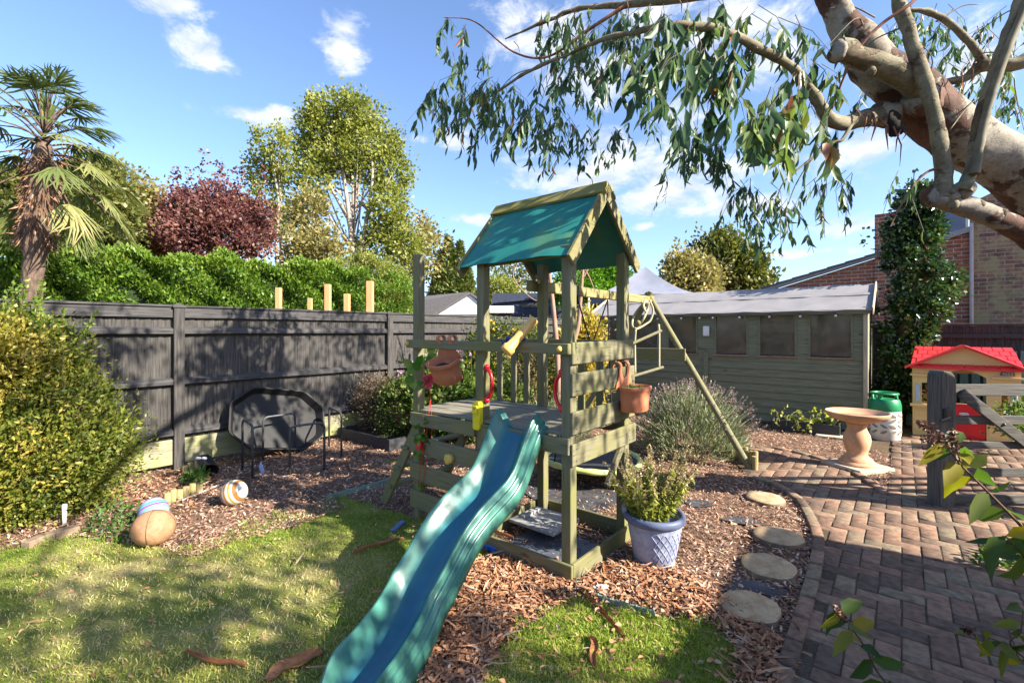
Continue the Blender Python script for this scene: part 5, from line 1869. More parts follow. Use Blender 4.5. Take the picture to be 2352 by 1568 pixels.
# under the tower
pl_ = thing('board_lid', T(.48, .45, 0), 'grey weathered wooden board with batten lying inside the tower base', 'board')
b = MB().box(T(.50, .44, .09), L * .20, S * .17, Z * .012)
b.build('board', M['pale_wood'], pl_, bevel=.003)
MB().beam(T(.63, .34, .112), T(.63, .56, .112), .035, .02).build('batten', M['pale_wood'], pl_, bevel=.003)
tag(MB().box(T(.28, .27, .014), L * .30, S * .22, Z * .006).build('slate_sheet', M['slate'], None, bevel=.002), 'dark blue slate sheet lying inside the tower base', 'slate')
tag(MB().box(T(.62, -.01, .03), L * .09, S * .06, Z * .025).build('blue_box', M['blue'], None, bevel=.01), 'bright blue plastic block under the slide', 'toy block')
tag(MB().box(G(914, 1214) + Z * .02, Vector((.02, -.005, 0)), Vector((.02, .085, 0)), Z * .012).build('blue_scrap', mat('faded_blue_plastic', (0.13, 0.20, 0.42), rough=.5, bump=0), None, bevel=.004), 'faded blue plastic strip on the lawn beside the slide', 'scrap')
b = MB().box(G(601, 1090) + Z * .06, Vector((.012, 0, .03)), Vector((0, .004, 0)), Vector((-.02, .0, .055)))
tag(b.build('cloth_scrap', mat('pale_blue_cloth', (0.35, 0.42, 0.70), rough=.8, bump=0), None, bevel=.003), 'small pale blue cloth scrap caught by the tray stand', 'cloth')
tag(MB().box(G(1380, 1360) + Z * .02, Vector((.045, -.005, 0)), Vector((.0, .02, 0)), Z * .02).build('white_block', M['white'], None, bevel=.004), 'small white plastic block among the bark by the tower corner', 'block')


def membrane(poly, z, lb):
    ps = [(p.x, p.y) for p in poly]
    b = MB().add([(x, y, z) for x, y in ps] + [(x, y, z - .004) for x, y in ps], [tuple(range(len(ps))), tuple(range(len(ps), 2 * len(ps)))[::-1]] + [(i, (i + 1) % len(ps), len(ps) + (i + 1) % len(ps), len(ps) + i) for i in range(len(ps))])
    tag(b.build('weed_membrane', M['weed'], None), lb, 'weed membrane', 'exposed patches of weed membrane')


membrane(g2([(1180, 1120), (1270, 1108), (1400, 1115), (1440, 1150), (1370, 1180), (1250, 1165)]), .018, 'exposed black weed membrane under the nest swing')
membrane(g2([(1660, 1350), (1700, 1335), (1760, 1345), (1812, 1362), (1795, 1378), (1730, 1366), (1680, 1362)]), .018, 'dark membrane scrap between the two nearest log slices')
membrane(g2([(1650, 1196), (1700, 1188), (1755, 1205), (1742, 1212), (1690, 1205)]), .018, 'small membrane scrap between the two farthest log slices')
membrane(g2([(1560, 1150), (1620, 1152), (1640, 1165), (1590, 1168)]), .018, 'narrow membrane scrap behind the blue flower pot')
# lawn edging strip
def strip(pts, h, lb):
    ps = smoothpath([G(*p) for p in pts], 8)
    b = MB()
    for i, (a_, c_) in enumerate(zip(ps[:-1], ps[1:])):
        b.beam(a_ + Z * h / 2, c_ + Z * (h / 2 + (.006 if i % 2 else 0)), .012, h)
    tag(b.build('lawn_edging', M['edging'], None), lb, 'lawn edging', 'plastic lawn edging strips')


strip([(1318, 1338), (1340, 1362), (1390, 1385), (1450, 1402), (1505, 1418)], .035, 'wavy pale green lawn edging from the tower corner')
strip([(1690, 1488), (1715, 1500), (1755, 1512)], .03, 'short pale blue-green lawn edging piece near the shaded bark')
strip([(750, 1150), (800, 1135), (850, 1122), (895, 1108)], .045, 'long grey-green lawn edging beside the tower ladder')
# big strips of shed bark
def barkstrip(p0, p1, w_, lb, curl=.012):
    n = 10
    p0, p1 = p0.copy(), p1.copy()
    d = (p1 - p0)
    sd = d.cross(Z).normalized()
    b = MB()
    for i in range(n + 1):
        u = i / n
        c_ = lerp(p0, p1, u) + Z * (.016 + .012 * math.sin(math.pi * u) * (1 + .6 * math.sin(u * 9))) + sd * .015 * math.sin(u * 5 + p0.x * 9)
        ww = w_ * (math.sin(math.pi * (.06 + .88 * u)) ** .5) * (1 + .12 * math.sin(u * 17 + p0.x * 31))
        for k, hz in ((-1, curl), (-.4, 0), (.4, 0), (1, curl)):
            b.v.append(c_ + sd * ww * k / 2 + Z * hz)
    m4 = (n + 1) * 4
    b.v += [v - Z * .005 for v in b.v]
    for i in range(n):
        for k in range(3):
            a = i * 4 + k
            b.f += [(a, a + 1, a + 5, a + 4), (a + m4 + 4, a + m4 + 5, a + m4 + 1, a + m4)]
    for i in range(n):
        for k in (0, 3):
            a = i * 4 + k
            b.f.append((a, a + 4, a + 4 + m4, a + m4))
    for i in (0, n):
        for k in range(3):
            a = i * 4 + k
            b.f.append((a, a + 1, a + 1 + m4, a + m4))
    tag(b.build('bark_strip', M['barkbig'], None, smooth=True, auto=50), lb, 'bark strip', 'big strips of shed eucalyptus bark')


M['barkbig'] = mat('orange_shed_bark', [(0.3, (0.17, 0.075, 0.04)), (0.5, (0.34, 0.145, 0.065)), (0.72, (0.45, 0.22, 0.11))], rough=.9, scale=20, stretch=(.35, 1, 1), rot=-.4, bump=.6, spec=.1, fine=(120, .4))
barkstrip(G(615, 1572), G(738, 1500), .085, 'broad orange bark strip lying at the foot of the slide')
barkstrip(G(1385, 1300), G(1430, 1392), .055, 'bright orange bark strip between tower corner and blue pot')
barkstrip(G(1352, 1470), G(1372, 1540), .035, 'pale pinkish bark strip upright in the foreground grass')
barkstrip(G(1300, 1340), G(1440, 1470), .022, 'long thin dark bark strip running across the green edging')
barkstrip(G(810, 1278), G(925, 1240), .025, 'long brown bark strip in the shade left of the slide')
barkstrip(G(420, 1510), G(560, 1540), .024, 'curled bark strip low on the lawn, left of the slide foot')
barkstrip(G(1105, 1250) + Z * .1, G(1180, 1275) + Z * .1, .02, 'short bark curl on the tower ground board')
barkstrip(G(1690, 1462), G(1780, 1475), .04, 'grey brown bark strip in shade beside the path edge')
b = MB()
wp = [(-.10, -.02), (-.06, -.07), (.0, -.06), (.03, -.09), (.08, -.05), (.07, -.01), (.12, .03), (.06, .05), (.05, .1), (-.02, .06), (-.08, .07), (-.07, .02)]
b.prism(wp, G(935, 1545) + Z * .012, (1, 0, 0), (0, 1, 0), Z * .012)
tag(b.build('foam_jigsaw_piece', M['white'], None, bevel=.006, seg=2), 'white foam puzzle mat piece poking out beside the slide foot', 'puzzle piece')

# ------------------------------------------------------------------ vegetation
def cloud(cen, rad, nclump, per, cr, surf=.55, flat=1.0):
    """leaf points in clumps spread through an ellipsoid, more of them near its skin; returns points and outward directions"""
    cen, rad = np.array(cen), np.array(rad)
    d = rdir(nclump)
    k = np.where(rng.random(nclump) < surf, rng.uniform(.72, 1.0, nclump), rng.random(nclump) ** (1 / 3))
    c = cen + d * k[:, None] * rad
    sz = cr * rng.uniform(.6, 1.35, nclump)
    idx = np.repeat(np.arange(nclump), per)
    o = rng.normal(size=(len(idx), 3)) * .5
    o[:, 2] *= flat
    p = c[idx] + o * sz[idx][:, None]
    out_ = unit((p - cen) / rad + .001)
    return p, out_, rng.random(nclump)[idx]


def foliage(name, p, out_, ln, wd, m, parent, rc=None, form='rhomb', up=.3, rnd=.8, droop=0.0):
    n = len(p)
    d = unit(out_ * 1.0 + rng.normal(size=(n, 3)) * rnd + np.array([0, 0, up]))
    r = rng.random(n) if rc is None else np.clip(.55 * rc + .45 * rng.random(n), 0, 1)
    return leaves(name, p, d, rng.uniform(.7, 1.3, n) * ln, rng.uniform(.75, 1.25, n) * wd, m, parent, r, form, droop)


LM = {
    'hedge': leafmat('laurel_hedge_leaf', [(0, (0.035, 0.085, 0.010)), (.5, (0.105, 0.185, 0.024)), (.85, (0.21, 0.29, 0.045)), (1, (0.34, 0.37, 0.07))], .3, .45, .3),
    'lime': leafmat('yellow_green_poplar_leaf', [(0, (0.095, 0.125, 0.024)), (.5, (0.21, 0.235, 0.050)), (1, (0.36, 0.36, 0.11))], .4),
    'birch': leafmat('pale_autumn_leaf', [(0, (0.12, 0.115, 0.035)), (.5, (0.24, 0.215, 0.075)), (1, (0.40, 0.34, 0.15))], .4),
    'copper': leafmat('copper_red_leaf', [(0, (0.06, 0.024, 0.026)), (.5, (0.145, 0.056, 0.052)), (.85, (0.25, 0.125, 0.095)), (1, (0.32, 0.24, 0.09))], .35),
    'conifer': leafmat('dark_conifer_spray', [(0, (0.04, 0.07, 0.018)), (.6, (0.12, 0.15, 0.036)), (1, (0.24, 0.25, 0.075))], .2),
    'oak': leafmat('olive_oak_leaf', [(0, (0.055, 0.075, 0.016)), (.6, (0.115, 0.130, 0.028)), (1, (0.22, 0.19, 0.055))], .3),
    'bright': leafmat('bright_green_leaf', [(0, (0.05, 0.13, 0.012)), (.6, (0.10, 0.22, 0.022)), (1, (0.19, 0.31, 0.05))], .35),
    'golden': leafmat('golden_tip_leaf', [(0, (0.10, 0.13, 0.02)), (.4, (0.26, 0.24, 0.035)), (.8, (0.52, 0.40, 0.10)), (1, (0.65, 0.52, 0.22))], .35),
    'yew': leafmat('yellow_green_shrub_leaf', [(0, (0.035, 0.065, 0.010)), (.45, (0.095, 0.125, 0.018)), (.8, (0.20, 0.205, 0.035)), (1, (0.36, 0.31, 0.08))], .3),
    'ivy': leafmat('glossy_ivy_leaf', [(0, (0.014, 0.040, 0.014)), (.55, (0.036, 0.080, 0.022)), (.88, (0.095, 0.15, 0.04)), (1, (0.24, 0.28, 0.08))], .2, .22, .8),
    'palm': leafmat('palm_fan_leaf', [(0, (0.05, 0.085, 0.03)), (.5, (0.13, 0.165, 0.05)), (.85, (0.25, 0.25, 0.09)), (1, (0.34, 0.28, 0.12))], .3),
    'gum': leafmat('eucalyptus_leaf', [(0, (0.024, 0.055, 0.030)), (.5, (0.058, 0.108, 0.050)), (.80, (0.12, 0.175, 0.065)), (.95, (0.17, 0.23, 0.05)), (.985, (0.24, 0.22, 0.06)), (1, (0.26, 0.11, 0.055))], .38, .42, .35),
    'lav': leafmat('grey_lavender_leaf', [(0, (0.13, 0.16, 0.08)), (.5, (0.27, 0.31, 0.17)), (1, (0.44, 0.46, 0.30))], .25),
    'lavf': leafmat('faded_lavender_head', [(0, (0.12, 0.09, 0.08)), (1, (0.31, 0.24, 0.23))], .2),
    'dead': leafmat('dead_brown_leaf', [(0, (0.065, 0.045, 0.028)), (.6, (0.16, 0.11, 0.07)), (1, (0.30, 0.22, 0.15))], .2),
    'bush': leafmat('olive_bush_leaf', [(0, (0.035, 0.06, 0.012)), (.6, (0.10, 0.13, 0.028)), (1, (0.26, 0.25, 0.08))], .3),
    'anem': leafmat('anemone_leaf', [(0, (0.04, 0.085, 0.018)), (.6, (0.115, 0.175, 0.035)), (1, (0.30, 0.32, 0.10))], .35),
    'pinkp': leafmat('pale_pink_petal', [(0, (0.50, 0.27, 0.42)), (1, (0.72, 0.50, 0.62))], .4),
    'yelp': leafmat('yellow_petal', [(0, (0.66, 0.45, 0.02)), (1, (0.80, 0.60, 0.06))], .4),
    'mint': leafmat('sage_green_herb_leaf', [(0, (0.10, 0.14, 0.022)), (.5, (0.25, 0.28, 0.045)), (1, (0.48, 0.46, 0.12))], .35),
    'seedh': leafmat('straw_seed_head', [(0, (0.34, 0.26, 0.12)), (1, (0.62, 0.52, 0.28))], .3),
    'bud': leafmat('buddleia_leaf', [(0, (0.035, 0.075, 0.014)), (.55, (0.085, 0.135, 0.026)), (.78, (0.16, 0.18, 0.03)), (1, (0.34, 0.26, 0.03))], .45, .5, .3),
    'budf': leafmat('dried_flower_head', [(0, (0.055, 0.025, 0.016)), (1, (0.20, 0.095, 0.06))], .1),
    'weedy': leafmat('small_weed_leaf', [(0, (0.03, 0.075, 0.015)), (1, (0.11, 0.19, 0.04))], .35),
}


def tree(name, label, base, trunk_top, crowns, m, ln, wd, bark, tr=.2, group=None, nbr=7, form='rhomb', up=.2):
    """trunk and limbs reaching into the crown clouds; crowns: (centre, radii, clumps, per, clump size)"""
    t = thing(name, base, label, 'tree', group)
    b = MB()
    base, trunk_top = Vector(base), Vector(trunk_top)
    mid = lerp(base, trunk_top, .5) + Vector((rng.normal(0, .1), 0, 0))
    b.tube(smoothpath([base, mid, trunk_top], 4), list(np.linspace(tr, tr * .45, 9)), 9)
    for cen, rad, *_ in crowns:
        for _k in range(nbr):
            d = Vector(rdir(1)[0])
            e = Vector(cen) + Vector((d.x * rad[0], d.y * rad[1], abs(d.z) * rad[2] * .9 - .1 * rad[2])) * .8
            s_ = lerp(base, trunk_top, rng.uniform(.55, 1.0))
            mm = lerp(s_, e, .5) + Vector((0, 0, -.12 * (e - s_).length * .5 + .1))
            b.tube(smoothpath([s_, mm, e], 4), list(np.linspace(tr * .38, tr * .06, 9)), 6)
    b.build('trunk', bark, t, smooth=True)
    for cen, rad, nc, per, cr in crowns:
        p, o_, rc = cloud(cen, rad, nc, per, cr)
        foliage('crown', p, o_, ln, wd, m, t, rc, form, up)
    return t


# --- far and middle background, beyond the fence
def PV(px, py, Y):
    return tuple(P(px, py, Y))


def rpx(r, Y):
    return r / F * Y


# main hedge
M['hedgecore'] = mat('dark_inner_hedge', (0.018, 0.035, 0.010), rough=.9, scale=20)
t = thing('laurel_hedge', Vector((-6.5, 9, 0)), 'long clipped bright green laurel hedge standing beyond the fence', 'hedge')
ha, hb2 = np.array([-10.5, 6.6]), np.array([-3.6, 11.2])
n = 60000
u = rng.random(n)
face = rng.random(n) < .62
dirn = (hb2 - ha) / np.linalg.norm(hb2 - ha)
nrm2 = np.array([dirn[1], -dirn[0]])
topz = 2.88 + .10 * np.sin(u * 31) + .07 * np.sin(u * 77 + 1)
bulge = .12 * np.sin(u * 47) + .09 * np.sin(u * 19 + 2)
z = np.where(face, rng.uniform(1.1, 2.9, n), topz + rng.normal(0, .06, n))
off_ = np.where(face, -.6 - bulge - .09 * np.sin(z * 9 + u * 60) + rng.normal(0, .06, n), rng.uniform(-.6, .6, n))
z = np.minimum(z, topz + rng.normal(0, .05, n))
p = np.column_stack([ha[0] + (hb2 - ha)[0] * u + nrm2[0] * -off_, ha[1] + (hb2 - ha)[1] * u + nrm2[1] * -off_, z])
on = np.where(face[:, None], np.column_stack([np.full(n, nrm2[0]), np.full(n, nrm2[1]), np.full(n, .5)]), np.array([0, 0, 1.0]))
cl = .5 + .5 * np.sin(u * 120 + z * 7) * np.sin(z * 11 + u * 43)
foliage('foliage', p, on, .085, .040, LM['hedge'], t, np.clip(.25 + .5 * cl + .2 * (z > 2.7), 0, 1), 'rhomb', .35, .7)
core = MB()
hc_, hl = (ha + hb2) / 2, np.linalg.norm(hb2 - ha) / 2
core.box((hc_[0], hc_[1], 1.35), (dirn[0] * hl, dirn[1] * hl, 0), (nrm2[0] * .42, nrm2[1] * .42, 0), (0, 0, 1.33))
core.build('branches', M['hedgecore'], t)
t = thing('domed_hedge', PV(835, 700, 13), 'rounded dome of clipped yellow green hedge between the long hedge and the bare post', 'hedge')
Y = 13.0
for (px, py, rx, rz, n_) in ((835, 690, 112, 108, 520), (765, 705, 60, 80, 240), (905, 705, 45, 85, 200)):
    cen = P(px, py, Y)
    p, o_, rc = cloud(cen, (rpx(rx, Y), 1.2, rpx(rz, Y)), n_, 70, .15, .98)
    foliage('foliage', p, o_, .07, .035, LM['lime'] if rx > 100 else LM['hedge'], t, rc, 'rhomb', .3)
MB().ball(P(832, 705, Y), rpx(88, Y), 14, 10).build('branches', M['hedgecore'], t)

# tall poplar-like tree and its thinner companion
def ptree(name, label, px, base_y, Y, blobs, m, ln, wd, bark, tr, top_y, cr=.5, per=60, group='trees beyond the fence', nbr=6, dens=1.0, limbs=()):
    base = P(px, base_y, Y)
    base.z = 0
    crowns = []
    for bx, by, rx, ry in blobs:
        rX, rZ = rpx(rx, Y), rpx(ry, Y)
        nc = max(12, int(dens * 22 * (rx * ry) / 1000))
        crowns.append((PV(bx, by, Y + rng.normal(0, .4)), (rX, rX * .8, rZ), nc, per, cr))
    t = tree(name, label, base, P(px, top_y, Y), crowns, m, ln, wd, bark, tr, group, nbr)
    for pts, r0, r1 in limbs:
        ps = smoothpath([P(x, y, Y - .3) for x, y in pts], 5)
        MB().tube(ps, list(np.linspace(r0, r1, len(ps))), 8).build('limb', bark, t, smooth=True)
    return t



ptree('poplar_tree', 'tallest light green tree with pale forked trunks beyond the hedge', 812, 620, 22,
      [(790, 265, 85, 38), (735, 295, 48, 45), (850, 325, 72, 45), (718, 345, 42, 26), (900, 395, 40, 50), (890, 480, 48, 48), (925, 555, 42, 42), (790, 330, 60, 30), (728, 420, 40, 35), (870, 560, 50, 38), (835, 400, 45, 24), (750, 380, 30, 26), (800, 360, 60, 26)],
      LM['lime'], .17, .11, M['palebark'], .16, 420, .42, 46, dens=1.0, nbr=2,
      limbs=(([(812, 640), (808, 560), (800, 480), (790, 410), (780, 340)], .15, .05), ([(818, 640), (832, 560), (846, 480), (856, 400), (850, 330)], .13, .04), ([(830, 580), (870, 535), (905, 480)], .09, .03), ([(802, 500), (765, 440), (740, 370)], .08, .03), ([(806, 560), (770, 520), (745, 470)], .07, .03), ([(840, 500), (880, 440), (900, 400)], .06, .02)))
ptree('aspen_tree', 'thin sparse light green tree left of the tallest tree', 645, 640, 21, [(622, 325, 40, 34), (592, 385, 30, 36), (655, 400, 34, 42), (612, 455, 34, 36), (662, 490, 32, 36), (628, 540, 30, 34)],
      LM['lime'], .15, .10, M['palebark'], .10, 340, .36, 36, dens=1.0, nbr=2, limbs=(([(640, 650), (635, 560), (640, 470), (628, 380), (625, 320)], .08, .03), ([(655, 650), (660, 560), (668, 480)], .06, .02)))
ptree('birch_tree', 'pale autumn yellow birch beside the tall tree trunk', 720, 640, 18, [(710, 500, 38, 55), (735, 570, 55, 45), (690, 600, 40, 35)], LM['birch'], .17, .10, M['palebark'], .12, 470, .5, 40, dens=1.0, nbr=4)
ptree('birch_tree', 'straggly pale tree between tall poplar and dark conifer', 955, 660, 24, [(955, 540, 40, 45), (985, 580, 25, 45), (950, 610, 35, 40)], LM['birch'], .22, .13, M['palebark'], .12, 530, .6, 30, dens=.9, nbr=4)
ptree('copper_tree', 'dark copper red leaved tree beyond the hedge', 490, 640, 16, [(490, 540, 108, 48), (405, 500, 38, 52), (380, 545, 30, 45), (585, 545, 42, 48), (440, 478, 40, 40), (500, 462, 40, 38), (545, 492, 40, 42), (600, 500, 26, 36), (430, 560, 60, 36), (500, 490, 60, 46), (460, 500, 50, 50)],
      LM['copper'], .125, .078, M['brown'], .16, 500, .30, 34, dens=1.05)
tcop = bpy.data.objects['copper_tree']
for bx in (398, 412, 436, 468, 500, 512, 541, 560, 604):
    y0, y1 = 450 + abs(bx - 490) * .5, rng.uniform(332, 372) + abs(bx - 490) * .35
    bp = np.array([PV(bx + (rng.normal(0, 5)), y, 16) for y in np.linspace(y0, y1, 60) ])
    foliage('crown', bp + rng.normal(0, .09, bp.shape) * np.linspace(1.6, .35, 60)[:, None], rdir(60), .13, .08, LM['copper'], tcop)
ptree('autumn_tree', 'pale yellow brown tree between palm and copper tree', 290, 640, 17, [(290, 470, 65, 60), (250, 520, 80, 60), (330, 540, 50, 60), (300, 570, 70, 40)], LM['birch'], .16, .09, M['palebark'], .16, 480, .5, 55, dens=1.2)
ptree('garden_tree', 'mid green tree filling the gap behind the palm', 180, 640, 15, [(190, 500, 90, 85), (110, 540, 90, 60), (220, 420, 55, 50), (30, 470, 70, 70)], LM['oak'], .16, .09, M['brown'], .18, 480, .5, 55, dens=1.0)
# conifer
t = thing('conifer', PV(1035, 690, 24), 'dark pointed conifer beyond the roofs near the bare post', 'tree', 'trees beyond the fence')
b = MB().tube([P(1035, 700, 24) + Z * -1.0, P(1035, 560, 24)], [.2, .06], 8)
b.build('trunk', M['brown'], t)
ps_, os_ = [], []
for (bx, top, w_) in ((1030, 542, 52), (1056, 556, 46), (1012, 580, 36), (1072, 600, 36)):
    n = 3800
    v = rng.random(n) ** .7
    a = rng.random(n) * 2 * np.pi
    lay = 1 + .25 * np.sin(v * 40 + a * 2)
    rr = rpx(w_, 24) * v * lay * rng.uniform(.75, 1.05, n)
    zt = P(bx, top, 24).z
    ps_.append(np.column_stack([P(bx, 0, 24).x + rr * np.cos(a), 24 + rr * np.sin(a), zt - v * (zt - 1.8)]))
    os_.append(np.column_stack([np.cos(a), np.sin(a), .6 * np.ones(n)]))
foliage('crown', np.concatenate(ps_), np.concatenate(os_), .24, .09, LM['conifer'], t, None, 'rhomb', .3, .5)
ptree('garden_tree', 'thin leaved tree seen under the tower roof', 1180, 690, 26, [(1180, 625, 55, 30), (1225, 650, 30, 30), (1150, 660, 35, 25)], LM['oak'], .2, .1, M['brown'], .14, 610, .6, 26, dens=.8)
ptree('round_shrub', 'bright lime shrub beyond the roofs, seen left of the telescope', 1140, 700, 20, [(1140, 665, 36, 26), (1170, 675, 30, 20)], LM['lime'], .12, .06, M['brown'], .1, 680, .3, 60, dens=2.2)
ptree('round_shrub', 'bright green rounded tree top framed by the tower posts', 1365, 700, 15, [(1370, 640, 62, 42), (1330, 660, 50, 40), (1400, 655, 40, 45)], LM['bright'], .13, .06, M['brown'], .1, 660, .35, 70, dens=1.8)
t = thing('clipped_hedge', PV(1120, 690, 20.5), 'thin strip of bright hedge top above the bungalow roof', 'hedge')
n = 5000
p = np.column_stack([P(1000, 0, 20.5).x + rng.random(n) * 5.5, 20.5 + rng.normal(0, .3, n), rng.uniform(1.6, 2.98, n) + rng.normal(0, .04, n)])
foliage('foliage', p, np.tile([0, -.6, .8], (n, 1)), .13, .06, LM['bright'], t)
ptree('oak_tree', 'broad olive green oak far beyond the shed roof', 1660, 700, 34, [(1650, 575, 45, 35), (1690, 605, 55, 40), (1640, 620, 60, 40), (1720, 640, 40, 30)], LM['oak'], .34, .20, M['brown'], .35, 600, .8, 50, dens=1.9)
ptree('oak_tree', 'paler rounded tree in front of the oak beyond the shed', 1580, 700, 30, [(1575, 620, 42, 38), (1600, 645, 55, 35), (1555, 655, 28, 25)], LM['birch'], .28, .15, M['brown'], .25, 630, .65, 55, dens=2.0)

# palm
pt_ = thing('fan_palm', Vector((-6.35, 6.25, 0)), 'fan palm with shaggy fibrous trunk beyond the fence', 'palm')
pb_, ptop = Vector((-6.55, 6.25, 0)), Vector((-6.22, 6.25, 4.0))
b = MB()
nk = 46
pts = [lerp(pb_, ptop, i / nk) for i in range(nk + 1)]
b.tube(pts, [(.105 + (.04 if i / nk > .64 else 0) * (1 if i / nk < .93 else .6) + .014 * (i % 2)) * (1 if i / nk < .9 else 1 - (i / nk - .9) * 5) for i in range(nk + 1)], 14)
M['palmtrunk'] = mat('fibrous_palm_trunk', [(0.3, (0.06, 0.042, 0.032)), (0.7, (0.17, 0.115, 0.085))], rough=.95, scale=26, stretch=(1, 1, .35), bump=.9, dist=.02)
b.build('trunk', M['palmtrunk'], pt_, smooth=True)
n = 900
a, v = rng.random(n) * 2 * np.pi, rng.uniform(.66, .97, n)
p = np.array([lerp(pb_, ptop, x) for x in v]) + np.column_stack([np.cos(a), np.sin(a), np.zeros(n)]) * .16
leaves('trunk_fibre', p, np.column_stack([np.cos(a) * .5, np.sin(a) * .5, rng.normal(-.8, .5, n)]), rng.uniform(.06, .16, n), .018, leafmat('palm_fibre', [(0, (0.10, 0.05, 0.03)), (1, (0.33, 0.18, 0.10))], .1), pt_)
fp, fd, fl, fr, ft, fw = [], [], [], [], [], []
stem = MB()
for k in range(58):
    az_ = k * 2.39996
    e_ = np.interp(k / 57, [0, .3, .6, 1], [1.25, .55, -.1, -.95]) + rng.normal(0, .1)
    d = Vector((math.cos(az_) * math.cos(e_), math.sin(az_) * math.cos(e_), math.sin(e_)))
    if k > 26 and math.sin(az_) < -.25 and abs(math.cos(az_)) < .75:
        continue
    plen = rng.uniform(.40, .72) + (.25 if k > 34 else 0)
    bs = ptop + Z * np.interp(k / 57, [0, 1], [.25, -.45])
    hub = bs + d * plen + Z * -.12 * plen * math.cos(e_)
    stem.tube(smoothpath([bs, lerp(bs, hub, .5) + Z * .05, hub], 3), [.016, .014, .012, .011, .010, .009, .008], 5)
    d2 = (d + Z * -.25).normalized()
    sd = d2.cross(Z)
    sd = sd.normalized() if sd.length > .1 else Vector((1, 0, 0))
    nn_ = sd.cross(d2)
    rr = rng.random()
    sz_ = rng.uniform(.34, .52)
    for q in np.linspace(-1.25, 1.25, 20) * rng.uniform(.75, 1.1):
        dd = (d2 * math.cos(q) + sd * math.sin(q) + nn_ * .12 * abs(q) - Z * .18).normalized()
        fp.append(hub)
        fd.append(dd)
        fl.append(sz_ * (1 - .14 * abs(q) / 1.75) * rng.uniform(.9, 1.05))
        fr.append(np.clip(rr * .5 + .3 * rng.random() + (.25 if k > 24 else 0), 0, 1))
        ft.append(nn_.cross(dd).normalized() * 1)
stem.build('petiole', M['palmtrunk'], pt_, smooth=True)
fd = np.array([tuple(x) for x in fd])
tl = np.array([tuple(x) for x in ft])
tl = np.cross(fd, tl)
leaves('frond', np.array([tuple(x) for x in fp]), fd, np.array(fl), .030, LM['palm'], pt_, np.array(fr), 'oval', droop=.42, tilt=tl)
b2 = leaves('young_frond', np.tile(np.array(ptop + Z * .2), (20, 1)), np.column_stack([rng.normal(.0, .3, 20), rng.normal(0, .3, 20), np.ones(20)]), rng.uniform(.5, .85, 20), .03, LM['palm'], pt_)

# --- shrubs in the garden
t = thing('golden_shrub', Vector((-4.15, 3.9, 0)), 'big yellow-green shrub with golden tips at the left of the lawn', 'shrub')
for cen, rad, nc, m_, rcap in (((-4.40, 4.0, .60), (.95, .8, .60), 380, 'yew', None), ((-4.55, 4.1, 1.02), (.72, .6, .48), 210, 'yew', None), ((-3.80, 3.85, .42), (.50, .45, .42), 180, 'yew', None), ((-4.45, 3.70, 1.12), (.50, .42, .42), 220, 'golden', None), ((-4.12, 3.72, 1.22), (.34, .3, .34), 120, 'golden', None), ((-4.25, 3.95, 1.25), (.45, .35, .38), 150, 'yew', None), ((-4.05, 3.55, .45), (.62, .40, .42), 30, 'golden', None)):
    p, o_, rc = cloud(cen, rad, int(nc * .8), 105, .17, .85)
    p[:, 2] = np.abs(p[:, 2])
    foliage('foliage', p, o_, .042, .020, LM[m_], t, rc, 'rhomb', .5, .8)
tp, td, tr_ = [], [], []
sp_b = MB()
for k in range(130):
    d_ = rdir(1)[0]
    d_[1] = -abs(d_[1]) * .6
    d_[2] = abs(d_[2])
    s0 = np.array([-4.30, 3.95, .60]) + d_ * np.array([.88, .62, .58])
    dd_ = unit((d_ + np.array([.1, -.1, .75]) + rng.normal(0, .25, 3))[None])[0]
    l_ = rng.uniform(.14, .36)
    sp_b.tube([Vector(s0 - dd_ * .1), Vector(s0 + dd_ * l_)], [.004, .002], 4, cap=False)
    w_ = rng.random(26)[:, None]
    tp.append(s0 + dd_ * l_ * w_)
    td.append(rng.normal(size=(26, 3)) + dd_ * 1.2)
    tr_.append(np.clip(rng.random() * .5 + rng.random(26) * .5 + .15, 0, 1))
sp_b.build('stems', M['twig'], t)
leaves('foliage', np.concatenate(tp), np.concatenate(td), rng.uniform(.024, .055, 130 * 26), .019, LM['yew'], t, np.concatenate(tr_), 'oval')
MB().ball((-4.35, 4.05, .6), .55, 14, 10, Matrix.Diagonal((1.2, .9, 1))).build('branches', M['brown'], t)
ups, upd = [], []
st_ = MB()
for k in range(40):
    b0_ = Vector((rng.uniform(-4.5, -3.72), rng.uniform(3.7, 4.1), rng.uniform(1.25, 1.45) if k > 9 else 1.05))
    tip = b0_ + Vector((rng.normal(.05, .1), 0, rng.uniform(.25, .62) * (1.0 if b0_.x < -3.95 else .65)))
    st_.tube([b0_, tip], [.006, .003], 5)
    m_ = 40
    w = rng.random(m_)[:, None]
    ups.append(np.array(b0_) * (1 - w) + np.array(tip) * w)
    upd.append(rdir(m_) + np.array([0, 0, .9]))
st_.build('shoot', M['twig'], t)
leaves('shoot_leaves', np.concatenate(ups), np.concatenate(upd), rng.uniform(.03, .055, 40 * 40), .022, leafmat('fresh_shoot_leaf', [(0, (0.10, 0.18, 0.02)), (1, (0.24, 0.31, 0.06))], .4), t, None, 'oval')

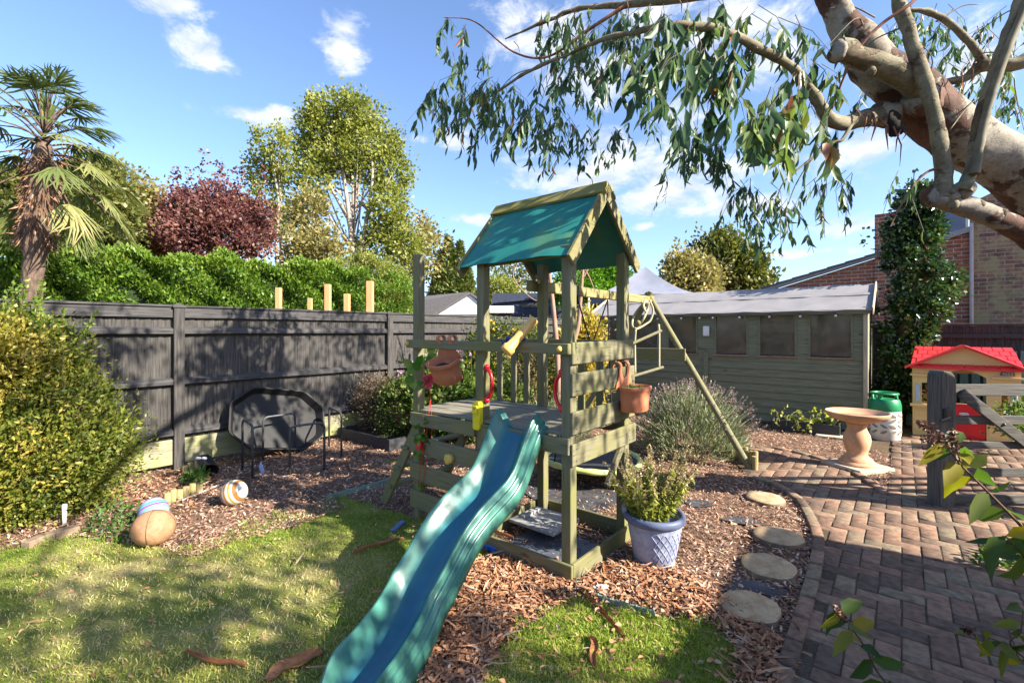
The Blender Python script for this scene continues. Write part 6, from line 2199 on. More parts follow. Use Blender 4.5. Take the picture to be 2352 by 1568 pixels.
# lavender
t = thing('lavender', Vector((2.2, 5.75, 0)), 'grey green lavender bush with faded flower spikes in front of the shed', 'shrub')
cL = np.array([2.18, 5.7, .02])
n = 7500
a, el_ = rng.random(n) * 2 * np.pi, np.arcsin(rng.random(n) ** .8)
d = np.column_stack([np.cos(a) * np.cos(el_), np.sin(a) * np.cos(el_) * .8, np.sin(el_)])
rad_ = rng.uniform(.35, .66, n) * (1 + .12 * np.sin(a * 5))
p = cL + d * rad_[:, None] * np.array([1.0, .9, 1.0])
foliage('foliage', p, d, .10, .010, LM['lav'], t, None, 'rhomb', .6, .35)
n2 = 420
a, el_ = rng.random(n2) * 2 * np.pi, np.arcsin(np.clip(rng.random(n2) ** .6, .2, 1))
d = np.column_stack([np.cos(a) * np.cos(el_), np.sin(a) * np.cos(el_) * .8, np.sin(el_) + .25])
d = unit(d)
ln_ = rng.uniform(.72, .90, n2)
sm = MB()
hp, hd = [], []
for k in range(n2):
    e_ = Vector(cL + d[k] * ln_[k])
    sm.tube([Vector(cL + d[k] * .5), e_], [.003, .0022], 4, cap=False)
    for q in range(9):
        hp.append(e_ + Vector(d[k]) * (.055 * q / 8 - .02))
        hd.append(Vector(d[k]) + Vector(rdir(1)[0]) * .8)
sm.build('flower_stem', mat('lavender_stem', (0.22, 0.25, 0.12), rough=.8, bump=0), t)
leaves('flower_head', np.array([tuple(x) for x in hp]), np.array([tuple(x) for x in hd]), .024, .015, LM['lavf'], t)

# plants of the bed behind the tower
t = thing('dead_shrub', Vector((-1.85, 6.65, .1)), 'dead brown shrub at the fence end of the raised bed', 'shrub')
p, o_, rc = cloud((-1.95, 6.75, .42), (.30, .32, .46), 130, 55, .12, .7)
p[:, 2] = np.maximum(p[:, 2], .12)
foliage('foliage', p, o_, .035, .016, LM['dead'], t, rc)
b = MB()
for k in range(30):
    e_ = p[rng.integers(len(p))]
    b.tube([Vector((-1.9, 6.7, .1)), lerp(Vector((-1.9, 6.7, .1)), Vector(e_), .5) + Vector((0, 0, .05)), Vector(e_)], [.008, .005, .002], 4)
b.build('stems', M['brown'], t)
t = thing('olive_shrub', Vector((-1.45, 6.4, .1)), 'olive green small leaved shrub at the front of the raised bed', 'shrub')
p, o_, rc = cloud((-1.42, 6.42, .42), (.42, .32, .42), 170, 60, .12, .75)
p[:, 2] = np.maximum(p[:, 2], .12)
foliage('foliage', p, o_, .034, .016, LM['bush'], t, rc)
MB().ball((-1.42, 6.45, .38), .25, 12, 8).build('branches', M['brown'], t)
t = thing('anemone', Vector((-.6, 6.6, 0)), 'leafy anemone clump with pale pink flowers behind the tower deck', 'flowering plant')
p, o_, rc = cloud((-.72, 6.55, .52), (.95, .6, .45), 240, 24, .16, .8)
p2, o2, rc2 = cloud((-1.05, 6.9, .72), (.45, .4, .36), 80, 24, .16, .8)
p, o_, rc = np.concatenate([p, p2]), np.concatenate([o_, o2]), np.concatenate([rc, rc2])
p[:, 2] = np.maximum(p[:, 2], .05)
foliage('foliage', p, o_, .08, .06, LM['anem'], t, rc, 'oval', .2, .7)
b = MB()
fpos = []
for k in range(52):
    bs = Vector((rng.uniform(-1.5, .1), rng.uniform(6.2, 7.0), .5))
    e_ = bs + Vector((rng.normal(0, .1), 0, rng.uniform(.25, .85)))
    b.tube([bs, e_], .004, 4, cap=False)
    fpos.append(e_)
    if k % 2:
        fpos.append(e_ + Vector((rng.normal(0, .05), 0, -.08)))
b.build('stems', M['twig'], t)
fa = np.repeat(np.array([tuple(x) for x in fpos]), 6, 0)
leaves('petals', fa, rdir(len(fa)) * np.array([1, .6, 1]) + np.array([0, -.3, .2]), .034, .026, LM['pinkp'], t, None, 'oval')
t = thing('potentilla', Vector((.05, 6.9, 0)), 'large green shrub dotted with yellow flowers behind the tower', 'shrub')
p, o_, rc = cloud((.10, 7.0, .75), (.95, .6, .78), 420, 50, .17, .85)
p2, o2, rc2 = cloud((-.15, 7.2, 1.25), (.6, .4, .42), 130, 45, .16, .8)
p, o_, rc = np.concatenate([p, p2]), np.concatenate([o_, o2]), np.concatenate([rc, rc2])
p[:, 2] = np.maximum(np.abs(p[:, 2]), .03)
foliage('foliage', p, o_, .045, .020, LM['bush'], t, rc, 'rhomb', .3, .8)
MB().ball((.08, 7.05, .7), .5, 12, 8, Matrix.Diagonal((1.1, .7, 1.1))).build('branches', M['brown'], t)
q = p[(o_[:, 1] < .2)]
q = q[rng.choice(len(q), 190)] + np.array([0, -.05, .03])
q = np.repeat(q, 5, 0)
leaves('petals', q, rdir(len(q)) * np.array([1, .5, 1]) + np.array([0, -.35, .1]), .028, .024, LM['yelp'], t, None, 'oval')
t = thing('spotted_laurel', Vector((1.02, 6.9, 0)), 'bright yellow variegated shrub between tower post and shed', 'shrub')
p, o_, rc = cloud((1.05, 7.0, .95), (.32, .3, .85), 190, 40, .14, .85)
p[:, 2] = np.maximum(p[:, 2], .03)
foliage('foliage', p, o_, .065, .032, LM['golden'], t, rc * .5 + .5, 'oval', .3)
MB().tube([(1.05, 7, 0), (1.05, 7, 1.5)], .05, 8).build('stem', M['brown'], t)
t = thing('rosemary', Vector((.6, 5.9, 0)), 'grey green low herb bush under the tower deck edge', 'shrub')
p, o_, rc = cloud((.62, 6.1, .32), (.40, .3, .34), 150, 40, .1, .8)
p[:, 2] = np.maximum(p[:, 2], .02)
foliage('foliage', p, o_, .05, .008, LM['lav'], t, rc, 'rhomb', .6, .5)

# bare tree with pinkish stems behind the tower
t = thing('bare_tree', P(1290, 1010, 6.4) * 1.0, 'bare pinkish stemmed small tree with few twigs behind the tower', 'tree')
b = MB()
YB = 6.4


def limb(pts, r0, r1, n=7, Y=YB, bb=None):
    ps = smoothpath([P(x, y, Y + (dy if len(q) else 0)) for (x, y, *q) in pts for dy in [q[0] if q else 0]], 5)
    (bb or b).tube(ps, list(np.linspace(r0, r1, len(ps))), n)


limb([(1285, 1012), (1284, 900), (1279, 800), (1270, 700), (1262, 620), (1268, 560)], .05, .018)
limb([(1286, 860), (1300, 820), (1325, 760), (1333, 690), (1338, 630), (1345, 570)], .045, .015)
limb([(1268, 690), (1272, 668), (1290, 650), (1302, 660)], .02, .008)
limb([(1262, 630), (1235, 600), (1200, 560), (1175, 545)], .018, .006)
limb([(1264, 640), (1228, 610), (1190, 585)], .015, .005)
limb([(1190, 600), (1180, 640), (1230, 690), (1268, 670)], .008, .008)
limb([(1338, 640), (1360, 600), (1380, 560)], .016, .005)
limb([(1338, 630), (1320, 580), (1290, 540)], .014, .004)
limb([(1265, 600), (1300, 560), (1330, 545)], .012, .004)
limb([(1340, 612), (1355, 640), (1366, 668)], .012, .006)
b.build('trunk', M['pinkbark'], t, smooth=True)
n = 60
p = np.array([PV(x, y, YB) for x, y in zip(rng.uniform(1180, 1340, n), rng.uniform(555, 640, n))])
leaves('leaves', p, rdir(n) + np.array([0, 0, -.6]), .06, .02, LM['oak'], t)
# ivy column
t = thing('ivy_column', Vector((6.15, 7.4, 0)), 'tall dark glossy ivy covered trunk between the shed and the playhouse', 'ivy')
YI = 7.5
prof_i = [(905, 2065, 35), (860, 2070, 40), (810, 2078, 50), (760, 2085, 62), (710, 2110, 72), (670, 2125, 88), (640, 2130, 85), (600, 2098, 82), (560, 2092, 78), (520, 2100, 72), (485, 2105, 58), (455, 2108, 35)]
for (py, px, rx) in prof_i:
    p, o_, rc = cloud(P(px, py, YI), (rpx(rx * .74, YI), .30, rpx(30, YI)), 34, 40, .12, .85)
    foliage('foliage', p, o_, .062, .050, LM['ivy'], t, rc, 'oval', .0, .7)
MB().tube(smoothpath([(6.15, 7.6, 0), P(2078, 800, 7.6), P(2105, 640, 7.6), P(2100, 480, 7.6)], 4), .16, 10).build('trunk', M['brown'], t, smooth=True)
n = 26
leaves('trailing_leaves', np.array([PV(x, y, YI) for x, y in zip(np.concatenate([rng.normal(1990, 12, 16), rng.normal(2165, 18, 10)]), np.concatenate([rng.uniform(525, 575, 16), rng.uniform(640, 720, 10)]))]), rdir(n), .06, .05, LM['ivy'], t, None, 'oval')

# pot plant
t = thing('herb_plant', Vector((.92, 3.06, .26)), 'leggy yellow green herb with dry seed spikes growing in the blue pot', 'plant')
b = MB()
lp, ldr, hp, hd = [], [], [], []
for k in range(60):
    a_ = rng.random() * 2 * math.pi
    bs = Vector((.90 + math.cos(a_) * .07, 3.06 + math.sin(a_) * .07, .27))
    sp_r = rng.random() ** .6 * .27
    e_ = bs + Vector((math.cos(a_) * sp_r + .015, math.sin(a_) * sp_r, rng.uniform(.22, .47)))
    ps = smoothpath([bs, lerp(bs, e_, .5) + Vector((0, 0, .04)), e_], 4)
    b.tube(ps, list(np.linspace(.003, .0015, len(ps))), 4, cap=False)
    for q in np.linspace(.08, .72, 13):
        c_ = lerp(bs, e_, q)
        for _ in range(3):
            lp.append(c_)
            ldr.append(Vector(rdir(1)[0]) + Z * .2)
    for q in np.linspace(.55, 1.0, 13):
        c_ = lerp(bs, e_, q)
        for _ in range(3):
            hp.append(c_)
            hd.append(Vector(rdir(1)[0]) * 1.0 + Z * .3)
b.build('stems', M['twig'], t)
lp, ldr = np.array([tuple(x) for x in lp]), np.array([tuple(x) for x in ldr])
leaves('foliage', lp, ldr, rng.uniform(.025, .05, len(lp)), .017, LM['mint'], t, None, 'oval', droop=.2)
leaves('seed_heads', np.array([tuple(x) for x in hp]), np.array([tuple(x) for x in hd]), .016, .011, LM['seedh'], t)
# geraniums in trough, and a second trailing plant
for (c_, w_, n_, lb) in ((Q(.70, -.31, .15), .40, 220, 'straggly geranium trailing over the charcoal trough'), (Q(1.98, -.30, .10), .30, 200, 'straggly geranium with yellow leaf beside the lavender')):
    t = thing('geranium', c_, lb, 'plant')
    b = MB()
    lp, ldr = [], []
    for k in range(34):
        bs = Vector(c_) + L * rng.uniform(-w_, w_) + S * rng.normal(0, .04)
        e_ = bs + Vector((rng.normal(0, .12), rng.uniform(-.22, .02), rng.uniform(-.08, .20)))
        e_.z = max(e_.z, .03)
        b.tube(smoothpath([bs, lerp(bs, e_, .5) + Z * .06, e_], 3), .004, 4, cap=False)
        for q in range(n_ // 34):
            lp.append(lerp(bs, e_, rng.uniform(.3, 1.05)) + Vector(rdir(1)[0]) * .03)
            ldr.append(Vector(rdir(1)[0]) + Z * .3)
    b.build('stems', mat('pale_geranium_stem', (0.30, 0.30, 0.14), rough=.7, bump=0) if 'pale_geranium_stem' not in bpy.data.materials else bpy.data.materials['pale_geranium_stem'], t)
    leaves('foliage', np.array([tuple(x) for x in lp]), np.array([tuple(x) for x in ldr]), rng.uniform(.03, .06, len(lp)), .045, LM['mint'], t, None, 'oval')
# low weeds
def weeds(poly, n_, lb, ln=.05):
    xy = scatter(poly, n_)
    p = np.column_stack([xy, rng.uniform(.005, .09, len(xy))])
    o = leaves('weeds', p, rdir(len(xy)) + np.array([0, 0, .5]), rng.uniform(.6, 1.3, len(xy)) * ln, .6 * ln, LM['weedy'], None, None, 'oval')
    tag(o, lb, 'weeds', None, 'stuff')


weeds(g2([(180, 1235), (250, 1165), (330, 1175), (330, 1225), (280, 1255)]), 330, 'low weeds between the left shrub and the balls', .036)
weeds(g2([(415, 1118), (425, 1098), (475, 1100), (470, 1120)]), 90, 'small bright weed tuft beside the toy bucket', .07)
weeds(g2([(2240, 1310), (2260, 1275), (2352, 1270), (2352, 1330)]), 120, 'small weeds in the dark bed at the right of the path')
t = thing('leafy_plant', P(2345, 985, 5.6), 'leafy green plant at the right edge beyond the gate', 'plant')
p, o_, rc = cloud(P(2345, 970, 5.6), (.22, .2, .22), 40, 20, .1)
foliage('foliage', p, o_, .05, .03, LM['anem'], t, rc, 'oval')

# buddleia in the near right corner
M['budstem'] = mat('brown_buddleia_stem', (0.13, 0.07, 0.04), rough=.7, bump=0)


def budd(label, base, branches, heads, llen):
    t = thing('buddleia', base, label, 'shrub')
    b = MB()
    lp, ldr, ltl, lr = [], [], [], []
    for pts, r0, nl, s0 in branches:
        ps = smoothpath(pts, 8)
        b.tube(ps, list(np.linspace(r0, r0 * .4, len(ps))), 7)
        for k in range(nl):
            u_ = (s0 + (1 - s0) * k / max(1, nl - 1)) * (len(ps) - 1)
            i_ = min(int(u_), len(ps) - 2)
            c_ = lerp(ps[i_], ps[i_ + 1], u_ - i_)
            d_ = (ps[i_ + 1] - ps[i_]).normalized()
            for sg in (-1, 1):
                sd = d_.cross(Vector((0, 1, 0)) if k % 2 else Vector((.4, .3, 1))).normalized() * sg
                lp.append(c_)
                ldr.append(sd + d_ * .45 + Vector((0, -.1, -.45)) + Vector(rdir(1)[0]) * .3)
                ltl.append(Vector((rng.normal(0, .5), -1, rng.normal(.5, .5))))
                lr.append(rng.random())
    b.build('stems', M['budstem'], t, smooth=True)
    n_ = len(lp)
    leaves('foliage', np.array([tuple(x) for x in lp]), np.array([tuple(x) for x in ldr]), rng.uniform(.75, 1.2, n_) * llen * 1.22, rng.uniform(.85, 1.1, n_) * llen * .60, LM['bud'], t, np.array(lr), 'oval', .25, tilt=np.array([tuple(x) for x in ltl]))
    fp_, fd_ = [], []
    for p0, p1, r_, k_ in heads:
        for _ in range(k_):
            u_ = rng.random()
            fp_.append(np.array(lerp(p0, p1, u_)) + rng.normal(0, .45, 3) * r_ * (1 - .7 * u_))
            fd_.append(rdir(1)[0])
    leaves('flower_head', np.array(fp_), np.array(fd_), .014, .011, LM['budf'], t, None, 'oval')


YBd = 1.85
budd('overhanging buddleia branch with yellowing leaves and dried flower heads in front of the gate', Vector((2.45, 1.75, 0)),
     [([Vector((2.45, 1.75, .05)), P(2420, 1300, YBd), P(2352, 1215, YBd), P(2270, 1130, YBd), P(2205, 1065, YBd), P(2172, 1020, YBd)], .007, 8, .30),
      ([Vector((2.45, 1.75, .05)), P(2400, 1330, 1.75), P(2345, 1270, 1.75), P(2310, 1230, 1.75)], .006, 4, .45),
      ([P(2210, 1070, YBd), P(2200, 1040, YBd + .02), P(2194, 1010, YBd + .02)], .004, 1, .3)],
     [(P(2172, 1018, YBd), P(2112, 968, YBd), .032, 170), (P(2150, 1020, YBd), P(2120, 1005, YBd), .022, 50), (P(2194, 1028, YBd), P(2188, 985, YBd), .022, 90)], .098)
YB2 = 1.78
budd('young buddleia shoot with green leaves rising over the shaded path bricks', Vector((1.55, 1.55, 0)),
     [([Vector((1.55, 1.55, 0)), P(2035, 1568, YB2), P(1990, 1490, YB2), P(1955, 1440, YB2), P(1935, 1410, YB2)], .005, 6, .25)],
     [(P(1938, 1425, YB2), P(1920, 1395, YB2), .02, 70)], .088)
YB3 = 1.9
budd('small buddleia twigs with a brown flower head at the lower right edge', Vector((2.35, 1.7, 0)),
     [([Vector((2.35, 1.7, 0)), P(2352, 1520, YB3), P(2300, 1475, YB3), P(2240, 1455, YB3)], .004, 5, .35), ([Vector((2.35, 1.7, 0)), P(2340, 1500, YB3), P(2345, 1450, YB3), P(2350, 1400, YB3)], .004, 4, .4)],
     [(P(2240, 1455, YB3), P(2212, 1443, YB3), .016, 60)], .07)
b = MB().add([Vector((2.35, 1.9, .008)), Vector((3.6, 2.5, .008)), Vector((3.4, 3.05, .008)), Vector((2.75, 2.85, .008))], [(0, 1, 2, 3)])
tag(b.build('soil_bed', M['soil'], None), kind='structure')

# ------------------------------------------------------------------ the eucalyptus
def gum_mat(name, pale0, pale1, dark0, dark1, scale, cut, axisrot):
    """smooth pale bark with crisp-edged darker plates still clinging to it"""
    m, t, b = new_mat(name)
    v = coords(t, (.5, 1, .9), (0, axisrot, 0))
    n1 = noise_n(t, v, scale, 9, .62)
    n2 = noise_n(t, v, scale * 2.7, 6, .6)
    n3 = noise_n(t, v, 70, 5, .7)
    mask = ramp(t, n1, [(cut - .012, (0, 0, 0)), (cut + .012, (1, 1, 1))])
    pale = ramp(t, n2, [(.35, pale0), (.65, pale1)])
    dark = ramp(t, n2, [(.35, dark0), (.62, dark1)])
    mxn = nd(t, 'ShaderNodeMix', data_type='RGBA')
    t.links.new(mask, mxn.inputs[0])
    t.links.new(dark, mxn.inputs[6])
    t.links.new(pale, mxn.inputs[7])
    m2 = nd(t, 'ShaderNodeMix', data_type='RGBA', blend_type='MULTIPLY')
    m2.inputs[0].default_value = .55
    t.links.new(mxn.outputs[2], m2.inputs[6])
    t.links.new(ramp(t, n3, [(.36, (.45, .42, .38)), (.6, (1, 1, 1))]), m2.inputs[7])
    t.links.new(m2.outputs[2], b.inputs['Base Color'])
    b.inputs['Roughness'].default_value = .8
    b.inputs['Specular IOR Level'].default_value = .2
    bp = nd(t, 'ShaderNodeBump')
    bp.inputs['Strength'].default_value = .8
    bp.inputs['Distance'].default_value = -.008
    t.links.new(mask, bp.inputs['Height'])
    bp2 = nd(t, 'ShaderNodeBump')
    bp2.inputs['Strength'].default_value = .5
    bp2.inputs['Distance'].default_value = .006
    t.links.new(n3, bp2.inputs['Height'])
    t.links.new(bp.outputs[0], bp2.inputs['Normal'])
    t.links.new(bp2.outputs[0], b.inputs['Normal'])
    return m


M['gumbark'] = gum_mat('peeling_eucalyptus_bark', (.22, .185, .145), (.36, .325, .275), (.060, .030, .022), (.16, .085, .06), 2.6, .50, .65)
M['gumlimb'] = gum_mat('smooth_olive_limb_bark', (.155, .130, .080), (.27, .24, .165), (.095, .065, .042), (.17, .13, .08), 5.0, .42, .2)
M['gumgrey'] = mat('dark_olive_limb_bark', [(0.3, (0.10, 0.085, 0.055)), (0.7, (0.21, 0.185, 0.12))], rough=.75, scale=9, bump=.3)
M['gumdark'] = mat('hanging_red_bark', [(0.3, (0.14, 0.055, 0.035)), (0.7, (0.29, 0.13, 0.085))], rough=.8, scale=20, bump=.4)
gum = thing('eucalyptus_tree', Vector((5.45, 3.15, 0)), 'leaning eucalyptus with peeling bark and hanging leafy branches over the garden', 'tree')
YT = 3.2


def tubepx(name, pts, radii, m, Y=YT, n=12, k=6, bump=.0):
    """pts: (px, py, depth); a limb through those points"""
    ps = smoothpath([P(x, y, d) for x, y, d in pts], k)
    rr = np.interp(np.linspace(0, 1, len(ps)), np.linspace(0, 1, len(radii)), radii)
    rr = rr * (1 + bump * np.sin(np.arange(len(ps)) * 1.7))
    tb = MB().tube(ps, list(rr), n, cap=False)
    tb.c, tb.n = ps, n
    if max(radii) > .024:
        rough_limb(tb, max(radii) * .16, .55 / max(radii))
    k_ = len(tb.v)
    tb.f += [tuple(range(n))[::-1], tuple(range(k_ - n, k_))]
    return tb.build(name, m, gum, smooth=True, auto=60)


trunk_pts = [Vector((5.5, 3.15, -.05)), Vector((5.05, 3.3, .9)), Vector((4.45, 3.32, 1.75)), P(2352, 408, 3.25), P(2210, 318, 3.25), P(2105, 230, 3.22), P(2010, 150, 3.2), P(1945, 60, 3.18), P(1890, -40, 3.15), P(1820, -220, 3.05), P(1760, -450, 2.9)]
ps = smoothpath(trunk_pts, 8)
rad = np.interp(np.linspace(0, 1, len(ps)), [0, .1, .3, .5, .6, .72, 1], [.22, .18, .175, .165, .140, .100, .06])


def rough_limb(mb, amp, sc):
    """push the skin in and out so that a limb is not a clean tube"""
    from mathutils import noise as nz
    n_ = len(mb.v)
    c_ = {}
    for i_, v_ in enumerate(mb.v):
        k_ = nz.fractal(v_ * sc, 1.0, 2.0, 4)
        mb.v[i_] = v_ + Vector((nz.noise(v_ * sc + Vector((9, 0, 0))), nz.noise(v_ * sc + Vector((0, 7, 0))), nz.noise(v_ * sc))) * amp + (v_ - mb.c[i_ // mb.n]).normalized() * k_ * amp
    return mb


ps2 = smoothpath(ps, 3)
rad2 = np.interp(np.linspace(0, 1, len(ps2)), np.linspace(0, 1, len(rad)), rad)
tm_ = MB().tube(ps2, list(rad2), 40, cap=False)
tm_.c, tm_.n = ps2, 40
rough_limb(tm_, .016, 4.5).build('trunk', M['gumbark'], gum, smooth=True)
# sawn-off limb pointing at us and the long white low limb
tubepx('branch', [(2125, 235, 3.12), (2085, 185, 3.0), (2020, 150, 2.95), (1965, 128, 2.92), (1922, 116, 2.9)], [.085, .072, .066, .064, .062], M['gumlimb'], n=16)
tubepx('branch', [(2500, 640, 3.05), (2352, 535, 3.0), (2260, 490, 2.95), (2195, 468, 2.93), (2142, 452, 2.92)], [.085, .068, .062, .060, .052], M['gumbark'], n=16, bump=.04)
tubepx('branch', [(2165, 455, 2.9), (2168, 400, 2.9), (2158, 320, 2.9), (2140, 240, 2.9), (2108, 140, 2.9), (2080, 60, 2.9), (2055, -20, 2.9), (2030, -120, 2.9)], [.052, .046, .042, .040, .040, .036, .032, .026], M['gumlimb'], n=14)
tubepx('branch', [(2215, 440, 2.85), (2232, 380, 2.85), (2240, 330, 2.85), (2258, 250, 2.85), (2285, 160, 2.85), (2318, 70, 2.85), (2350, -20, 2.85)], [.040, .034, .033, .032, .031, .031, .03], M['gumlimb'], n=12)
tubepx('branch', [(2238, 400, 2.80), (2252, 320, 2.80), (2270, 240, 2.80), (2305, 140, 2.80), (2352, 20, 2.80), (2390, -60, 2.8)], [.026, .024, .022, .022, .022, .02], M['gumgrey'], n=10)
tubepx('branch', [(2232, 430, 2.82), (2205, 425, 2.85), (2180, 440, 2.86), (2160, 400, 2.9)], [.03, .022, .02, .018], M['gumgrey'], n=10)
tubepx('branch', [(2400, 120, 3.0), (2330, 148, 3.05), (2260, 152, 3.1), (2215, 180, 3.15), (2160, 190, 3.2)], [.05, .042, .036, .026, .022], M['gumlimb'], n=12)
tubepx('branch', [(2262, 150, 3.1), (2240, 115, 3.1), (2215, 85, 3.1), (2170, 45, 3.1), (2120, 25, 3.1), (2082, 24, 3.1)], [.026, .024, .022, .020, .018, .012], M['gumlimb'], n=10)
bl = tubepx('branch', [(2040, 262, 3.2), (1985, 272, 3.1), (1935, 283, 3.05), (1905, 272, 3.0), (1882, 240, 2.98), (1850, 190, 2.95), (1815, 150, 2.9), (1764, 122, 2.85), (1700, 88, 2.8), (1610, 62, 2.75), (1530, 60, 2.75), (1460, 75, 2.9), (1390, 88, 3.0), (1310, 122, 3.2), (1235, 155, 3.4), (1176, 188, 3.6), (1110, 240, 3.8)],
             [.062, .058, .048, .040, .034, .032, .030, .028, .026, .023, .020, .017, .015, .012, .010, .007, .004], M['gumlimb'], n=12)
tubepx('branch', [(1960, 278, 3.05), (1935, 320, 3.0), (1910, 330, 3.0), (1850, 375, 3.0), (1800, 420, 3.0), (1780, 470, 3.0)], [.014, .011, .009, .007, .005, .003], M['gumgrey'], n=7)
tubepx('branch', [(1905, 332, 3.0), (1870, 360, 3.0), (1830, 420, 3.0), (1810, 470, 3.0)], [.007, .006, .004, .003], M['gumgrey'], n=6)
tubepx('branch', [(1890, -60, 3.1), (1750, -40, 3.3), (1600, -10, 3.6), (1450, 10, 3.9), (1330, 20, 4.1), (1230, 60, 4.2), (1160, 90, 4.3)], [.06, .05, .04, .03, .022, .012, .006], M['gumlimb'], n=10)
tubepx('branch', [(1450, 5, 3.9), (1350, 70, 4.0), (1260, 130, 4.1), (1180, 120, 4.2), (1090, 50, 4.3), (1020, 40, 4.3)], [.018, .014, .010, .008, .006, .004], M['gumdark'], n=7)
tubepx('branch', [(1910, 250, 3.0), (1960, 130, 2.9), (2020, 60, 2.85), (2090, 10, 2.8), (2140, -40, 2.8)], [.006, .008, .009, .010, .012], M['gumdark'], n=6)
tubepx('branch', [(2170, 385, 2.9), (2130, 395, 2.9), (2095, 430, 2.9), (2070, 470, 2.9), (2045, 520, 2.9)], [.010, .008, .006, .005, .003], M['gumdark'], n=6)
# collars and knots where limbs join or were lost
for (x, y, dd_, r_, sx_) in ((2118, 232, 3.08, .10, 1.3), (2165, 450, 2.93, .075, 1.2), (2216, 436, 2.88, .055, 1.1), (2035, 262, 3.16, .085, 1.2), (2146, 453, 2.92, .062, 1.0), (2250, 470, 2.90, .03, 1.0), (2300, 490, 2.92, .028, 1.0), (1925, 120, 2.9, .063, .8), (2000, 165, 2.88, .03, 1.0), (2262, 152, 3.09, .036, 1.2), (2190, 470, 2.88, .03, 1)):
    kb = MB().ball(P(x, y, dd_), r_, 18, 12, Matrix.Diagonal((sx_, 1, 1)))
    kb.c, kb.n = [P(x, y, dd_)] * 99, 18
    rough_limb(kb, r_ * .22, 14).build('knot', M['gumbark'] if r_ > .05 else M['gumlimb'], gum, smooth=True)
# the dark torn wound under the limb and lots of fine twigs
wm = MB().ball(P(2058, 285, 3.06), .07, 16, 10, Matrix.Diagonal((1.0, .5, 1.2)))
wm.c, wm.n = [P(2058, 285, 3.06)] * 99, 16
rough_limb(wm, .03, 12).build('wound', mat('black_wound', (.02, .016, .014), rough=.95, scale=30, bump=.8), gum, smooth=True)
for x0, y0, x1, y1, d0, d1, r0 in ((2080, 60, 1990, 110, 2.9, 3.1, .006), (2120, 200, 2060, 60, 2.95, 3.2, .005), (1985, 60, 1880, 130, 3.1, 2.9, .005), (2300, 120, 2200, 240, 2.9, 3.3, .005), (2340, 30, 2210, 100, 3.0, 3.2, .006), (2180, 300, 2290, 200, 3.0, 3.2, .005),
                                   (2010, 40, 1900, 20, 3.1, 3.1, .006), (2150, 50, 2250, 10, 3.1, 3.1, .006), (2330, 180, 2352, 300, 3.2, 3.2, .005), (1850, 195, 1790, 260, 2.9, 2.9, .005), (1700, 90, 1640, 170, 2.8, 2.7, .005), (1600, 65, 1540, 170, 2.75, 2.7, .005), (1460, 75, 1430, 210, 2.9, 3.0, .005),
                                   (1310, 122, 1240, 240, 3.2, 3.6, .005), (1235, 155, 1130, 230, 3.4, 3.9, .005), (1350, 70, 1290, 190, 4.0, 4.0, .005), (1260, 130, 1330, 310, 4.1, 4.0, .004), (1430, 210, 1480, 300, 3.0, 4.0, .004), (1640, 170, 1600, 300, 2.7, 3.2, .004), (1740, 110, 1690, 260, 2.8, 3.2, .004)):
    p0, p1 = P(x0, y0, d0), P(x1, y1, d1)
    mid_ = lerp(p0, p1, .5) + Vector((rng.normal(0, .06), rng.normal(0, .04), rng.normal(.05, .05)))
    q_ = smoothpath([p0, mid_, p1], 5)
    MB().tube(q_, list(np.linspace(r0, r0 * .35, len(q_))), 5).build('twig', M['gumgrey'], gum, smooth=True)
# off-frame limbs carrying the crown that shades the lawn and the fence
oc_ = [([P(1820, -220, 3.05), Vector((2.6, 2.2, 5.0)), Vector((3.2, .8, 5.2)), Vector((4.0, -.8, 5.0))], [.07, .06, .045, .02]),
       ([P(1760, -450, 2.9), Vector((1.4, 3.2, 5.2)), Vector((.9, 3.9, 5.6))], [.06, .04, .015]),
       ([Vector((4.45, 3.1, 1.75)), Vector((5.0, 2.4, 3.2)), Vector((5.0, 1.4, 4.2)), Vector((4.8, .2, 4.8))], [.1, .08, .06, .02])]
for pts, rr_ in oc_:
    p_ = smoothpath(pts, 6)
    MB().tube(p_, list(np.interp(np.linspace(0, 1, len(p_)), np.linspace(0, 1, len(rr_)), rr_)), 10).build('branch', M['gumlimb'], gum, smooth=True)
# hanging strips of shed bark
for (x, y, l_, w_) in ((2005, 262, 62, .030), (2016, 270, 44, .022), (2034, 275, 70, .026), (2052, 290, 92, .018), (2068, 300, 50, .02), (1992, 258, 48, .02), (2075, 300, 22, .02), (1965, 250, 34, .018), (2000, 280, 18, .02), (2210, 160, 60, .012), (2216, 120, 90, .008), (2245, 60, 70, .010), (1320, 20, 60, .014), (1440, 0, 50, .014), (1560, 0, 30, .02), (1180, 95, 30, .012)):
    d_ = 3.02 if x > 1900 else 3.6
    p0, p1 = P(x, y, d_), P(x + rng.normal(0, 12), y + l_, d_)
    mid_ = lerp(p0, p1, .5) + Vector((rng.normal(0, .015), -.02, 0))
    MB().tube([p0, mid_, p1], [w_ * .28, w_ * .24, w_ * .06], 5).build('loose_bark', M['gumdark'], gum, smooth=True)

# leaf sprays: drooping twigs, each hung with sickle leaves
tw = MB()
gp, gd, gl_, gw, gr_ = [], [], [], [], []


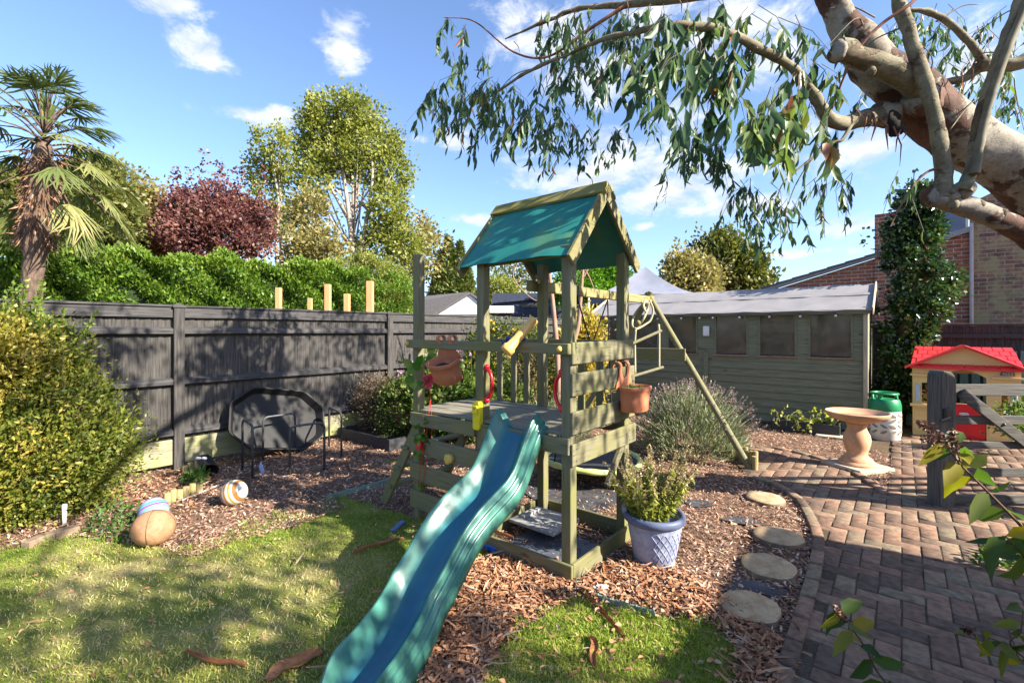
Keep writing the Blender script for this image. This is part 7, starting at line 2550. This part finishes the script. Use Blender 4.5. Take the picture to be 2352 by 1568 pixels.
def spray(px, py, rx, ry, Y, n_, llen, wid=.24, sun=0.0, yd=.18):
    """n_ drooping twiglets inside the ellipse px, py, rx, ry at depth Y"""
    for _ in range(max(2, int(n_ * (.62 if wid > .28 else .8)))):
        q, k = rng.random() * 2 * math.pi, math.sqrt(rng.random())
        y_ = Y + rng.normal(0, yd)
        a0_ = P(px + rx * k * math.cos(q), py + ry * k * math.sin(q), y_)
        ln2 = rng.uniform(.14, .36)
        tip = a0_ + Vector((rng.normal(-.04, .10), rng.normal(0, .06), -ln2))
        m_ = lerp(a0_, tip, .5) + Vector((rng.normal(0, .03), 0, .03))
        tw.tube([a0_, m_, tip], [.0024, .0018, .0012], 4, cap=False)
        rc_ = rng.random()
        for j in range(rng.integers(6, 10)):
            u_ = rng.uniform(.1, 1)
            c_ = lerp(lerp(a0_, m_, u_), lerp(m_, tip, u_), u_)
            gp.append(c_)
            gd.append((rng.normal(-.12, .34), rng.normal(0, .34), -1))
            gl_.append(llen * rng.uniform(.65, 1.25))
            gw.append(llen * wid * rng.uniform(.75, 1.25))
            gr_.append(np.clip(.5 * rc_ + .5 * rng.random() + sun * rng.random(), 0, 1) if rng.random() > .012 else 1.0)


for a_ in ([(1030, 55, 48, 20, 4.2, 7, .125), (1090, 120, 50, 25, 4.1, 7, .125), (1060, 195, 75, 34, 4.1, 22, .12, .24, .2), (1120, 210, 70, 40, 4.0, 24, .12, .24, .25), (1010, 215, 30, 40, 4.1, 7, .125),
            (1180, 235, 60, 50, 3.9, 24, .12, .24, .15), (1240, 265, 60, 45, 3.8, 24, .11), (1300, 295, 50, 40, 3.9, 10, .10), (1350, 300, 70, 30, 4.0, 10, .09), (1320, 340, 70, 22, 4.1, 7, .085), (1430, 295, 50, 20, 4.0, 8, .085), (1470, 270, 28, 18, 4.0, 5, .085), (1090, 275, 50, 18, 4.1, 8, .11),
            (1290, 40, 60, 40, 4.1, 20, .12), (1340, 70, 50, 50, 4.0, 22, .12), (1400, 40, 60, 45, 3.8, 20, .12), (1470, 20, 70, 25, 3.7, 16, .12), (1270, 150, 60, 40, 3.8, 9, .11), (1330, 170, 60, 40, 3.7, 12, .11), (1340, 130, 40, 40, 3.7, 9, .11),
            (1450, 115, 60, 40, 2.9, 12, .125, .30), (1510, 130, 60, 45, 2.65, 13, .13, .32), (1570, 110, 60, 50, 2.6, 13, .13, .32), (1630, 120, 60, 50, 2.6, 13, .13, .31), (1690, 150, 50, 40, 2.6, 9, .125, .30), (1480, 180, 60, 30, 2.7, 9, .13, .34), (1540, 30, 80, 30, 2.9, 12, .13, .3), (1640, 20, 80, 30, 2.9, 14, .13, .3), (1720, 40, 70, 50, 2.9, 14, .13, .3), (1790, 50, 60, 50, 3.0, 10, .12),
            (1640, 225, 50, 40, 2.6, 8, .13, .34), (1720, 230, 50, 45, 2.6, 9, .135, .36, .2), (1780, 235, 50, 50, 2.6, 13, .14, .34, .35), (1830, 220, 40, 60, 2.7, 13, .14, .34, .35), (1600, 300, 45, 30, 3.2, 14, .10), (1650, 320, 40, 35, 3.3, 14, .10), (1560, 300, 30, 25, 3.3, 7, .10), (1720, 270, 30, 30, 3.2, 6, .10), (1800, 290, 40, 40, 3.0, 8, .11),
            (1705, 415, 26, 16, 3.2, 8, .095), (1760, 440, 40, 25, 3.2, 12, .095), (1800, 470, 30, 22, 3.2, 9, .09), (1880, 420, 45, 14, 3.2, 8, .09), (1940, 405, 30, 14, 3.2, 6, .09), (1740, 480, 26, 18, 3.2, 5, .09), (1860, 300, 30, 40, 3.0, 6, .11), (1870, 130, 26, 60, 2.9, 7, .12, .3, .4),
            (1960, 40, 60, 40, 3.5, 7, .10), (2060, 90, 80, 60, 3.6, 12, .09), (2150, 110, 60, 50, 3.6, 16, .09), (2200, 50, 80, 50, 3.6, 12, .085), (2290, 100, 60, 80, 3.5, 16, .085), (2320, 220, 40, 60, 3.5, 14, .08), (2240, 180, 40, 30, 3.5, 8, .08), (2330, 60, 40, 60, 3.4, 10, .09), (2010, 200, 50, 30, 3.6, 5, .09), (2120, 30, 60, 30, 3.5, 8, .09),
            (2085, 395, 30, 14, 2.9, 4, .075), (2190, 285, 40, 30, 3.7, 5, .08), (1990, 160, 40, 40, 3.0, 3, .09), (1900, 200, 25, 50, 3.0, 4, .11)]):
    spray(*a_)
# twigs with dead leaves dangling below
spray(1528, 395, 6, 8, 3.4, 2, .06)
tw.build('twigs', M['twig'], gum)
n = len(gp)
leaves('crown', np.array([tuple(x) for x in gp]), np.array(gd), np.array(gl_), np.array(gw), LM['gum'], gum, np.array(gr_), 'oval', droop=.0)
# the part of the crown above and beside the picture
def shade(cen, rad, nc, per, cr):
    p, o_, rc = cloud(cen, rad, nc, per, cr, .3)
    r2 = p[:, 2] - 1.5
    inside = (p[:, 1] > .3) & (np.abs(p[:, 0] / np.maximum(p[:, 1], .01)) < 1.13) & (r2 / np.maximum(p[:, 1], .01) < .74) & (r2 > -1.6)
    p, rc = p[~inside], rc[~inside]
    leaves('crown', p, rng.normal(0, .4, (len(p), 3)) + np.array([0, 0, -1]), .13, .042, LM['gum'], gum, .6 * rng.random(len(p)), 'oval')


shade((1.6, 1.7, 5.0), (1.2, 1.1, .5), 15, 64, .33)
shade((3.0, 3.4, 5.2), (1.1, 1.1, .5), 15, 64, .33)
shade((4.4, -1.3, 4.3), (1.9, 1.2, .6), 33, 95, .40)
shade((5.0, 1.0, 4.2), (.9, .9, .6), 8, 50, .36)
shade((1.5, 3.9, 5.5), (.9, .8, .5), 8, 50, .36)
